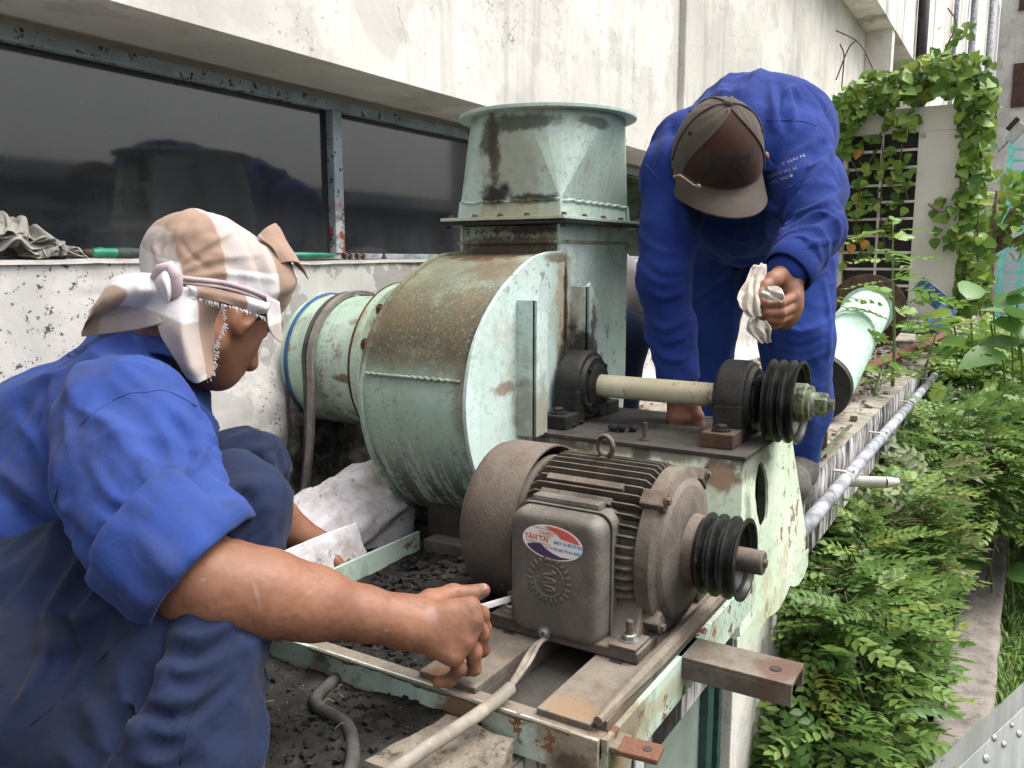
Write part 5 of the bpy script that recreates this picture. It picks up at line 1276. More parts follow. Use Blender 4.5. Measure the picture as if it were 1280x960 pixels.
def hand_sdf(wrist, mcps, fingers, thumb, fr=.0098, h=.0017, palm_r=.015, wr=.024, k=.006, nails=True, forearm=None):
    """palm + four fingers (polylines) + thumb as one skin"""
    allp = np.array([wrist] + [p_ for f in fingers for p_ in f] + list(thumb) + ([f_[0] for f_ in forearm] if forearm else [])); s_ = SDF(allp.min(0) - .045 if not forearm else allp.min(0) - .06, allp.max(0) + (.045 if not forearm else .06), h)
    for f in fingers: s_.cone(wrist, f[0], wr * .8, palm_r, .012)
    for i in range(3): s_.cone((wrist * .35 + fingers[i][0] * .65), (fingers[i + 1][0] * .65 + wrist * .35), palm_r * .9, palm_r * .9, .010); s_.cone(fingers[i][0], fingers[i + 1][0], palm_r * .8, palm_r * .8, .004)
    for i, f in enumerate(fingers):
        r0 = fr * (1, 1.03, .97, .86)[i]
        for j in range(len(f) - 1): s_.cone(f[j], f[j + 1], r0 * (1.06 - .08 * j), r0 * (1.0 - .085 * (j + 1)), .0028)
        s_.ell(f[0], (r0 * 1.22,) * 3, None, .004); s_.ell(f[1], (r0 * 1.10,) * 3, None, .003)
    s_.cone(wrist, thumb[0], wr * .7, palm_r * 1.0, .012)
    for j in range(len(thumb) - 1): s_.cone(thumb[j], thumb[j + 1], fr * (1.45, 1.15, 1.05)[j], fr * (1.15, 1.05, .92)[j], .006)
    if forearm:
        for i in range(len(forearm) - 1): s_.cone(forearm[i][0], forearm[i + 1][0], forearm[i][1], forearm[i + 1][1], .02)
    return s_
# ================================================================== squatting worker
def join_meshes(parts):
    vs_, fs_ = [], []; n = 0
    for a, b in parts: vs_.append(a); fs_.append(np.asarray(b) + n); n += len(a)
    return np.concatenate(vs_), np.concatenate(fs_)
WA = thing('person', 'squatting worker in blue shirt and plaid headcloth reaching with a wrench', 'person', loc=K(120, 960, .95))
SR, ER, WR = K(158, 530, 1.07), K(258, 727, .95), K(503, 777, 1.05)
rdir = V(-.46, -.87, 0); SL = SR - rdir * .27 + V(0, 0, -.085)
NK = K(190, 450, 1.25); HC = K(268, 364, 1.235); CH = K(95, 560, 1.24); PV = K(-60, 800, 1.16)
KR, AR_, HR = K(297, 632, 1.045), K(192, 1075, .87), K(0, 800, 1.06)
KL, AL_, HL = K(298, 590, 1.22), K(235, 850, 1.24), K(20, 740, 1.30)
# right forearm and hand
fingers = [[K(587, 761, 1.060), K(601, 768, 1.088), K(606, 786, 1.100), K(599, 799, 1.100)],
           [K(589, 779, 1.055), K(601, 792, 1.080), K(603, 812, 1.088), K(593, 819, 1.094)],
           [K(581, 800, 1.050), K(592, 815, 1.068), K(593, 836, 1.076), K(581, 838, 1.082)],
           [K(566, 818, 1.047), K(574, 836, 1.058), K(563, 850, 1.064), K(547, 853, 1.066)]]
thumb = [K(538, 752, 1.085), K(566, 742, 1.112), K(588, 743, 1.120), K(604, 738, 1.124)]
def tt(a, b, t): return a + (b - a) * t
fa = [(tt(SR, ER, .55), .044), (ER, .043), (tt(ER, WR, .10), .0465), (tt(ER, WR, .28), .048), (tt(ER, WR, .52), .041), (tt(ER, WR, .80), .030), (WR, .0265), (tt(ER, WR, 1.06), .027)]
hs1 = hand_sdf(WR, None, fingers, thumb, fr=.0108, h=.0022, palm_r=.0155, wr=.025, forearm=fa)
hs1.ell(K(215, 745, .945), (.024,) * 3, None, .03)          # elbow point
for a_, b_ in zip(fingers[:-1], fingers[1:]): pass
hm = hs1.mesh(1); N_ = vnormals(*hm)
hm = (hm[0] + N_ * (.0003 * vnoise(hm[0], 180, 3) + .0003 * vnoise(hm[0], 60, 5))[:, None], hm[1])
# left forearm and hand (mostly behind the knee)
WL_, EL_ = K(398, 684, 1.56), K(300, 622, 1.50)
lf = [[K(416, 692, 1.56 + .012 * i), K(432, 702 + 4 * i, 1.57 + .012 * i), K(440, 714 + 4 * i, 1.58 + .012 * i), K(436, 722 + 4 * i, 1.58 + .012 * i)] for i in range(4)]
lt = [K(408, 692, 1.545), K(420, 702, 1.54), K(428, 710, 1.54), K(434, 717, 1.54)]
hl = hand_sdf(WL_, None, lf, lt, fr=.0095, h=.003, palm_r=.014, forearm=[(tt(SL, EL_, .6), .042), (EL_, .042), (tt(EL_, WL_, .4), .041), (WL_, .027)]).mesh(1)
# head: cranium, face, jaw, nose, ears, neck
hf = RT * .40 + FW * .78 - UP * .48; hf /= np.linalg.norm(hf)      # facing right, away and down
hu = UP * .85 + RT * .20 + FW * .20; hu = hu - hf * (hu @ hf); hu /= np.linalg.norm(hu); hr_ = np.cross(hf, hu); hr_ /= np.linalg.norm(hr_)
HS = SDF(HC - .22, HC + .22, .0032); HA = [hf, hr_, hu]
def HP(f, r, u): return HC + hf * f + hr_ * r + hu * u
HS.ell(HP(0, 0, 0), (.092, .073, .084), HA, .01); HS.ell(HP(.035, 0, -.055), (.066, .062, .072), HA, .03); HS.ell(HP(.062, 0, -.098), (.030, .034, .024), HA, .03)
HS.cone(HP(.0, .045, -.085), HP(.06, .018, -.105), .026, .018, .02).cone(HP(.0, -.045, -.085), HP(.06, -.018, -.105), .026, .018, .02)
HS.cone(HP(.098, 0, -.02), HP(.116, 0, -.055), .010, .014, .012); HS.ell(HP(.092, 0, -.082), (.014, .024, .010), HA, .008)
HS.cone(HP(.088, .05, .002), HP(.096, 0, -.004), .010, .012, .012).cone(HP(.088, -.05, .002), HP(.096, 0, -.004), .010, .012, .012)
for sg in (1, -1):
    HS.ell(HP(.090, sg * .030, -.018), (.012, .014, .010), HA, .006, 'sub'); HS.ell(HP(.082, sg * .030, -.018), (.012, .013, .011), HA, .003)
    HS.ell(HP(.004, sg * .077, -.032), (.018, .010, .030), [hf, hr_ + hf * -.35 * sg, hu], .006); HS.ell(HP(.006, sg * .087, -.030), (.009, .007, .017), [hf, hr_, hu], .004, 'sub'); HS.ell(HP(.012, sg * .077, -.058), (.008, .006, .009), None, .005)
HS.cone(HP(-.015, 0, -.06), NK, .056, .060, .03)
head = HS.mesh(1)
core = SDF(np.minimum(NK, CH) - .5, np.maximum(NK, CH) + .45, .012).cone(CH, PV, .10, .11, .05).cone(SR, SL, .055, .055, .05).cone(SR, tt(SR, ER, .6), .05, .043, .04).cone(SL, tt(SL, EL_, .65), .05, .042, .04).cone(NK, CH, .055, .10, .05).mesh(1)
vA, fA = join_meshes([hm, head, hl, core]); bodyA = mesh_obj('body', vA, fA, MT['skin'], WA)
for f in fingers:      # finger nails
    pass
nl = MB(); d_ = thumb[3] - thumb[2]; d_ /= np.linalg.norm(d_); nn = -FW + UP * .9; nn -= d_ * (nn @ d_); nn /= np.linalg.norm(nn)
nl.obox(thumb[3] + nn * .0088 - d_ * .0005, (.010, .0085, .0010), d_, np.cross(nn, d_), nn, .0006).build('nail', MT['nail'], bodyA)
# hair at the temple below the cloth
hA = SDF(HC - .16, HC + .16, .004); hA.ell(HP(0, 0, -.004), (.099, .0775, .084), HA, .005); hA.ell(HP(-.02, 0, -.03), (.085, .074, .075), HA, .01); hA.cut(HP(.045, 0, -.02), hf * .8 - hu * .6, .006); hA.cut(HP(.005, 0, 0), -hf, .004)
hv = hA.mesh(1); mesh_obj('hair', hv[0], hv[1], MT['hair'], WA)

# shirt
bb = np.array([SR, SL, ER, CH, PV, NK]); SH1 = SDF(bb.min(0) - .2, bb.max(0) + .17, .0054)
SH1.cone(K(100, 580, 1.23), PV, .125, .155, .04); SH1.cone(K(55, 610, 1.3), K(-60, 730, 1.3), .125, .15, .04); SH1.cone(SR, SL, .080, .070, .05); SH1.cone(NK + V(0, 0, -.03), CH, .070, .13, .05)
SH1.cone(K(160, 478, 1.17), K(60, 560, 1.22), .066, .088, .04); SH1.cone(K(185, 570, 1.2), K(100, 690, 1.2), .10, .11, .06)
cuff = K(247, 705, .965); ax_ = cuff - SR; ax_ /= np.linalg.norm(ax_)
SH1.chain([SR, K(172, 590, 1.02), K(200, 650, .985), K(236, 690, .968), cuff + ax_ * .05], [.084, .088, .084, .074, .070], .025)
SH1.chain([SL, tt(SL, EL_, .4), tt(SL, EL_, .8)], [.075, .07, .062], .04)
cdir = K(330, 752, .98) - K(236, 690, .968); cnv = cdir / np.linalg.norm(cdir) + ax_ * .45; SH1.cut(cuff + ax_ * .004, cnv, .004)
SH1.cone(NK + UP * .030 - RT * .03, NK - RT * .075 - UP * .02, .048, .045, .02)
v, f = SH1.mesh(2)
def PF(a, b, da, h, w_, db=None): return (K(a[0], a[1], da), K(b[0], b[1], da if db is None else db), h, w_)
d = crease(v, SR, cuff, .095, .050, .015, .9, 31, phase=2.4, t0=.25, t1=1.0, cover=.55) + crease(v, K(185, 620, 1.0), cuff, .085, .030, .008, -1.2, 35, phase=1.0, cover=.4)
arm = np.minimum(segdist(v, SR, cuff)[0] / .16, 1); body_ = sstep(arm, .7, 1.0)
d += body_ * drag(v, K(0, 760, 1.1) - K(120, 560, 1.1), 17, .024, 51, .7) + (1 - body_) * drag(v, K(215, 700, .95) - K(130, 540, 1.0), 18, .015, 55, .5)
d += .0016 * fbm(v, 45, 3, 6)
v = apply_d(v, f, d)
v = SF(v, f, [([(225, 495), (252, 522), (268, 560), (278, 592)], .016, .009), ([(262, 552), (246, 578), (232, 600)], .014, .008), ([(205, 510), (232, 545), (246, 590)], -.016, .011), ([(252, 505), (272, 535), (282, 570)], .010, .007), ([(190, 520), (212, 560), (222, 610)], .007, .010),
    ([(66, 600), (78, 645), (118, 690), (178, 742)], -.018, .013), ([(80, 560), (72, 610), (90, 655)], .010, .010), ([(0, 618), (50, 655), (112, 706)], -.024, .015), ([(0, 585), (45, 622), (80, 655)], .016, .012), ([(0, 668), (45, 700), (95, 745)], .016, .011), ([(0, 700), (40, 735), (70, 790)], -.012, .010), ([(20, 520), (48, 560), (62, 610)], .010, .010), ([(100, 470), (84, 520), (88, 570)], .008, .009), ([(60, 470), (48, 520), (30, 560)], -.009, .010), ([(120, 470), (160, 452), (205, 470)], .006, .008), ([(110, 570), (140, 620), (190, 640)], .008, .009), ([(120, 640), (150, 665), (170, 700)], .010, .009), ([(150, 560), (175, 600), (168, 640)], -.007, .010), ([(10, 800), (35, 760), (70, 700)], .014, .010)])
shA = mesh_obj('shirt', v, f, MT['shirt_a'], WA); bvA = bvh_of(shA)
for px in ([(85, 442), (105, 462), (125, 485), (140, 501)], [(140, 501), (160, 492), (185, 490), (205, 488), (228, 497), (246, 508)], [(140, 501), (112, 520), (92, 545), (82, 575), (72, 610), (66, 640)], [(94, 437), (114, 458), (134, 482), (147, 497)]):
    surf_line('seam', bvA, px, .0009, MT['seam'], shA, lift=.0002)
# rolled-up cuff standing proud of the sleeve
cn = cnv / np.linalg.norm(cnv); e1 = np.cross(cn, UP); e1 /= np.linalg.norm(e1); e2 = np.cross(cn, e1); cu = []; cc0 = cuff + ax_ * .004; nA = 110
prf = [(-.088, .0735), (-.086, .0835), (-.075, .0880), (-.055, .0890), (-.035, .0885), (-.015, .0870), (.000, .0850), (.008, .0805), (.009, .074), (.002, .068), (-.03, .062)]
for (t_, r_) in prf:
    ring = []
    for q_ in range(nA):
        a_ = 2 * math.pi * q_ / nA; dd = e1 * math.cos(a_) + e2 * math.sin(a_); ctr = cc0 + cn * t_ - ax_ * (-.0) ; ring.append(ctr + dd * r_ * (1 + .04 * math.sin(2 * a_ + .6)))
    cu.append(ring)
Pc = np.array(cu).reshape(-1, 3); wob = .010 * (.35 - np.abs(vnoise(Pc * 1.0, 26, 3)) * 1.2) + .006 * fbm(Pc, 40, 2, 5); Nc = Pc - (cc0 + np.outer((Pc - cc0) @ cn, cn)); Nc /= np.linalg.norm(Nc, axis=1)[:, None]; Pc = Pc + Nc * wob[:, None] + np.outer(.008 * vnoise(Pc, 14, 9), cn)
MB().ring_strip([list(Pc[i * nA:(i + 1) * nA]) for i in range(len(prf))]).build('rolled_cuff', MT['shirt_a'], shA, True)
MB().tube([tuple(p_) for p_ in crom([tuple(K(165, 400, 1.2)), tuple(K(178, 398, 1.24)), tuple(K(196, 404, 1.28))], 4)], .006, 6).build('collar', MT['shirt_a'], shA, True)
sheet('collar', pxd([(142, 420, 1.195), (172, 405, 1.185), (206, 408, 1.175), (226, 424, 1.17)], [(146, 434, 1.175), (178, 422, 1.160), (210, 426, 1.150), (234, 442, 1.150)], [(150, 450, 1.155), (184, 440, 1.140), (216, 446, 1.130), (240, 462, 1.135)]), 16, 34, MT['shirt_a'], shA, .003, .002, 24, 3)
# trousers
bb = np.array([HR, KR, AR_, HL, KL, AL_, PV]); TR1 = SDF(bb.min(0) - .14, bb.max(0) + .14, .0062)
TR1.cone(HR, HL, .12, .12, .05); TR1.chain([HR, tt(HR, KR, .5), KR], [.112, .092, .064], .03); TR1.chain([KR, tt(KR, AR_, .35), tt(KR, AR_, .75), AR_], [.062, .066, .070, .070], .02)
TR1.cone(tt(KR, HR, .45), tt(KR, AR_, .55), .088, .080, .03); TR1.cone(K(20, 880, 1.06), tt(KR, AR_, .75), .12, .085, .03); TR1.cone(K(-20, 840, 1.08), K(80, 820, 1.04), .12, .10, .04); TR1.chain([HL, tt(HL, KL, .5), KL], [.115, .095, .066], .04); TR1.chain([KL, tt(KL, AL_, .4), AL_], [.064, .070, .065], .025)
v, f = TR1.mesh(2)
d = crease(v, KR, AR_, .074, .072, .014, 1.6, 61, phase=1.2, t0=.15, t1=1.0, cover=.45) + crease(v, KR, AR_, .074, .040, .006, -1.2, 66, phase=2.2, t0=.1, t1=1.0, cover=.3) + crease(v, HR, KR, .10, .060, .014, .8, 63, phase=.5, t0=.1, t1=1.1, cover=.6) + crease(v, HL, KL, .09, .05, .010, .8, 68, phase=.5, t0=.3, t1=1.2, cover=.6) + drag(v, KR - HR, 16, .016, 65, .6) + .0016 * fbm(v, 42, 3, 9)
v = apply_d(v, f, d)
v = SF(v, f, [([(214, 758), (196, 800), (172, 860), (140, 920), (110, 975)], -.040, .018), ([(212, 790), (250, 800), (300, 770)], .016, .010), ([(200, 835), (245, 838), (300, 800)], .016, .010), ([(206, 815), (250, 822), (300, 786)], -.014, .010), ([(190, 875), (240, 875), (290, 838)], .015, .010), ([(178, 905), (225, 915), (285, 870)], .013, .010), ([(185, 892), (235, 895), (285, 855)], -.012, .009), ([(165, 945), (210, 950), (270, 905)], .013, .010),
    ([(60, 760), (110, 770), (160, 740)], .012, .011), ([(40, 820), (90, 820), (150, 780)], -.010, .012), ([(285, 600), (310, 625), (322, 660)], -.008, .010), ([(262, 690), (300, 672), (328, 655)], .008, .008), ([(20, 880), (50, 840), (60, 780)], .012, .010)])
trA = mesh_obj('trousers', v, f, MT['trouser_a'], WA); bt = bvh_of(trA)
surf_line('seam', bt, [(188, 762), (150, 800), (110, 840), (70, 880), (40, 905)], .0009, MT['seam_dark'], trA, lift=.0002)
surf_line('seam', bt, [(300, 790), (270, 840), (240, 900), (225, 955)], .0009, MT['seam_dark'], trA, lift=.0002)
# shoes
for (ank, nm) in ((AR_, 1), (AL_, 2)):
    s_ = SDF(ank - V(.12, .2, .12), ank + V(.3, .2, .1), .006); z0 = max(ank[2] - .05, .03); fd = V(.87, -.46, 0)
    ank = ank - fd * (.09 if nm == 1 else 0); s_.cone(V(ank[0], ank[1], z0 + .02), V(ank[0], ank[1], z0) + fd * .16, .045, .036, .03).cone(V(*ank[:2], z0 + .02), ank, .045, .045, .03); s_.cut(V(0, 0, .016), V(0, 0, -1), .004); hv = s_.mesh(1); mesh_obj('shoe', hv[0], hv[1], MT['boot'], WA)

# plaid headcloth: wrapped dome, cord, knot, tails, frayed drape
def weave(P_):
    d = np.asarray(P_) - HC; a = d @ (hf * .75 + hu * .55 + hr_ * .2); b = d @ (hu * .75 - hf * .6 + hr_ * .25); return np.stack([a + .31, b + .33, d @ hr_], 1)
DM = SDF(HC - .2, HC + .2, .0038); DM.ell(HP(-.004, 0, .002), (.0985, .080, .089), HA, .02)
DM.ell(K(264, 349, 1.235), (.092, .086, .078), [hf * .9 + hu * .25, hr_, hu], .02); DM.ell(K(243, 326, 1.23), (.070, .075, .060), HA, .03); DM.ell(K(310, 350, 1.25), (.055, .08, .06), HA, .03)
bandn = np.cross(K(345, 378, 1.2) - K(205, 343, 1.2), FW); bandn /= np.linalg.norm(bandn); bandn = -bandn if bandn[2] > 0 else bandn
DM.cut(K(275, 376, 1.13), bandn, .006)
v, f = DM.mesh(2)
c0 = K(205, 345, 1.16); fd = []
for (x, y) in ((230, 268), (262, 264), (290, 275), (320, 295), (342, 330), (210, 285), (195, 310)):
    fd.append((c0, K(x, y, 1.15), .0055, .008)); 
fd += [PF((200, 320), (262, 330), 1.13, -.004, .009), PF((262, 330), (330, 370), 1.13, .004, .009), PF((300, 285), (325, 360), 1.14, .005, .007), PF((315, 300), (340, 365), 1.15, -.004, .006), PF((212, 350), (250, 290), 1.13, .004, .006)]
v = folds(v, f, fd, [(.001, 60, 8, None)]); v = apply_d(v, f, drag(v, hf * .7 + hu * .7, 24, .004, 71, .6)); v = SF(v, f, [([(206, 338), (222, 300), (258, 268)], .0060, .006), ([(204, 334), (208, 305), (226, 280)], .0055, .006), ([(210, 343), (250, 312), (300, 284)], .0060, .006), ([(214, 346), (262, 326), (328, 318)], .0060, .006), ([(220, 349), (282, 342), (342, 350)], .0050, .005), ([(198, 326), (192, 306), (200, 290)], .0045, .005), ([(300, 280), (326, 310), (340, 350)], .0055, .006), ([(285, 276), (312, 312), (330, 360)], -.0045, .006), ([(225, 300), (240, 320), (262, 338)], -.004, .005)])
DOME = mesh_obj('headcloth', v, f, MT['scarf'], WA); set_weave(DOME, weave(v)); bd_ = bvh_of(DOME)
surf_line('cord', bd_, [(205, 346), (240, 349), (280, 354), (315, 364), (346, 378)], .0042, MT['scarf_band'], DOME, lift=.001)
surf_line('cord', bd_, [(205, 352), (240, 355), (280, 360), (315, 370), (345, 384)], .0030, MT['scarf_band'], DOME, lift=.001)
sheet('knot', pxd([(196, 338, 1.13), (208, 333, 1.11), (216, 340, 1.13)], [(192, 350, 1.12), (205, 350, 1.095), (219, 352, 1.12)], [(198, 365, 1.12), (208, 366, 1.10), (218, 366, 1.12)], [(202, 378, 1.13), (209, 380, 1.12), (216, 378, 1.13)]), 18, 14, MT['scarf'], DOME, .004, .002, 30, 4, weave=weave)
MB().tube([K(192, 350, 1.125), K(200, 337, 1.115), K(212, 334, 1.11), K(220, 345, 1.115), K(221, 362, 1.12), K(214, 374, 1.125)], [.006, .008, .009, .009, .008, .006], 10).build('knot_loop', MT['scarf_band'], DOME, True)
# tail hanging back over the shoulder
sheet('tail', pxd([(205, 345, 1.13), (206, 362, 1.12), (210, 380, 1.12), (224, 396, 1.125)], [(176, 340, 1.13), (178, 362, 1.10), (184, 384, 1.13), (200, 405, 1.12)], [(148, 346, 1.14), (146, 372, 1.11), (152, 392, 1.15), (170, 412, 1.14)], [(128, 362, 1.16), (122, 384, 1.14), (120, 400, 1.17), (135, 417, 1.17)], [(113, 385, 1.18), (108, 400, 1.17), (103, 412, 1.19), (103, 420, 1.20)]), 60, 44, MT['scarf'], DOME, .0018, .0045, 18, 6, weave=weave)
# frayed drape covering the nape and the side of the neck
dr = sheet('drape', pxd([(205, 356, 1.135), (240, 358, 1.125), (272, 364, 1.125), (300, 372, 1.14)], [(196, 380, 1.13), (228, 385, 1.11), (256, 386, 1.12), (285, 380, 1.135)], [(198, 408, 1.125), (226, 412, 1.10), (252, 412, 1.125), (274, 405, 1.15)], [(210, 436, 1.12), (232, 440, 1.10), (252, 442, 1.12), (269, 438, 1.155)], [(226, 460, 1.12), (240, 465, 1.105), (254, 466, 1.12), (266, 462, 1.15)], [(236, 472, 1.125), (246, 478, 1.115), (256, 474, 1.125), (264, 468, 1.15)]), 70, 50, MT['scarf'], DOME, .0018, .005, 16, 12, weave=weave)
sheet('brow_flap', pxd([(232, 356, 1.125), (270, 361, 1.122), (310, 371, 1.134), (340, 380, 1.165)], [(236, 362, 1.120), (272, 369, 1.120), (308, 378, 1.130), (336, 388, 1.160)], [(240, 374, 1.126), (274, 376, 1.119), (302, 387, 1.134), (330, 393, 1.162)]), 50, 14, MT['scarf'], DOME, .0012, .0030, 34, 3, weave=weave)
sheet('temple_flap', pxd([(336, 372, 1.16), (350, 378, 1.19)], [(335, 392, 1.165), (351, 398, 1.2)], [(338, 410, 1.17), (352, 415, 1.2)], [(344, 422, 1.185), (352, 428, 1.2)]), 26, 14, MT['scarf'], DOME, .0015, .003, 30, 9, weave=weave)
# stiff brow corner sticking out in front
sheet('corner', pxd([(322, 296, 1.22), (340, 310, 1.21), (350, 330, 1.21)], [(335, 283, 1.23), (352, 308, 1.22), (362, 328, 1.215)], [(345, 280, 1.25), (360, 306, 1.24), (374, 332, 1.225)], [(338, 296, 1.27), (362, 322, 1.255), (383, 350, 1.235)]), 36, 30, MT['scarf'], DOME, .0018, .004, 24, 15, weave=weave)
# fringe threads along the torn edges
fr_ = MB(); rg = np.random.default_rng(5)
edges = [((238, 371), (300, 386), 1.114, 1.126, (.1, 1)), ((300, 386), (331, 397), 1.125, 1.155, (.2, 1)), ((274, 372), (281, 405), 1.14, 1.15, (1, .2)), ((281, 405), (266, 440), 1.15, 1.152, (1, .4)), ((270, 440), (264, 470), 1.152, 1.15, (1, .4)), ((236, 473), (264, 472), 1.12, 1.15, (0, 1))]
for (a, b, d0, d1, dr_) in edges:
    L = math.hypot(b[0] - a[0], b[1] - a[1])
    for i in range(int(L * .9)):
        u = rg.random(); x, y = a[0] + (b[0] - a[0]) * u, a[1] + (b[1] - a[1]) * u; d = d0 + (d1 - d0) * u - .002; l = rg.uniform(1.5, 4); ox, oy = dr_[0] * l + rg.normal() * 1.2, dr_[1] * l + rg.normal() * 1.2
        fr_.tube([K(x - ox * .3, y - oy * .3, d), K(x + ox * .5, y + oy * .5, d), K(x + ox, y + oy + rg.random(), d + .001)], .0005, 4)
tag(fr_.build('fringe', MT['fringe'], DOME), kind='stuff')

# the wrench he holds
wa, wb = K(592, 762, 1.088), at(646, 746, X=1.02); wd_ = wb - wa; wd_ /= np.linalg.norm(wd_)
WRN = thing('wrench', 'bright steel wrench gripped in the squatting worker\'s hand', 'wrench', loc=wa)
nn = UP - wd_ * (UP @ wd_); nn /= np.linalg.norm(nn)
MB().obox((wa + wb) / 2 - wd_ * .02, (np.linalg.norm(wb - wa) + .05, .009, .0045), wd_, nn, np.cross(wd_, nn), .0018).build('handle', MT['chrome'], WRN)
MB().lathe(wb + wd_ * .010 - np.cross(wd_, nn) * .004, np.cross(wd_, nn), [(0, .008), (0, .0125), (.008, .0125), (.008, .008)], 24, False, False).build('ring_end', MT['chrome'], WRN)
# ================================================================== bending worker
WB = thing('person', 'worker in deep blue uniform and brown cap bending over behind the fan shaft', 'person', loc=(2.35, .62, 0))
sR, sL = K(846, 222, 1.80), K(990, 190, 1.78)
eR, wR = K(829, 350, 1.74), K(849, 478, 1.76); eL, wL = K(1020, 288, 1.62), K(985, 338, 1.55)
nk = K(918, 175, 1.80); hip = V(2.36, .63, .80); hR, hL = V(2.36, .74, .78), V(2.33, .55, .78)
kR, aR = K(880, 420, 2.32), K(872, 585, 2.36); kL, aL = K(995, 425, 2.12), K(995, 578, 2.20)
bb = np.array([sR, sL, eR, wR, eL, wL, nk, hip]); S2 = SDF(bb.min(0) - .17, bb.max(0) + .2, .0058)
S2.cone(nk + V(.02, 0, .0), hip + V(-.05, 0, .02), .11, .155, .05); S2.cone(K(935, 168, 1.92), K(940, 205, 2.15), .13, .14, .05); S2.cone(K(955, 170, 1.88), K(950, 240, 2.05), .12, .13, .05); S2.cone(sR, sL, .078, .080, .05); S2.cone(K(872, 195, 1.86), K(985, 168, 1.88), .10, .105, .05)
S2.cone(K(925, 260, 1.9), K(935, 275, 2.05), .115, .115, .05)
S2.chain([sR, tt(sR, eR, .55), eR, tt(eR, wR, .5), wR], [.074, .060, .053, .049, .045], .025)
S2.chain([sL, tt(sL, eL, .55), eL, tt(eL, wL, .6), wL], [.078, .062, .052, .046, .040], .025)
S2.cut(wR, wR - eR, .005)
v, f = S2.mesh(2)
# cut the left cuff locally
v2 = S2
d = crease(v, sR, eR, .065, .055, .008, 1.1, 81, phase=4.0, t0=.2, cover=.5) + crease(v, eR, wR, .05, .048, .008, 1.0, 82, phase=4.6, t0=0, t1=.9, cover=.7) + crease(v, sL, eL, .065, .048, .009, 1.0, 83, phase=4.0, t0=.2, cover=.6) + crease(v, eL, wL, .046, .034, .007, 1.0, 84, phase=4.4, cover=.7)
ar_ = np.minimum(np.minimum(segdist(v, sR, eR)[0], segdist(v, eR, wR)[0]), np.minimum(segdist(v, sL, eL)[0], segdist(v, eL, wL)[0])); bw = sstep(ar_, .07, .11)
d += bw * drag(v, K(930, 300, 1.9) - K(930, 110, 1.9), 14, .022, 85, .6) + .0015 * fbm(v, 40, 3, 26)
v = apply_d(v, f, d); fl = []
v = SF(v, f, [([(962, 100), (966, 130), (966, 158)], .014, .010), ([(985, 112), (990, 135), (992, 160)], .014, .010), ([(974, 105), (978, 135), (980, 158)], -.014, .009), ([(1046, 175), (1020, 215), (990, 262), (972, 300)], .018, .012), ([(1030, 180), (1003, 222), (978, 262)], -.018, .012), ([(1052, 240), (1022, 258), (990, 268)], .014, .009), ([(1050, 262), (1020, 276), (995, 285)], -.012, .009), ([(1045, 300), (1015, 305), (995, 318)], .010, .007), ([(838, 150), (848, 200), (856, 260)], -.016, .012), ([(818, 170), (806, 210), (800, 260)], .012, .011), ([(845, 235), (858, 270), (862, 310)], .016, .011), ([(870, 250), (876, 290), (868, 330)], -.014, .010),
    ([(798, 290), (820, 312), (856, 318)], .012, .009), ([(800, 325), (826, 345), (858, 345)], -.011, .009), ([(802, 355), (828, 372), (860, 362)], .012, .009), ([(806, 395), (830, 412), (860, 398)], .011, .008), ([(812, 420), (834, 436), (862, 424)], -.010, .008), ([(818, 440), (838, 450), (862, 446)], .010, .007), ([(895, 285), (920, 300), (960, 296)], .012, .010), ([(900, 100), (880, 125), (868, 160)], .010, .012), ([(1000, 100), (1025, 125), (1040, 165)], -.008, .011), ([(930, 95), (925, 110), (918, 122)], .008, .010)])
shB = mesh_obj('shirt', v, f, MT['shirt_b'], WB); bB = bvh_of(shB)
for px in ([(958, 150), (980, 150), (1004, 152), (1022, 158)], [(1022, 158), (1040, 130), (1046, 115)], [(1022, 158), (1012, 185), (1003, 205)], [(806, 205), (822, 222), (836, 240), (842, 252)], [(948, 250), (970, 240), (990, 232)], [(917, 272), (918, 290), (919, 305)], [(935, 268), (936, 285), (938, 300)], [(822, 455), (838, 462), (858, 458)]):
    surf_line('seam', bB, px, .0009, MT['seam'], shB, lift=.0002)
hb = from_cam(bB, 926, 286)
if hb[0] is not None: MB().lathe(np.array(hb[0]), np.array(hb[1]), [(0, .006), (.002, .006)], 14).build('button', MT['cap_logo'], shB)
# collar tip and pocket flap
sheet('collar', pxd([(938, 172, 1.70), (950, 190, 1.69), (958, 206, 1.69)], [(946, 178, 1.69), (960, 196, 1.675), (970, 209, 1.68)], [(944, 212, 1.69), (956, 214, 1.68), (972, 211, 1.68)]), 20, 16, MT['shirt_b'], shB, .002, .002, 25, 2)
sheet('pocket_flap', pxd([(952, 251, 1.71), (968, 246, 1.69), (982, 240, 1.69)], [(956, 264, 1.70), (970, 262, 1.665), (988, 254, 1.67)], [(963, 270, 1.70), (972, 271, 1.675), (992, 258, 1.675)]), 20, 16, MT['shirt_b'], shB, .002, .002, 25, 5)
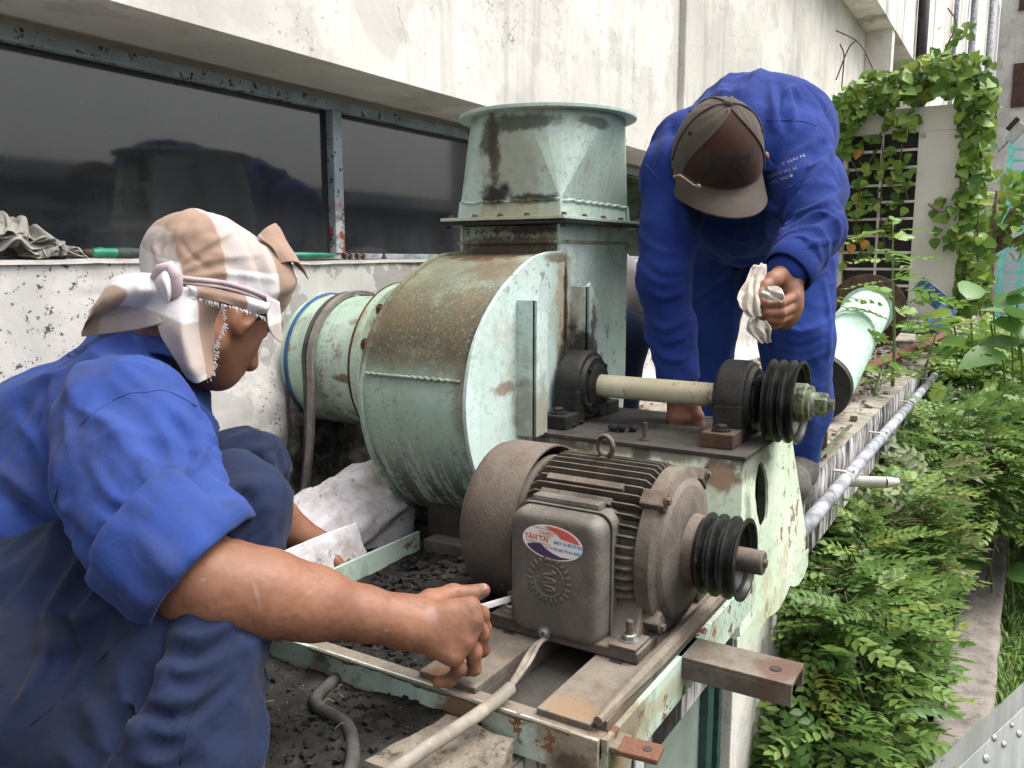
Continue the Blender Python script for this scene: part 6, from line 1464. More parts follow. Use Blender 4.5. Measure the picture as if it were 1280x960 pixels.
# embroidered lettering on the chest
def emb(txt, x0, y0, x1, y1, size_px):
    vs_, fs_ = text_pts(txt, 1.0); 
    if not vs_: return
    A = np.array(vs_); wtxt = A[:, 0].max(); u = A[:, 0] / wtxt; L = math.hypot(x1 - x0, y1 - y0); nx_, ny_ = -(y1 - y0) / L, (x1 - x0) / L; P_ = []
    for k in range(len(A)):
        x = x0 + (x1 - x0) * u[k] - nx_ * A[k, 1] * size_px; y = y0 + (y1 - y0) * u[k] - ny_ * A[k, 1] * size_px; h = from_cam(bB, x, y)
        P_.append(np.array(h[0]) + np.array(h[1]) * .0012 if h[0] is not None else K(x, y, 1.7))
    mesh_obj('lettering', P_, fs_, MT['thread_white'], shB, smooth=False)
emb('T HẢI N', 978, 208, 1006, 196, 5.2); emb('DỊCH VỤ U', 960, 223, 996, 212, 5.2); emb('MÔ TRƯỜ', 964, 231, 992, 221, 5.2)
# trousers
bb = np.array([hR, hL, kR, aR, kL, aL]); T2 = SDF(bb.min(0) - .17, bb.max(0) + .17, .0068)
T2.cone(hR, hL, .13, .13, .05); T2.cone(hip, hip - V(0.02, 0, .05), .12, .09, .03); T2.chain([hR, tt(hR, kR, .5), kR, tt(kR, aR, .5), aR], [.118, .094, .082, .078, .072], .02); T2.chain([hL, tt(hL, kL, .5), kL, tt(kL, aL, .5), aL + V(0, 0, .03)], [.118, .098, .088, .082, .062], .015)
v, f = T2.mesh(2)
d = crease(v, hR, aR, .09, .085, .008, 1.4, 91, phase=4.2, cover=.5) + crease(v, kL, aL, .08, .055, .008, 1.2, 92, phase=4.2, cover=.6) + crease(v, hL, kL, .10, .075, .008, 1.4, 93, phase=4.2, cover=.5) + drag(v, V(0, .1, 1), 12, .018, 94, .6) + .0015 * fbm(v, 36, 3, 27)
v = apply_d(v, f, d)
v = SF(v, f, [([(935, 325), (905, 350), (875, 372)], .014, .011), ([(930, 345), (905, 375), (880, 400)], -.012, .011), ([(945, 330), (985, 345), (1035, 340)], .012, .010), ([(965, 400), (1000, 415), (1040, 400)], .012, .010), ([(960, 440), (1000, 452), (1040, 436)], .012, .010), ([(962, 420), (1000, 434), (1040, 418)], -.010, .010), ([(1030, 350), (1038, 400), (1036, 450)], .010, .009)])
trB = mesh_obj('trousers', v, f, MT['trouser_b'], WB)
# body: head, neck, hands
U2 = -FW * .74 + UP * .67; F2 = -FW * .62 - UP * .76; U2 /= np.linalg.norm(U2); F2 -= U2 * (F2 @ U2); F2 /= np.linalg.norm(F2); R2 = np.cross(F2, U2)
# small roll of the head
rl = R(4); R2, F2 = R2 * math.cos(rl) + F2 * math.sin(rl), F2 * math.cos(rl) - R2 * math.sin(rl)
HB = K(898, 188, 1.69)
def H2(a, b, c): return HB + F2 * a + R2 * b + U2 * c
A2 = [F2, R2, U2]
hs2 = SDF(HB - .26, HB + .26, .004)
hs2.ell(H2(0, 0, -.01), (.092, .074, .085), A2, .01).ell(H2(.008, 0, -.070), (.058, .056, .060), A2, .03).ell(H2(.014, 0, -.105), (.028, .032, .022), A2, .03).cone(H2(.068, 0, -.045), H2(.078, 0, -.075), .010, .013, .012).ell(H2(.056, 0, -.098), (.012, .022, .008), A2, .008)
for sg in (1, -1):
    hs2.ell(H2(.078, sg * .030, -.052), (.012, .014, .010), A2, .006, 'sub'); hs2.ell(H2(.070, sg * .030, -.052), (.012, .013, .011), A2, .003)
    ek = .100 if sg * (R2 @ RT) > 0 else .080; hs2.cone(H2(.0, sg * .07, -.05), H2(.0, sg * ek, -.038), .018, .012, .006); hs2.ell(H2(.0, sg * ek, -.036), (.018, .011, .030), A2, .006); hs2.ell(H2(.003, sg * (ek + .009), -.036), (.010, .006, .018), A2, .004, 'sub')
hs2.cone(H2(-.03, 0, -.07), nk + V(.03, 0, 0), .055, .060, .03)
hm2 = hs2.mesh(1)
# left hand closed on a rag
fB = [[K(992, 371, 1.520), K(975, 379, 1.475), K(958, 380, 1.470), K(948, 376, 1.485)], [K(993, 383, 1.522), K(976, 391, 1.478), K(958, 391, 1.473), K(948, 387, 1.488)], [K(989, 394, 1.525), K(974, 400, 1.485), K(960, 399, 1.480), K(951, 395, 1.492)], [K(981, 402, 1.530), K(969, 406, 1.500), K(960, 405, 1.495), K(953, 402, 1.502)]]
tB = [K(966, 350, 1.505), K(956, 358, 1.490), K(950, 368, 1.482), K(948, 377, 1.480)]
hb1 = hand_sdf(wL, None, fB, tB, fr=.0092, h=.0022, palm_r=.0155, wr=.026, forearm=[(tt(eL, wL, .2), .036), (tt(eL, wL, .7), .031), (wL, .028)]).mesh(1)
# right hand reaching down behind the pedestal
fC = [[K(842 + 7 * i, 522, 1.745), K(840 + 8 * i, 545, 1.735), K(841 + 8 * i, 562, 1.74), K(843 + 7 * i, 574, 1.75)] for i in range(4)]
hb2 = hand_sdf(K(852, 490, 1.76), None, fC, [K(866, 505, 1.74), K(873, 520, 1.73), K(875, 533, 1.73), K(873, 545, 1.735)], fr=.0095, h=.003, palm_r=.016, wr=.028, forearm=[(tt(eR, wR, .6), .036), (wR, .030), (K(852, 492, 1.76), .029)]).mesh(1)
core2 = SDF(hip - V(.75, .45, .85), hip + V(.3, .5, .35), .014).cone(nk, hip, .08, .11, .05).cone(sR, sL, .05, .05, .05).chain([sR, eR, wR], [.045, .04, .03], .03).chain([sL, eL, tt(eL, wL, .9)], [.045, .038, .03], .03).chain([hR, kR, aR], [.08, .05, .04], .03).chain([hL, kL, aL], [.08, .05, .04], .03).mesh(1)
vB, fB_ = join_meshes([hm2, hb1, hb2, core2]); bodyB = mesh_obj('body', vB, fB_, MT['skin'], WB)
# left cuff as a flared open ring
cd_ = (wL - eL) / np.linalg.norm(wL - eL); cu = MB(); rgs = []; e1 = np.cross(cd_, V(0, 0, 1)); e1 /= np.linalg.norm(e1); e2 = np.cross(cd_, e1)
for (t_, r_) in ((-.055, .046), (-.02, .0485), (.012, .047), (.014, .044), (-.02, .043)):
    rgs.append([wL + cd_ * t_ + (e1 * math.cos(a) + e2 * math.sin(a)) * r_ * (1 + .06 * math.sin(3 * a)) for a in np.linspace(0, 2 * math.pi, 40, endpoint=False)])
cu.ring_strip(rgs).build('cuff', MT['shirt_b'], shB, True)
# boots
for (a_, nm) in ((aL, 1), (aR, 2)):
    s_ = SDF(a_ - V(.3, .14, .16), a_ + V(.15, .14, .1), .005); g0 = V(a_[0], a_[1], .055); fd_ = V(-.93, -.12, 0)
    s_.cone(V(a_[0], a_[1], .10), g0, .055, .052, .02).cone(g0, g0 + fd_ * .17, .050, .040, .03).ell(g0 + fd_ * .15 + V(0, 0, -.008), (.062, .05, .044), [fd_, np.cross(fd_, V(0, 0, 1)), V(0, 0, 1)], .02); s_.cut(V(0, 0, .022), V(0, 0, -1), .004)
    hv = s_.mesh(1); bt_ = mesh_obj('boot', hv[0], hv[1], MT['boot'], WB)
    q0 = [g0 + fd_ * (.215 * math.cos(t) * .5 + .075) + np.cross(fd_, V(0, 0, 1)) * .056 * math.sin(t) for t in np.linspace(0, 2 * math.pi, 40, endpoint=False)]
    MB().prism([V(p_[0], p_[1], .004) for p_ in q0], (0, 0, .022)).build('sole', MT['boot'], bt_)
    for k in range(4):
        c = g0 + fd_ * (.045 + .022 * k); z = .105 - .012 * k
        MB().tube([V(*(c + np.cross(fd_, V(0, 0, 1)) * .03)[:2], z - .01), V(c[0], c[1], z + .002), V(*(c - np.cross(fd_, V(0, 0, 1)) * .03)[:2], z - .01)], .003, 6).build('lace', MT['black_iron'], bt_)
# cap
def capP(th, ph, k=1.0):
    """th: angle round the head from the front, ph: 0 at the rim .. 90 at the button"""
    c, s_ = math.cos(R(ph)), math.sin(R(ph)); fr_k = 1 + .06 * max(0, math.cos(th)) * math.sin(R(ph) * 2)
    return H2(.107 * k * fr_k * math.cos(th) * c ** .9, .0900 * k * math.sin(th) * c ** .9, -.018 + .120 * k * s_ ** 1.05)
nT, nP = 72, 20; m_ = MB(); rings_ = [[capP(2 * math.pi * j / nT, 90 * i / nP * .995) + U2 * .0012 * math.sin(j * 1.3 + i) for j in range(nT)] for i in range(nP + 1)]
CAPO = m_.ring_strip([[p_ - U2 * .012 for p_ in rings_[0]]] + rings_, True, False, True).build('cap', MT['cap'], WB, True)
fp = MB(); rr_ = []
for i in range(17):
    ph = 2 + 80 * i / 16; wdt = R(62) * (1 - .86 * (i / 16) ** 1.6); rr_.append([capP(-wdt + 2 * wdt * j / 24, ph, 1.012) for j in range(25)])
FP = fp.ring_strip(rr_, False).build('front_panel', MT['cap_front'], CAPO, True)
for k in range(6):
    th = R(30 + 60 * k) if k not in (0, 5) else R(62 if k == 0 else -62)
    if k in (0, 5):
        pts = [capP((1 if k == 0 else -1) * R(62) * (1 - .86 * (i / 16) ** 1.6), 2 + 80 * i / 16, 1.018) for i in range(17)]
    else: pts = [capP(th, 90 * i / 16, 1.012) for i in range(17)]
    MB().tube(pts, .0024, 6).build('panel_seam', MT['cap'], CAPO, True)
MB().sphere(H2(.002, 0, .103), (.0085, .0085, .0075)).build('button', MT['cap'], CAPO, True)
for (th, ph) in ((75, 38), (-75, 38), (125, 42), (-125, 42)):
    c = capP(R(th), ph, 1.015); n = c - HB; n /= np.linalg.norm(n)
    MB().lathe(c, n, [(-.001, .0022), (.0015, .0026), (.0015, .0042), (-.001, .0042)], 16, False, False).build('eyelet', MT['cap_logo'], CAPO)
# brim: curved stiff visor
bc = []
for i in range(9):
    u = i / 8; row = []
    for j in range(17):
        s_ = -1 + 2 * j / 16; th = s_ * R(72); b_ = H2(.105 * math.cos(th), .0895 * math.sin(th), -.022); ext = .080 * math.cos(s_ * 1.30) ** .75 * u
        row.append(b_ + F2 * ext + R2 * s_ * .006 * u - U2 * (.010 * u + .030 * s_ * s_ * (.35 + .65 * u)))
    bc.append(row)
BR = sheet('brim', bc, 26, 44, MT['cap'], CAPO, .0035, .0008, 20, 2)
bvb = bvh_of(BR)
for q_ in (.60, .72, .84, .93):
    pts = [np.array(bc[8][j]) * q_ + np.array(bc[0][j]) * (1 - q_) + U2 * .0008 for j in range(2, 15)]; MB().tube(pts, .0007, 5).build('brim_stitch', MT['cap_logo'], BR, True)
MB().tube([np.array(bc[0][j]) + U2 * .003 for j in range(17)], .0026, 6).build('brim_seam', MT['cap'], BR, True)
# black stitched logo on the front panel: slanted letters under a long bar
lg = MB()
def lp(a, b):  # a: across -1..1, b: height 0..1 on the front panel
    return capP(-a * R(46), 4 + 40 * b, 1.022)
def stroke(p0, p1, w_):
    n = 8; L = []; Rr_ = []; d = V(p1[0] - p0[0], p1[1] - p0[1]); d /= np.linalg.norm(d); nn = V(-d[1], d[0]) * w_
    for i in range(n + 1):
        t = i / n; c = V(*p0) * (1 - t) + V(*p1) * t; L.append(lp(*(c + nn))); Rr_.append(lp(*(c - nn)))
    lg.ring_strip([L, Rr_], False)
for (p0, p1, w_) in (((-.72, .72), (.66, .74), .035), ((-.60, .58), (.30, .56), .03), ((-.62, .74), (-.78, .12), .06), ((-.70, .34), (-.38, .34), .03), ((-.30, .56), (-.44, .10), .045), ((-.44, .10), (-.10, .10), .035), ((-.10, .10), (.04, .56), .045), ((.62, .74), (.12, .10), .055), ((.16, .50), (.46, .08), .055)): stroke(p0, p1, w_)
lg.build('logo', MT['cap_logo'], FP)
# loose cord end caught on the brim
MB().tube([K(842, 221, 1.60), K(850, 219, 1.585), K(858, 225, 1.58), K(866, 231, 1.58), K(873, 234, 1.58)], .0022, 8).sphere(K(873, 233, 1.578), .0048, 10, 6).build('cord_end', MT['bark'], BR, True)
# rag in his hand
RG = thing('rag', 'dirty white rag crumpled in the bending worker\'s hand', 'rag', loc=K(940, 390, 1.48))
def pleat(rows, zig, nu, nv, seed, thick=.0012, amp=.0022):
    """thin cloth gathered into pleats: rows of (x, y, D) with alternating depth"""
    ctrl = [[K(x + 2.0 * math.sin(i * 2.1 + j * 1.3), y + 1.5 * math.sin(i * 1.7 + j * 2.3), d + zig * (-1) ** j * (.6 + .4 * math.sin(i * 1.9 + j))) for j, (x, y, d) in enumerate(row)] for i, row in enumerate(rows)]
    return sheet('fold', ctrl, nu, nv, MT['rag'], RG, thick, amp, 60, seed)
def lerp_row(a, b, n): return [tuple(a[k] + (b[k] - a[k]) * i / (n - 1) for k in range(3)) for i in range(n)]
pleat([lerp_row((957, 330, 1.505), (941, 332, 1.50), 6), lerp_row((953, 350, 1.49), (930, 352, 1.485), 6), lerp_row((952, 368, 1.475), (924, 370, 1.47), 6), lerp_row((950, 382, 1.468), (927, 388, 1.465), 6), lerp_row((952, 394, 1.47), (938, 400, 1.468), 6)], .007, 40, 46, 3)
pleat([lerp_row((946, 366, 1.458), (962, 357, 1.452), 5), lerp_row((954, 372, 1.450), (972, 360, 1.446), 5), lerp_row((962, 376, 1.448), (980, 366, 1.45), 5), lerp_row((972, 378, 1.455), (984, 373, 1.458), 5)], .004, 30, 36, 5)
pleat([lerp_row((938, 394, 1.468), (958, 402, 1.472), 6), lerp_row((931, 404, 1.468), (962, 410, 1.470), 6), lerp_row((936, 416, 1.472), (965, 420, 1.474), 6), lerp_row((948, 428, 1.478), (964, 428, 1.480), 6)], .007, 36, 46, 8)

# ================================================================== third worker, mostly hidden behind the fan
WC = thing('person', 'third worker crouching behind the fan, grey shirt and dark trousers showing', 'person', loc=(2.65, 1.10, 0))
p0 = K(752, 420, 2.55); ph_ = K(742, 405, 2.6); pk = K(772, 425, 2.42)
hd = K(672, 372, 2.32)
T3 = SDF(ph_ - V(.45, .45, .6), ph_ + V(.5, .5, .35), .009); T3.ell(ph_, (.17, .18, .16), None, .04).chain([ph_, pk, K(768, 520, 2.45)], [.14, .085, .065], .03).chain([ph_ + V(.1, .16, 0), pk + V(.12, .25, 0), K(720, 520, 2.6)], [.13, .08, .06], .03); v, f = T3.mesh(1)
mesh_obj('trousers', folds(v, f, [], [(.005, 14, 3, None)]), f, MT['dark_trouser'], WC)
S3 = SDF(ph_ - V(.45, .45, .3), ph_ + V(.5, .5, .75), .010); S3.chain([ph_ + V(0, 0, .08), tt(ph_, hd, .45), tt(ph_, hd, .75)], [.165, .16, .12], .04); S3.cone(K(768, 360, 2.5), K(774, 372, 2.48), .07, .062, .04); v, f = S3.mesh(1)
mesh_obj('shirt', folds(v, f, [], [(.005, 14, 5, None)]), f, MT['grey_shirt'], WC)
B3 = SDF(hd - .3, hd + .3, .009); B3.ell(hd, (.095, .08, .11), None, .02).ell(hd + V(-.08, -.02, -.03), (.03, .03, .03), None, .02).cone(hd - V(0, 0, .06), tt(ph_, hd, .7), .055, .06, .03); v, f = B3.mesh(1); mesh_obj('body', v, f, MT['skin'], WC)
# ================================================================== small things on sill, ledge and ground
def crumple(name, c, r, seed, mat, label, cat, amp=.45, h=.004, n=9):
    """a heap of cloth: overlapping rolled folds"""
    rg_ = np.random.default_rng(seed); c = np.array(c); s_ = SDF(c - np.array(r) * 1.7, c + np.array(r) * 1.7, h)
    s_.ell(c - V(0, 0, r[2] * .2), np.array(r) * V(.85, .85, .7), None, .01)
    for i in range(n):
        a = c + rg_.uniform(-1, 1, 3) * np.array(r) * V(.8, .7, .55); d = rg_.normal(size=3) * np.array(r) * V(.7, .5, .3); q_ = r[2] * rg_.uniform(.16, .30); s_.chain([a - d, a + rg_.normal(size=3) * r[2] * .2, a + d], [q_ * .7, q_, q_ * .6], .006)
    s_.cut(V(0, 0, c[2] - r[2] * .98), V(0, 0, -1), .004)
    v_, f_ = s_.mesh(1); v_ = folds(v_, f_, [], [(r[2] * .10, 1.2 / r[2], seed, None), (r[2] * .06, 3 / r[2], seed + 1, None)])
    return tag(mesh_obj(name, v_, f_, mat), label, cat)
def cloth_heap(name, c, r, seed, mat, label, cat):
    """crumpled cloth: a low mound broken into sharp-valleyed folds"""
    def fn(u, v_):
        th = 2 * np.pi * u; ph = np.pi / 2 * (1 - v_); Q = np.stack([np.cos(th) * np.cos(ph), np.sin(th) * np.cos(ph), np.sin(ph)], 1)
        k = 1 + .34 * (.4 - 1.2 * np.abs(vnoise(Q * V(1, .5, 1.8) + seed, 1.9, seed))) + .14 * (.4 - 1.2 * np.abs(vnoise(Q * V(1, .4, 1.6) + seed, 4.2, seed + 1))) + .03 * fbm(Q, 11, 2, seed + 2)
        P_ = Q * np.array(r) * np.clip(k, .6, 1.4)[:, None]; P_[v_ < .03, 2] = 0; return P_ + np.array(c)
    P_, q_ = grid_mesh(150, 60, fn); return tag(mesh_obj(name, P_, q_, mat), label, cat)
def rag_pile(x0, wd_, ht, seed, label):
    """limp cloth thrown in a pile: overlapping thin gathered sheets"""
    T = thing('rag', label, 'rag', loc=(x0, 1.53, .602)); rg_ = np.random.default_rng(seed)
    for L_ in range(4):
        k = 1 - .2 * L_; cx_ = x0 + rg_.uniform(-.15, .15) * wd_; ctrl = []
        for i in range(5):
            row = []; yv = 1.505 + .075 * i / 4
            for j in range(9):
                u = -1 + 2 * j / 8; prof_ = max(0, 1 - abs(u) ** 2.2) * math.sin(math.pi * min(1, .12 + .75 * i / 4 + .1)); z = .605 + ht * (.35 + .65 * (L_ + 1) / 4) * prof_ + .012 * (-1) ** (j + i // 2) * prof_ + rg_.uniform(-.006, .006)
                row.append(V(cx_ + u * wd_ * k + .012 * math.sin(i * 2.2 + j + L_), yv + .008 * math.sin(j * 2.6 + L_), max(z, .603 + .002 * L_)))
            ctrl.append(row)
        sheet('fold', ctrl, 34, 60, MT['rag_grey'], T, .0018, .0030, 40, seed + L_)
rag_pile(at(6, 300, Y=1.535)[0], .125, .070, 5, 'heap of greyish rags at the left end of the window sill')
rag_pile(at(70, 316, Y=1.52)[0], .050, .020, 9, 'thin pale rag corner trailing right of the rag heap on the sill')
sx0 = at(112, 315, Y=1.51)[0]; sx1 = at(190, 315, Y=1.51)[0]
SD = thing('screwdriver', 'green-handled screwdriver lying on the sill left of the plaid headcloth', 'screwdriver', loc=(sx0, 1.51, .61))
MB().lathe((sx0, 1.508, .6135), (1, 0, 0), [(0, .004), (.004, .0085), (.022, .0105), (.03, .009), (.05, .0095), (.085, .010), (.11, .008), (.115, .004)], 16).build('handle', MT['green_plastic'], SD, sharp=40)
MB().lathe((sx0 - .012, 1.508, .6135), (1, 0, 0), [(0, .004), (.006, .0075), (.014, .006)], 12).build('end_cap', MT['dark_rust'], SD)
MB().lathe((sx0 + .052, 1.508, .6135), (1, 0, 0), [(0, .0102), (.03, .0107), (.055, .009)], 16).build('grip', MT['grip'], SD)
MB().tube([(sx0 + .11, 1.508, .6135), (sx0 + .24, 1.506, .6125)], .003, 8).build('blade', MT['chrome'], SD)
tag(MB().box((sx0 + .02, 1.524, .6145), (sx0 + .13, 1.534, .6195), .002).build('folding_rule', MT['yellow'], None), 'thin yellow stick lying behind the green screwdriver on the sill', 'stick')
px0 = at(352, 320, Y=1.505)[0]; px1 = at(414, 321, Y=1.505)[0]
PL = thing('pliers', 'green-handled pliers on the sill beside the window mullion', 'pliers', loc=(px0, 1.51, .61))
for s_ in (-1, 1):
    MB().tube(crom([(px0, 1.512, .611), (px0 + .04, 1.512 + s_ * .012, .611), (px0 + .08, 1.512 + s_ * .016, .611), (px1, 1.512 + s_ * .013, .611)], 4), [.005, .006, .007, .0075, .008, .0085, .0085, .0085, .0085, .0085, .008, .007, .006], 10).build('handle', MT['green_plastic'], PL, True)
MB().box((px0 - .045, 1.505, .607), (px0 + .004, 1.519, .616), .003).build('jaw', MT['black_iron'], PL)
for k, (px, nm, lb) in enumerate([(433, 'hex_bolt', 'left one of the two rusty bolts lying side by side on the sill'), (449, 'hex_bolt', 'right one of the two rusty bolts lying side by side on the sill')]):
    p_ = at(px, 316, Y=1.53); o_ = MB().lathe((p_[0] - .012, 1.53, .6105), (1, 0, 0), [(0, .0085), (.008, .0085)], 6).lathe((p_[0] - .004, 1.53, .6105), (1, 0, 0), [(0, .0045), (.022, .0045)], 10).lathe((p_[0] + .01, 1.53, .6105), (1, 0, 0), [(0, .0085), (.007, .0085)], 6).build(nm, MT['bolt'], None); tag(o_, lb, 'bolt', 'bolts lying on the sill')
p_ = at(480, 314, Y=1.53); tag(MB().lathe((p_[0], 1.53, .603), (0, 0, 1), [(0, .008), (.006, .008)], 6).lathe((p_[0], 1.53, .609), (0, 0, 1), [(0, .004), (.012, .004)], 10).build('hex_bolt', MT['bolt'], None), 'single rusty bolt standing on its head on the sill', 'bolt')
p_ = at(573, 313, Y=1.10); MB_ = MB().lathe((1.60, 1.075, .626), (.5, -.8, .2), [(-.005, .009), (-.005, .0145), (.005, .0145), (.005, .009)], 24, False, False); tag(MB_.build('lifting_nut', MT['black_iron'], None), 'small black ring standing on top of the scroll casing', 'ring')

# sack
SK = thing('sack', 'dirty white woven sack folded behind the far rail of the frame', 'sack', loc=(1.25, 1.2, 0))
sc0 = at(440, 690, Y=1.20); s_ = SDF(sc0 - .28, sc0 + .28, .006); s_.ell(V(sc0[0], 1.21, .055), (.13, .11, .085), None, .03).ell(V(sc0[0] + .07, 1.19, .06), (.08, .085, .095), None, .04).ell(V(sc0[0] - .08, 1.2, .05), (.12, .1, .06), None, .04); s_.cut(V(0, 0, .01), V(0, 0, -1), .005)
v, f = s_.mesh(1); rg = np.random.default_rng(8); c = V(sc0[0] + .07, 1.19, .12)
v = folds(v, f, [(c, c + V(math.cos(a) * .13, math.sin(a) * .13, -.08), .006, .007) for a in np.linspace(0, 6.28, 13)], [(.002, 50, 6, None)]); v = apply_d(v, f, drag(v, V(1, -.3, .4), 18, .022, 5, .8) + drag(v, V(.2, 1, .3), 30, .008, 8, .8))
mesh_obj('bag', v, f, MT['sack'], SK)
sheet('folded_flap', [[at(343, 694, Y=1.045), at(395, 672, Y=1.05), at(446, 653, Y=1.055)], [at(352, 712, Y=1.042), at(402, 694, Y=1.045), at(452, 676, Y=1.05)], [at(368, 735, Y=1.04), at(412, 718, Y=1.04), at(460, 694, Y=1.045)], [at(380, 760, Y=1.036), at(420, 745, Y=1.036), at(464, 710, Y=1.04)]], 40, 40, MT['sack'], SK, .004, .003, 26, 4)
MB().tube([at(471, 640, Y=1.19), at(476, 636, Y=1.185), at(478, 631, Y=1.185)], [.004, .003, .002], 6).build('tie', MT['st_orange'], SK)
tag(sheet('sack', [[V(.88, 1.0, .035), V(.875, .93, .045), V(.878, .86, .035)], [V(.92, 1.0, .04), V(.92, .93, .052), V(.92, .88, .04)], [V(.97, 1.0, .03), V(.97, .94, .05), V(.96, .90, .03)]], 34, 30, MT['sack'], None, .003, .005, 30, 9), 'crumpled end of white sacking lying inside the front beam', 'sack')
# stool leg beside the worker
tag(MB().hexa([at(288, 905, D=1.06), at(312, 908, D=1.06), at(312, 905, D=1.10), at(290, 902, D=1.10), at(306, 822, D=1.06), at(318, 824, D=1.06), at(318, 822, D=1.10), at(307, 820, D=1.10)]).build('wooden_peg', MT['dark_rust'], None), 'dark wooden peg standing in the soil by the worker\'s shin', 'peg')

# ---- further along the ledge
GP = thing('pipe_section', 'mint-green pipe section with a wide rusty end flange lying on the ledge', 'pipe', loc=(4.8, .85, 0))
pa, pb_ = at(1020, 484, X=3.3), at(1083, 390, X=5.4); pd = pb_ - pa; LN = np.linalg.norm(pd); pd /= LN
MB().lathe(pa, pd, [(0, .118), (0, .130), (LN, .130)], 48, True, False).build('pipe_wall', MT['pipe_green'], GP, sharp=40)
MB().lathe(pa, pd, [(-.03, .10), (-.03, .128), (.005, .132), (.02, .132)], 40, True, False).build('rubber_collar', MT['black_iron'], GP, sharp=40)
FG = MB().lathe(pb_, pd, [(-.006, .13), (-.006, .225), (.006, .225), (.006, .13)], 56, False, False).build('end_flange', MT['dark_rust'], GP, sharp=30)
MB().lathe(pb_ - pd * .008, pd, [(0, .13), (0, .15), (.004, .15)], 48, False, False).build('weld_ring', MT['pipe_green'], FG)
ux = np.cross(pd, V(0, 0, 1)); ux /= np.linalg.norm(ux); uy = np.cross(ux, pd)
for k in range(12): a = 2 * math.pi * k / 12; MB().lathe(pb_ - pd * .0075 + (ux * math.cos(a) + uy * math.sin(a)) * .195, pd, [(0, .011), (.001, .011)], 10).build('bolt_hole', MT['dark_inside'], FG)
# beam offcut with yellow painted end, rods and bars
w0 = at(1012, 520, Z=.055); wb_ = at(1085, 515, Z=.055)
tag(MB().hexa([V(2.55, .80, .005), V(2.62, .52, .005), V(2.72, .54, .005), V(2.66, .82, .005), V(2.55, .80, .085), V(2.62, .52, .085), V(2.72, .54, .085), V(2.66, .82, .085)]).build('beam_offcut', MT['dark_rust'], None, bev=.004), 'dark timber offcut lying across the ledge behind the pulley', 'timber')
ya = MB().hexa([V(2.615, .505, .005), V(2.62, .49, .005), V(2.73, .51, .005), V(2.725, .525, .005), V(2.615, .505, .088), V(2.62, .49, .088), V(2.73, .51, .088), V(2.725, .525, .088)]).build('beam_cap', MT['rusty'], None, bev=.003); ya.parent = bpy.data.objects['beam_offcut']; ya['label'] = 'rusty yellow-edged end cap'
ra, rb = at(975, 622, Y=.47), at(1062, 540, Y=.50); rb = V(rb[0], .50, .03)
tag(MB().obox((ra + rb) / 2, (np.linalg.norm(rb - ra), .016, .006), rb - ra, np.cross(rb - ra, V(0, .3, 1)), np.cross(rb - ra, np.cross(rb - ra, V(0, .3, 1))), .001).build('steel_strip', MT['hub'], None), 'thin olive steel strip leaning along the ledge edge by the boot', 'steel strip')
rb1, rb2 = at(1088, 470, X=4.6), at(1222, 416, X=5.6)
rb1[2] = .06; rb2 = V(6.2, .40, .10)
tag(MB().tube([V(4.55, .74, .03), V(5.2, .62, .06), V(6.1, .46, .12)], .028, 6).build('rusty_bar', MT['rust_tab'], None), 'orange rusty bar slanting across the far ledge', 'bar')
bs = MB(); q0 = at(1150, 356, X=5.9); q1 = at(1186, 386, X=5.7); q2 = at(1165, 410, X=5.6)
for (a, b) in ((q0, q1), (q1, q2)): bs.obox((a + b) / 2, (np.linalg.norm(b - a) + .03, .10, .02), b - a, np.cross(b - a, V(1, 0, 0)), V(1, 0, .01) - (b - a) * ((b - a) @ V(1, 0, .01)) / ((b - a) @ (b - a)), .003)
tag(bs.build('blue_bracket', MT['blue_steel'], None), 'bent blue steel bracket leaning under the beige cabinet', 'bracket')
clods('debris', [(2.4, 6.5, .52, 1.4, 900, .004, .03), (1.9, 2.6, .55, 1.4, 200, .003, .015)], MT['ledge'], 'crumbled mortar and dirt strewn along the far ledge', 14, lambda a, b: 0 * a)

# ================================================================== beige outdoor cabinet with grille
AC = thing('outdoor_cabinet', 'beige air-conditioner cabinet with a barred dark grille on the far ledge', 'air conditioner', loc=(6.7, .82, .3))
cy0, cy1, cz0, cz1 = .452, 1.215, .33, 1.63; XA = 6.5
gy1, gy0, gz0, gz1 = at(1057, 250, X=XA)[1], at(1143, 250, X=XA)[1], at(1100, 398, X=XA)[2], at(1100, 168, X=XA)[2]
m_ = MB(); m_.box((XA, cy0, gz1), (XA + .5, cy1, cz1)); m_.box((XA, cy0, cz0 - .05), (XA + .5, cy1, max(gz0, cz0 - .04))); m_.box((XA, cy0, gz0), (XA + .5, gy0, gz1)); m_.box((XA, gy1, gz0), (XA + .5, cy1, gz1))
m_.build('housing', MT['cabinet'], AC, bev=.004)
MB().box((XA + .06, gy0 - .002, gz0), (XA + .10, gy1 + .002, gz1)).build('fin_coil', MT['dark_inside'], AC)
nb = 11
for k in range(1, nb):
    z = gz0 + (gz1 - gz0) * k / nb; MB().box((XA - .004, gy0, z - .009), (XA + .012, gy1, z + .009), .003).build('grille_bar', MT['cabinet'], AC)
yc = (gy0 + gy1) / 2; MB().box((XA - .008, yc - .009, gz0), (XA - .0045, yc + .009, gz1), .001).build('grille_bar', MT['cabinet'], AC)
bolt((XA, gy0 - .03, gz1 - .03), (-1, 0, 0), .012, .008, 'screw', MT['nut_zinc'], AC)
for y in (cy0 + .06, cy1 - .06): MB().box((XA + .03, y - .03, -.0), (XA + .47, y + .03, cz0 - .05)).build('support_foot', MT['dark_rust'], AC)
for k in range(3): MB().tube([(XA - .05, .55, .10 + .05 * k), (XA - .02, .9, .12 + .05 * k), (XA + .1, 1.3, .10 + .06 * k)], .018, 8).build('refrigerant_line', MT['pipe_grey'], AC, True)

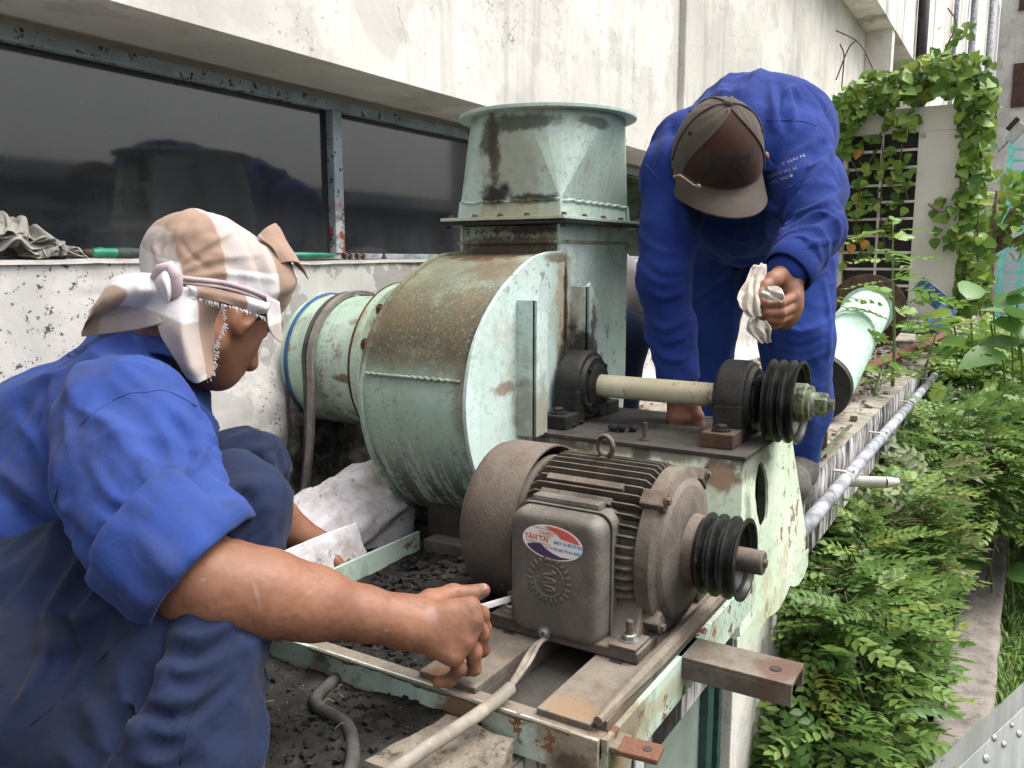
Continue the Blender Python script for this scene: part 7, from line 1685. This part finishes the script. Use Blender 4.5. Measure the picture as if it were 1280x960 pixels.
# ================================================================== leaves
def leaflet(L, w_, fold=.25):
    xs = [0, .3, .65, 1.0]; ws = [0.12, .95, .85, .02]; vs_ = []; fs_ = []
    for x, q_ in zip(xs, ws): vs_ += [V(L * x, w_ * q_ / 2, fold * w_ * q_ / 2 - .12 * L * x * x), V(L * x, 0, -.12 * L * x * x), V(L * x, -w_ * q_ / 2, fold * w_ * q_ / 2 - .12 * L * x * x)]
    for i in range(3): a = 3 * i; fs_ += [(a, a + 1, a + 4, a + 3), (a + 1, a + 2, a + 5, a + 4)]
    return np.array(vs_), fs_
def pinnate(L, pairs, ll, lw_, droop, seed):
    rg_ = np.random.default_rng(seed); vs_, fs_ = [], []
    def add(v_, f_):
        n = sum(len(q_) for q_ in vs_); vs_.append(v_); fs_.extend([tuple(i + n for i in g) for g in f_])
    def pt(t): return V(L * t, 0, -droop * L * t * t)
    for i in range(pairs):
        t = .22 + .74 * i / (pairs - 1); p_ = pt(t); sz = ll * (.75 + .35 * math.sin(math.pi * (t - .05)))
        for s_ in (1, -1):
            v_, f_ = leaflet(sz * rg_.uniform(.9, 1.1), lw_ * sz / ll); a = s_ * R(66 + rg_.normal() * 6) * (1 - .25 * t); b = R(rg_.normal() * 12 - 6); v_ = v_ @ np.array([[math.cos(b), 0, math.sin(b)], [0, 1, 0], [-math.sin(b), 0, math.cos(b)]])
            add(v_ @ np.array([[math.cos(a), math.sin(a), 0], [-math.sin(a), math.cos(a), 0], [0, 0, 1]]) + p_, f_)
    v_, f_ = leaflet(ll, lw_); add(v_ + pt(1.0), f_)
    rr_ = []; 
    for t in (0, .35, .7, 1.0): p_ = pt(t); q_ = .0012 * (1.2 - .7 * t); rr_.append([p_ + V(0, q_, 0), p_ + V(0, -q_ * .5, q_ * .8), p_ + V(0, -q_ * .5, -q_ * .8)])
    t_ = MB().ring_strip(rr_); add(np.array(t_.v), t_.f); return np.concatenate(vs_), fs_
def heart(L, seed):
    rg_ = np.random.default_rng(seed); out = [(0, 0), (.10, .34), (.38, .46), (.70, .30), (1.0, 0)]; cup = rg_.uniform(.05, .25); vs_ = []; fs_ = []
    for (x, y) in out: z = -.25 * x * x * L; vs_ += [V(L * x, L * y, z + cup * y * L), V(L * x, 0, z), V(L * x, -L * y, z + cup * y * L)]
    for i in range(4): a = 3 * i; fs_ += [(a, a + 1, a + 4, a + 3), (a + 1, a + 2, a + 5, a + 4)]
    return np.array(vs_), fs_
def frame_from(d, up=V(0, 0, 1)):
    x = d / np.linalg.norm(d); y = np.cross(up, x)
    if np.linalg.norm(y) < 1e-3: y = np.cross(V(1, 0, 0), x)
    y /= np.linalg.norm(y); return np.stack([x, y, np.cross(x, y)], 1)
def leaf_objects(places, protos, mats, parent, keep, matname):
    """places: (pos, 3x3, scale, proto index); the 'keep' nearest become objects, the rest one mesh"""
    mes = []
    for i, (v_, f_) in enumerate(protos):
        me = bpy.data.meshes.new('leaf'); me.from_pydata([tuple(p_) for p_ in v_], [], f_); me.materials.append(mats); me.polygons.foreach_set('use_smooth', [True] * len(me.polygons)); mes.append(me)
    places = sorted(places, key=lambda q_: (q_[0] - CAM) @ (q_[0] - CAM) - 3 * q_[0][2]); pin = Matrix.Translation(-parent.location)
    for (p_, Rm, s_, i) in places[:keep]:
        o_ = bpy.data.objects.new('leaf', mes[i]); COL.objects.link(o_); o_.parent = parent; o_.matrix_parent_inverse = pin
        o_.matrix_basis = Matrix.Translation(Vector(p_)) @ Matrix([tuple(r_) for r_ in Rm]).to_4x4() @ Matrix.Scale(s_, 4)
    rest = places[keep:]
    if rest:
        vs_, fs_, tn = [], [], []; n = 0; rg_ = np.random.default_rng(len(rest))
        for (p_, Rm, s_, i) in rest:
            v_, f_ = protos[i]; vs_.append((v_ * s_) @ Rm.T + p_); fs_.extend([tuple(k + n for k in g) for g in f_]); n += len(v_); tn += [rg_.random()] * len(f_)
        o_ = mesh_obj('foliage', np.concatenate(vs_), fs_, mats, parent); a = o_.data.attributes.new('tint', 'FLOAT', 'FACE'); a.data.foreach_set('value', tn); o_['kind'] = 'stuff'
PIN = [pinnate(1.0, 6 + (k % 3), .205, .118, .25 + .1 * (k % 3), k) for k in range(5)]
def shrub(label, c, r, nt, leaf_len, mat, keep, seed, base, up=.5, group='shrubs growing below the ledge', stem='stem', clip=None, nl=(6, 10), twl=(.18, .36)):
    rg_ = np.random.default_rng(seed); c = np.array(c, float); r = np.array(r, float); T = thing('shrub', label, 'shrub', group, loc=base); pl = []; st = MB(); base = np.array(base, float)
    limbs = [c + rg_.uniform(-.6, .6, 3) * r for _ in range(5)]
    for l in limbs: st.tube(crom([tuple(base + rg_.normal(size=3) * V(.03, .03, 0)), tuple(tt(base, l, .5) + rg_.normal(size=3) * .05), tuple(l)], 4), [.010, .010, .009, .008, .008, .007, .006, .005, .004], 6)
    for i in range(nt):
        d = rg_.normal(size=3); d /= np.linalg.norm(d); d[2] = abs(d[2]) * .9 + .0 if rg_.random() < .8 else d[2]
        p_ = c + d * r * rg_.random() ** .35; l = min(limbs, key=lambda q_: np.linalg.norm(q_ - p_)); td = d * V(1, 1, .5) + V(0, 0, up * .4) + rg_.normal(size=3) * .4; td /= np.linalg.norm(td); L = rg_.uniform(*twl)
        pts = [p_ - td * L * .5, p_, p_ + td * L * .5 - V(0, 0, .03)]
        if rg_.random() < .5: st.tube([tuple(tt(l, pts[0], .0)), tuple(tt(l, pts[0], .6) + V(0, 0, .02)), tuple(pts[0])], [.004, .003, .0025], 5)
        st.tube(crom([tuple(q_) for q_ in pts], 3), [.0028, .0026, .0024, .0022, .002, .0016, .0012], 5)
        n = rg_.integers(*nl); sd = np.cross(td, V(0, 0, 1)); sd /= np.linalg.norm(sd) + 1e-9
        for k in range(n):
            u = (k + .5) / n; q_ = pts[0] + (pts[2] - pts[0]) * u
            if clip is not None and not clip(q_): continue
            s_ = 1 if k % 2 else -1; ld = sd * s_ * .9 + td * (.35 + .5 * u) + V(0, 0, rg_.uniform(-.15, .35)) + rg_.normal(size=3) * .15; pl.append((q_, frame_from(ld, V(0, 0, 1) + rg_.normal(size=3) * .3), leaf_len * rg_.uniform(.75, 1.2), int(rg_.integers(len(PIN)))))
    st.build(stem, MT['stem'], T, True); leaf_objects(pl, PIN, mat, T, keep, 'leaf'); return T
cl = lambda p_: p_[1] < .475 and (p_[1] > .17 * min(1, p_[0] / 2.7) + .09 or p_[0] > 4.0)
GZ = -2.05
shrub('dark green pinnate shrub nearest the window under the ledge', (2.12, .31, -1.0), (.34, .15, .40), 80, .165, MT['leaf'], 70, 1, (2.1, .34, GZ), clip=lambda p_: cl(p_) and p_[0] > 1.86 - .6 * max(0, -.75 - p_[2]))
shrub('dense green shrub below the bracket arm', (2.50, .33, -.72), (.40, .15, .36), 90, .165, MT['leaf'], 60, 2, (2.3, .34, GZ), clip=cl)
shrub('pale lime-green shoots in the middle of the shrubs', (2.62, .31, -.58), (.26, .10, .22), 22, .15, MT['leaf_light'], 40, 3, (2.6, .34, GZ), clip=cl)
shrub('olive-yellow drooping shrub branch before the low wall end', (3.45, .27, -.50), (.42, .10, .24), 30, .20, MT['leaf_olive'], 60, 4, (3.4, .3, GZ), clip=cl)
shrub('green shrub mass beneath the conduit stub', (3.2, .34, -.62), (.62, .14, .42), 110, .165, MT['leaf'], 30, 5, (3.2, .36, GZ), clip=cl)
shrub('bright green shrub filling the gap beyond the olive branch', (4.5, .20, -.42), (.75, .34, .34), 170, .175, MT['leaf'], 20, 6, (4.5, .25, GZ), clip=cl)
shrub('wide green shrub overgrowing the far end of the low wall', (5.3, -.25, -.48), (.9, .55, .40), 190, .19, MT['leaf'], 10, 7, (5.3, -.1, GZ), clip=lambda p_: p_[0] > 4.35 and p_[1] < .47)
shrub('light green shrub at the far corner beside the ledge edge', (6.3, .15, -.18), (.9, .42, .34), 130, .19, MT['leaf_light'], 10, 8, (6.3, .2, GZ), clip=lambda p_: p_[1] < .5)
shrub('far green shrub behind the low wall at the right edge', (7.5, -.6, -.30), (1.3, .9, .45), 150, .24, MT['leaf'], 0, 9, (7.5, -.5, GZ))
shrub('leafy fringe of shrub tips hugging the mouldy ledge face', (3.1, .40, -.42), (1.0, .075, .13), 80, .15, MT['leaf'], 30, 15, (3.0, .40, GZ), clip=lambda p_: cl(p_) and p_[2] < -.26 + .05 * (p_[0] - 3))
# sapling growing out of the ledge edge
SPB = at(1104, 478, Z=0.0)
def sapling(label, pts, n, ll, mat, seed, keep):
    T = thing('sapling', label, 'sapling', loc=pts[0]); rg_ = np.random.default_rng(seed); C_ = crom([tuple(p_) for p_ in pts], 6); MB().tube(C_, [.009 * (1 - .8 * i / len(C_)) for i in range(len(C_))], 6).build('stem', MT['stem_green'], T, True); pl = []
    for k in range(n):
        u = .28 + .72 * k / n; p_ = np.array(C_[min(len(C_) - 1, int(u * len(C_)))]); a = k * 2.4 + rg_.normal() * .3; ld = V(math.cos(a), math.sin(a), rg_.uniform(0, .6)); pl.append((p_, frame_from(ld, V(0, 0, 1) + rg_.normal(size=3) * .3), ll * rg_.uniform(.7, 1.15) * (1.1 - .4 * u), int(rg_.integers(len(PIN)))))
    leaf_objects(pl, PIN, mat, T, keep, 'leaf')
s1 = V(4.35, .53, 0); sapling('slender yellow-green sapling sprouting from the ledge edge', [s1, s1 + V(.02, .01, .25), s1 + V(.0, .03, .5), s1 + V(.03, .05, .78)], 22, .30, MT['leaf_light'], 3, 22)
s1 = V(4.0, .56, 0); sapling('low yellow-green sprout at the foot of the sapling', [s1, s1 + V(.03, -.01, .08), s1 + V(.05, -.03, .16)], 10, .20, MT['leaf_light'], 4, 10)
s1 = V(5.2, .50, -.1); sapling('leafy sprout reaching over the rusty bar', [s1, s1 + V(.03, -.04, .16), s1 + V(.05, -.08, .36)], 14, .30, MT['leaf_light'], 6, 14)
# broad-leaved plant
BP = thing('broad_leaf_plant', 'broad-leaved plant with big shiny leaves at the right edge', 'plant', loc=(5.6, .2, -2)); HT = [heart(1.0, k) for k in range(6)]
BRD = [(np.array([[v_[0], v_[1] * .72, v_[2]] for v_ in h_[0]]), h_[1]) for h_ in HT]; rg = np.random.default_rng(6); pl = []; st = MB()
for (px, py, x, s_) in ((1190, 395, 5.4, .22), (1210, 375, 5.5, .24), (1238, 402, 5.2, .26), (1262, 398, 5.2, .28), (1225, 430, 5.2, .24), (1252, 440, 5.1, .26), (1275, 430, 5.2, .24), (1200, 420, 5.3, .20), (1270, 372, 5.6, .26), (1285, 400, 5.3, .26), (1240, 380, 5.5, .2), (1210, 690, 4.1, .16), (1235, 700, 4.1, .18), (1262, 712, 4.1, .16), (1245, 560, 4.6, .2), (1268, 590, 4.5, .22), (1272, 520, 4.8, .22), (1255, 640, 4.3, .18)):
    p_ = at(px, py, X=x); d = V(rg.normal() * .6 - .4, rg.normal() * .6 - .2, rg.uniform(-.3, .5)); pl.append((p_, frame_from(d, V(-.5, 0, 1) + rg.normal(size=3) * .3), s_, int(rg.integers(6))))
    b_ = V(x + .25, p_[1] - .05, p_[2] - .5); st.tube(crom([tuple(b_), tuple(tt(b_, p_, .6) + V(.03, 0, .06)), tuple(p_)], 3), .005, 5)
st.build('stem', MT['stem_green'], BP, True); leaf_objects(pl, BRD, MT['leaf_broad'], BP, 30, 'leaf')
# creeper over the cabinet
VN = thing('creeper', 'green creeper draped over the top and right side of the beige cabinet', 'creeper', loc=(6.5, .6, 0)); pl = []; st = MB(); rg = np.random.default_rng(21)
def scatter(poly, n, x0, x1, s0, s1):
    xs = [p_[0] for p_ in poly]; ys = [p_[1] for p_ in poly]; k = 0
    while k < n:
        x, y = rg.uniform(min(xs), max(xs)), rg.uniform(min(ys), max(ys)); ins = False; j = len(poly) - 1
        for i in range(len(poly)):
            if (poly[i][1] > y) != (poly[j][1] > y) and x < (poly[j][0] - poly[i][0]) * (y - poly[i][1]) / (poly[j][1] - poly[i][1]) + poly[i][0]: ins = not ins
            j = i
        if not ins: continue
        k += 1; p_ = at(x, y, X=rg.uniform(x0, x1)); d = V(-.5 + rg.normal() * .35, rg.normal() * .6, -.5 + rg.normal() * .5); pl.append((p_, frame_from(d, V(-1.0, 0, .7) + rg.normal(size=3) * .45), rg.uniform(s0, s1), int(rg.integers(6))))
scatter([(1045, 190), (1043, 130), (1060, 105), (1090, 88), (1130, 92), (1140, 118), (1110, 130), (1080, 140), (1062, 165), (1058, 195)], 330, 6.30, 6.55, .052, .09)
scatter([(1125, 95), (1150, 68), (1190, 62), (1225, 78), (1250, 105), (1240, 125), (1205, 128), (1195, 118), (1160, 120), (1140, 128)], 380, 6.35, 6.75, .052, .095)
scatter([(1200, 115), (1245, 110), (1236, 180), (1226, 250), (1236, 320), (1232, 380), (1196, 395), (1194, 300), (1198, 200)], 720, 6.40, 6.75, .05, .09)
scatter([(1092, 128), (1140, 118), (1150, 150), (1128, 170), (1105, 165)], 34, 6.38, 6.48, .06, .09)
scatter([(1062, 170), (1100, 165), (1142, 200), (1140, 260), (1062, 265)], 74, 6.43, 6.49, .05, .085)
scatter([(1062, 265), (1120, 265), (1140, 330), (1060, 330)], 26, 6.44, 6.49, .05, .08)
scatter([(1160, 250), (1200, 240), (1198, 310), (1165, 300)], 22, 6.40, 6.48, .06, .09)
scatter([(1044, 200), (1062, 200), (1060, 330), (1042, 330)], 16, 6.42, 6.48, .05, .08)
scatter([(1160, 30), (1215, 20), (1240, 80), (1170, 75)], 30, 6.45, 6.7, .05, .08)
for path in ([(1062, 195), (1075, 230), (1070, 280), (1080, 330)], [(1100, 165), (1105, 210), (1100, 260), (1108, 320)], [(1130, 165), (1125, 210), (1135, 250)], [(1196, 260), (1175, 265), (1160, 255)], [(1197, 395), (1205, 300), (1200, 200), (1215, 110)], [(1225, 395), (1222, 300), (1226, 200), (1228, 100)], [(1045, 100), (1060, 62), (1070, 50)], [(1052, 110), (1055, 70), (1050, 55)], [(1095, 95), (1075, 55), (1045, 38)], [(1180, 65), (1195, 30), (1185, 10)]):
    st.tube(crom([tuple(at(x, y, X=6.46)) for x, y in path], 5), .005, 5)
st.build('stem', MT['stem'], VN, True); pl = [pl[i] for i in rg.permutation(len(pl))]
leaf_objects(pl, HT, MT['leaf_vine'], VN, 290, 'leaf')
dl = MB()
for (px, py) in ((1083, 300), (1074, 186), (1088, 350), (1066, 305)):
    p_ = at(px, py, X=6.44); v_, f_ = HT[1]; mesh_obj('dead_leaf', (v_ * .075) @ frame_from(V(-.2, .3, -1), V(-1, 0, .3)).T + p_, f_, MT['dead_leaf'], VN)

# ================================================================== far things at the right
TRE = thing('tree', 'small leafy tree with a pale trunk beyond the creeper', 'tree', loc=(9.5, .75, -1)); b0 = at(1233, 410, X=9.5); t0_ = at(1236, 330, X=9.5); c0 = at(1245, 255, X=9.5)
MB().tube(crom([tuple(b0 - V(0, 0, .8)), tuple(b0), tuple(t0_), tuple(c0)], 4), [.075, .07, .065, .06, .06, .055, .05, .05, .05, .045, .04, .035, .03], 9).build('trunk', MT['bark'], TRE, True)
for k in range(5): e = c0 + V(rg.normal() * .4, rg.normal() * .5 - .2, rg.normal() * .25); MB().tube([t0_ + V(0, 0, .1), tt(t0_, e, .6) + V(0, 0, .06), e], [.03, .02, .01], 6).build('limb', MT['bark'], TRE, True)
pl = []
for k in range(420):
    d = rg.normal(size=3); d /= np.linalg.norm(d); cc_ = c0 + V(0, -.15 if k % 2 else -.6, (.0 if k % 3 else -.2)); p_ = cc_ + d * V(.5, .45, .28) * rg.random() ** .4; pl.append((p_, frame_from(d + rg.normal(size=3) * .5, V(0, 0, 1) + rg.normal(size=3) * .4), rg.uniform(.09, .15), int(rg.integers(6))))
CR = bpy.data.objects.new('crown', None); COL.objects.link(CR); CR.parent = TRE; CR.matrix_parent_inverse = Matrix.Translation(-TRE.location)
leaf_objects(pl, BRD, MT['leaf_vine'], TRE, 0, 'leaf'); bpy.data.objects.remove(CR)
for ch in TRE.children:
    if ch.name.startswith('foliage'): ch.name = 'crown'
# teal steel stair
FS = thing('fire_stair', 'teal steel fire stair with open treads at the far right', 'stair', loc=(14, 0, -2)); XS = 13.0
for (px, w_) in ((1243, .035), (1268, .03)):
    a, b = at(px, 420, X=XS), at(px + 22, 178, X=XS); MB().box((XS, a[1] - w_, -2.0), (XS + .08, a[1] + w_, a[2])).hexa([V(XS, a[1] - w_, a[2]), V(XS + .08, a[1] - w_, a[2]), V(XS + .08, a[1] + w_, a[2]), V(XS, a[1] + w_, a[2]), V(XS, b[1] - w_, b[2]), V(XS + .08, b[1] - w_, b[2]), V(XS + .08, b[1] + w_, b[2]), V(XS, b[1] + w_, b[2])]).build('stringer', MT['teal'], FS)
for k in range(17):
    py = 186 + 14 * k; a = at(1246 + (400 - py) * .09, py, X=XS); MB().box((XS + .02, a[1] - 1.6, a[2] - .012), (XS + .12, a[1], a[2] + .012)).build('tread', MT['teal'], FS)
MB().tube([V(XS - .1, .42, .9), V(XS - .1, -.9, 2.3)], .03, 8).build('handrail', MT['teal'], FS); MB().box((XS + .3, .5, 1.0), (XS + .34, -1.6, 1.12)).build('landing_edge', MT['teal'], FS)
FBD = thing('far_building', 'pale building with brown window bands closing the view at the far right', 'building', loc=(24, -3, -2))
MB().box((24, -14, -2.1), (30, 1.12, 9)).build('wall', MT['wall_up'], FBD)
for z in (1.6, 4.2, 6.4):
    w_ = MB().box((23.93, -12, z), (23.995, .75, z + 1.0)).build('window', MT['dark_rust'], FBD)
    for k in range(10): MB().box((23.90, -12 + 1.25 * k, z + .05), (23.925, -11.0 + 1.25 * k, z + .95)).build('pane', MT['far_panel'], w_)
pn = MB().box((20.0, -3, -.4), (20.1, .62, 3.0)).build('sheet_screen', MT['far_panel'], None); tag(pn, 'pale blue sheet screen standing behind the teal stair', 'screen')
MB().box((20.02, .5, -2.1), (20.08, .56, -.4)).build('post', MT['pipe_grey'], pn)
# lamp arm seen left of the stair
LA = thing('wall_lamp', 'grey flood lamp on a slanting arm beside the stair', 'lamp', loc=at(1270, 165, X=10)); a, b = at(1247, 190, X=10), at(1285, 150, X=10)
MB().tube([a, b], .012, 8).build('arm', MT['pipe_grey'], LA); MB().obox(at(1270, 166, X=9.98), (.05, .20, .10), V(1, 0, 0), b - a, np.cross(V(1, 0, 0), b - a), .01).build('lamp_head', MT['alu'], LA); MB().obox(at(1266, 155, X=9.95), (.03, .14, .05), V(1, 0, 0), b - a, np.cross(V(1, 0, 0), b - a), .01).build('lamp_hood', MT['black_iron'], LA)

# ================================================================== aluminium ladder in the near right corner
LD = thing('ladder', 'scuffed aluminium ladder leaning in the near right corner', 'ladder', loc=at(1240, 960, D=.8))
def rail(p0, p1, wv_, dv, w_, dp, name):
    d = p1 - p0; a = p0 - d * 3.6; b = p1 + d * 13; wv_ = wv_ - d * (wv_ @ d) / (d @ d); wv_ /= np.linalg.norm(wv_); dv = np.cross(d, wv_); dv /= np.linalg.norm(dv); m_ = MB(); c = (a + b) / 2; L = np.linalg.norm(b - a)
    m_.obox(c, (L, w_, .003), d, wv_, dv, .0005); m_.obox(c - wv_ * (w_ / 2 - .0015) + dv * dp / 2, (L, .003, dp), d, wv_, dv, .0005); m_.obox(c + wv_ * (w_ / 2 - .0015) + dv * dp / 2, (L, .003, dp), d, wv_, dv, .0005)
    return m_.build(name, MT['alu'], LD), d / np.linalg.norm(d), wv_, dv
p0, p1 = at(1258, 960, D=.80), at(1322, 898, D=.83)
wv_ = (at(1280, 985, D=.80) - at(1236, 937, D=.80)); rl_, d_, w_, v_ = rail(p0, p1, wv_, None, .062, .028, 'side_rail')
sg = -1 if (v_ @ FW) > 0 else 1
for (px, py, r_) in ((1241, 922, .0032), (1263, 906, .0022), (1272, 917, .0032), (1231, 948, .004), (1253, 930, .003)):
    h_ = at(px, py, D=.80); t = ((p0 - h_) @ v_) / ((at(px, py, D=1.) - CAM) @ v_ * 1.0); q_ = CAM + (at(px, py, D=1.) - CAM) * (((p0 - CAM) @ v_) / ((at(px, py, D=1.) - CAM) @ v_)); MB().lathe(q_ + v_ * sg * .0016, v_ * sg, [(0, r_), (.001, r_ * .9), (.0018, r_ * .5)], 14).build('rivet', MT['alu'], rl_, True)
p0b, p1b = at(1300, 990, D=.84), at(1362, 930, D=.87); rail(p0b, p1b, wv_, None, .05, .028, 'side_rail')
for k_ in (3.2, 6.4, 9.6, 12.8): MB().tube([tt(p0, p1, k_), tt(p0b, p1b, k_)], .014, 12).build('rung', MT['alu'], LD, True)
for e_ in (tt(p0, p1, 12.8), tt(p0b, p1b, 12.8)): MB().tube([e_, V(e_[0] + .1, e_[1] - .12, -1.06)], .016, 10).build('prop_leg', MT['alu'], LD, True)
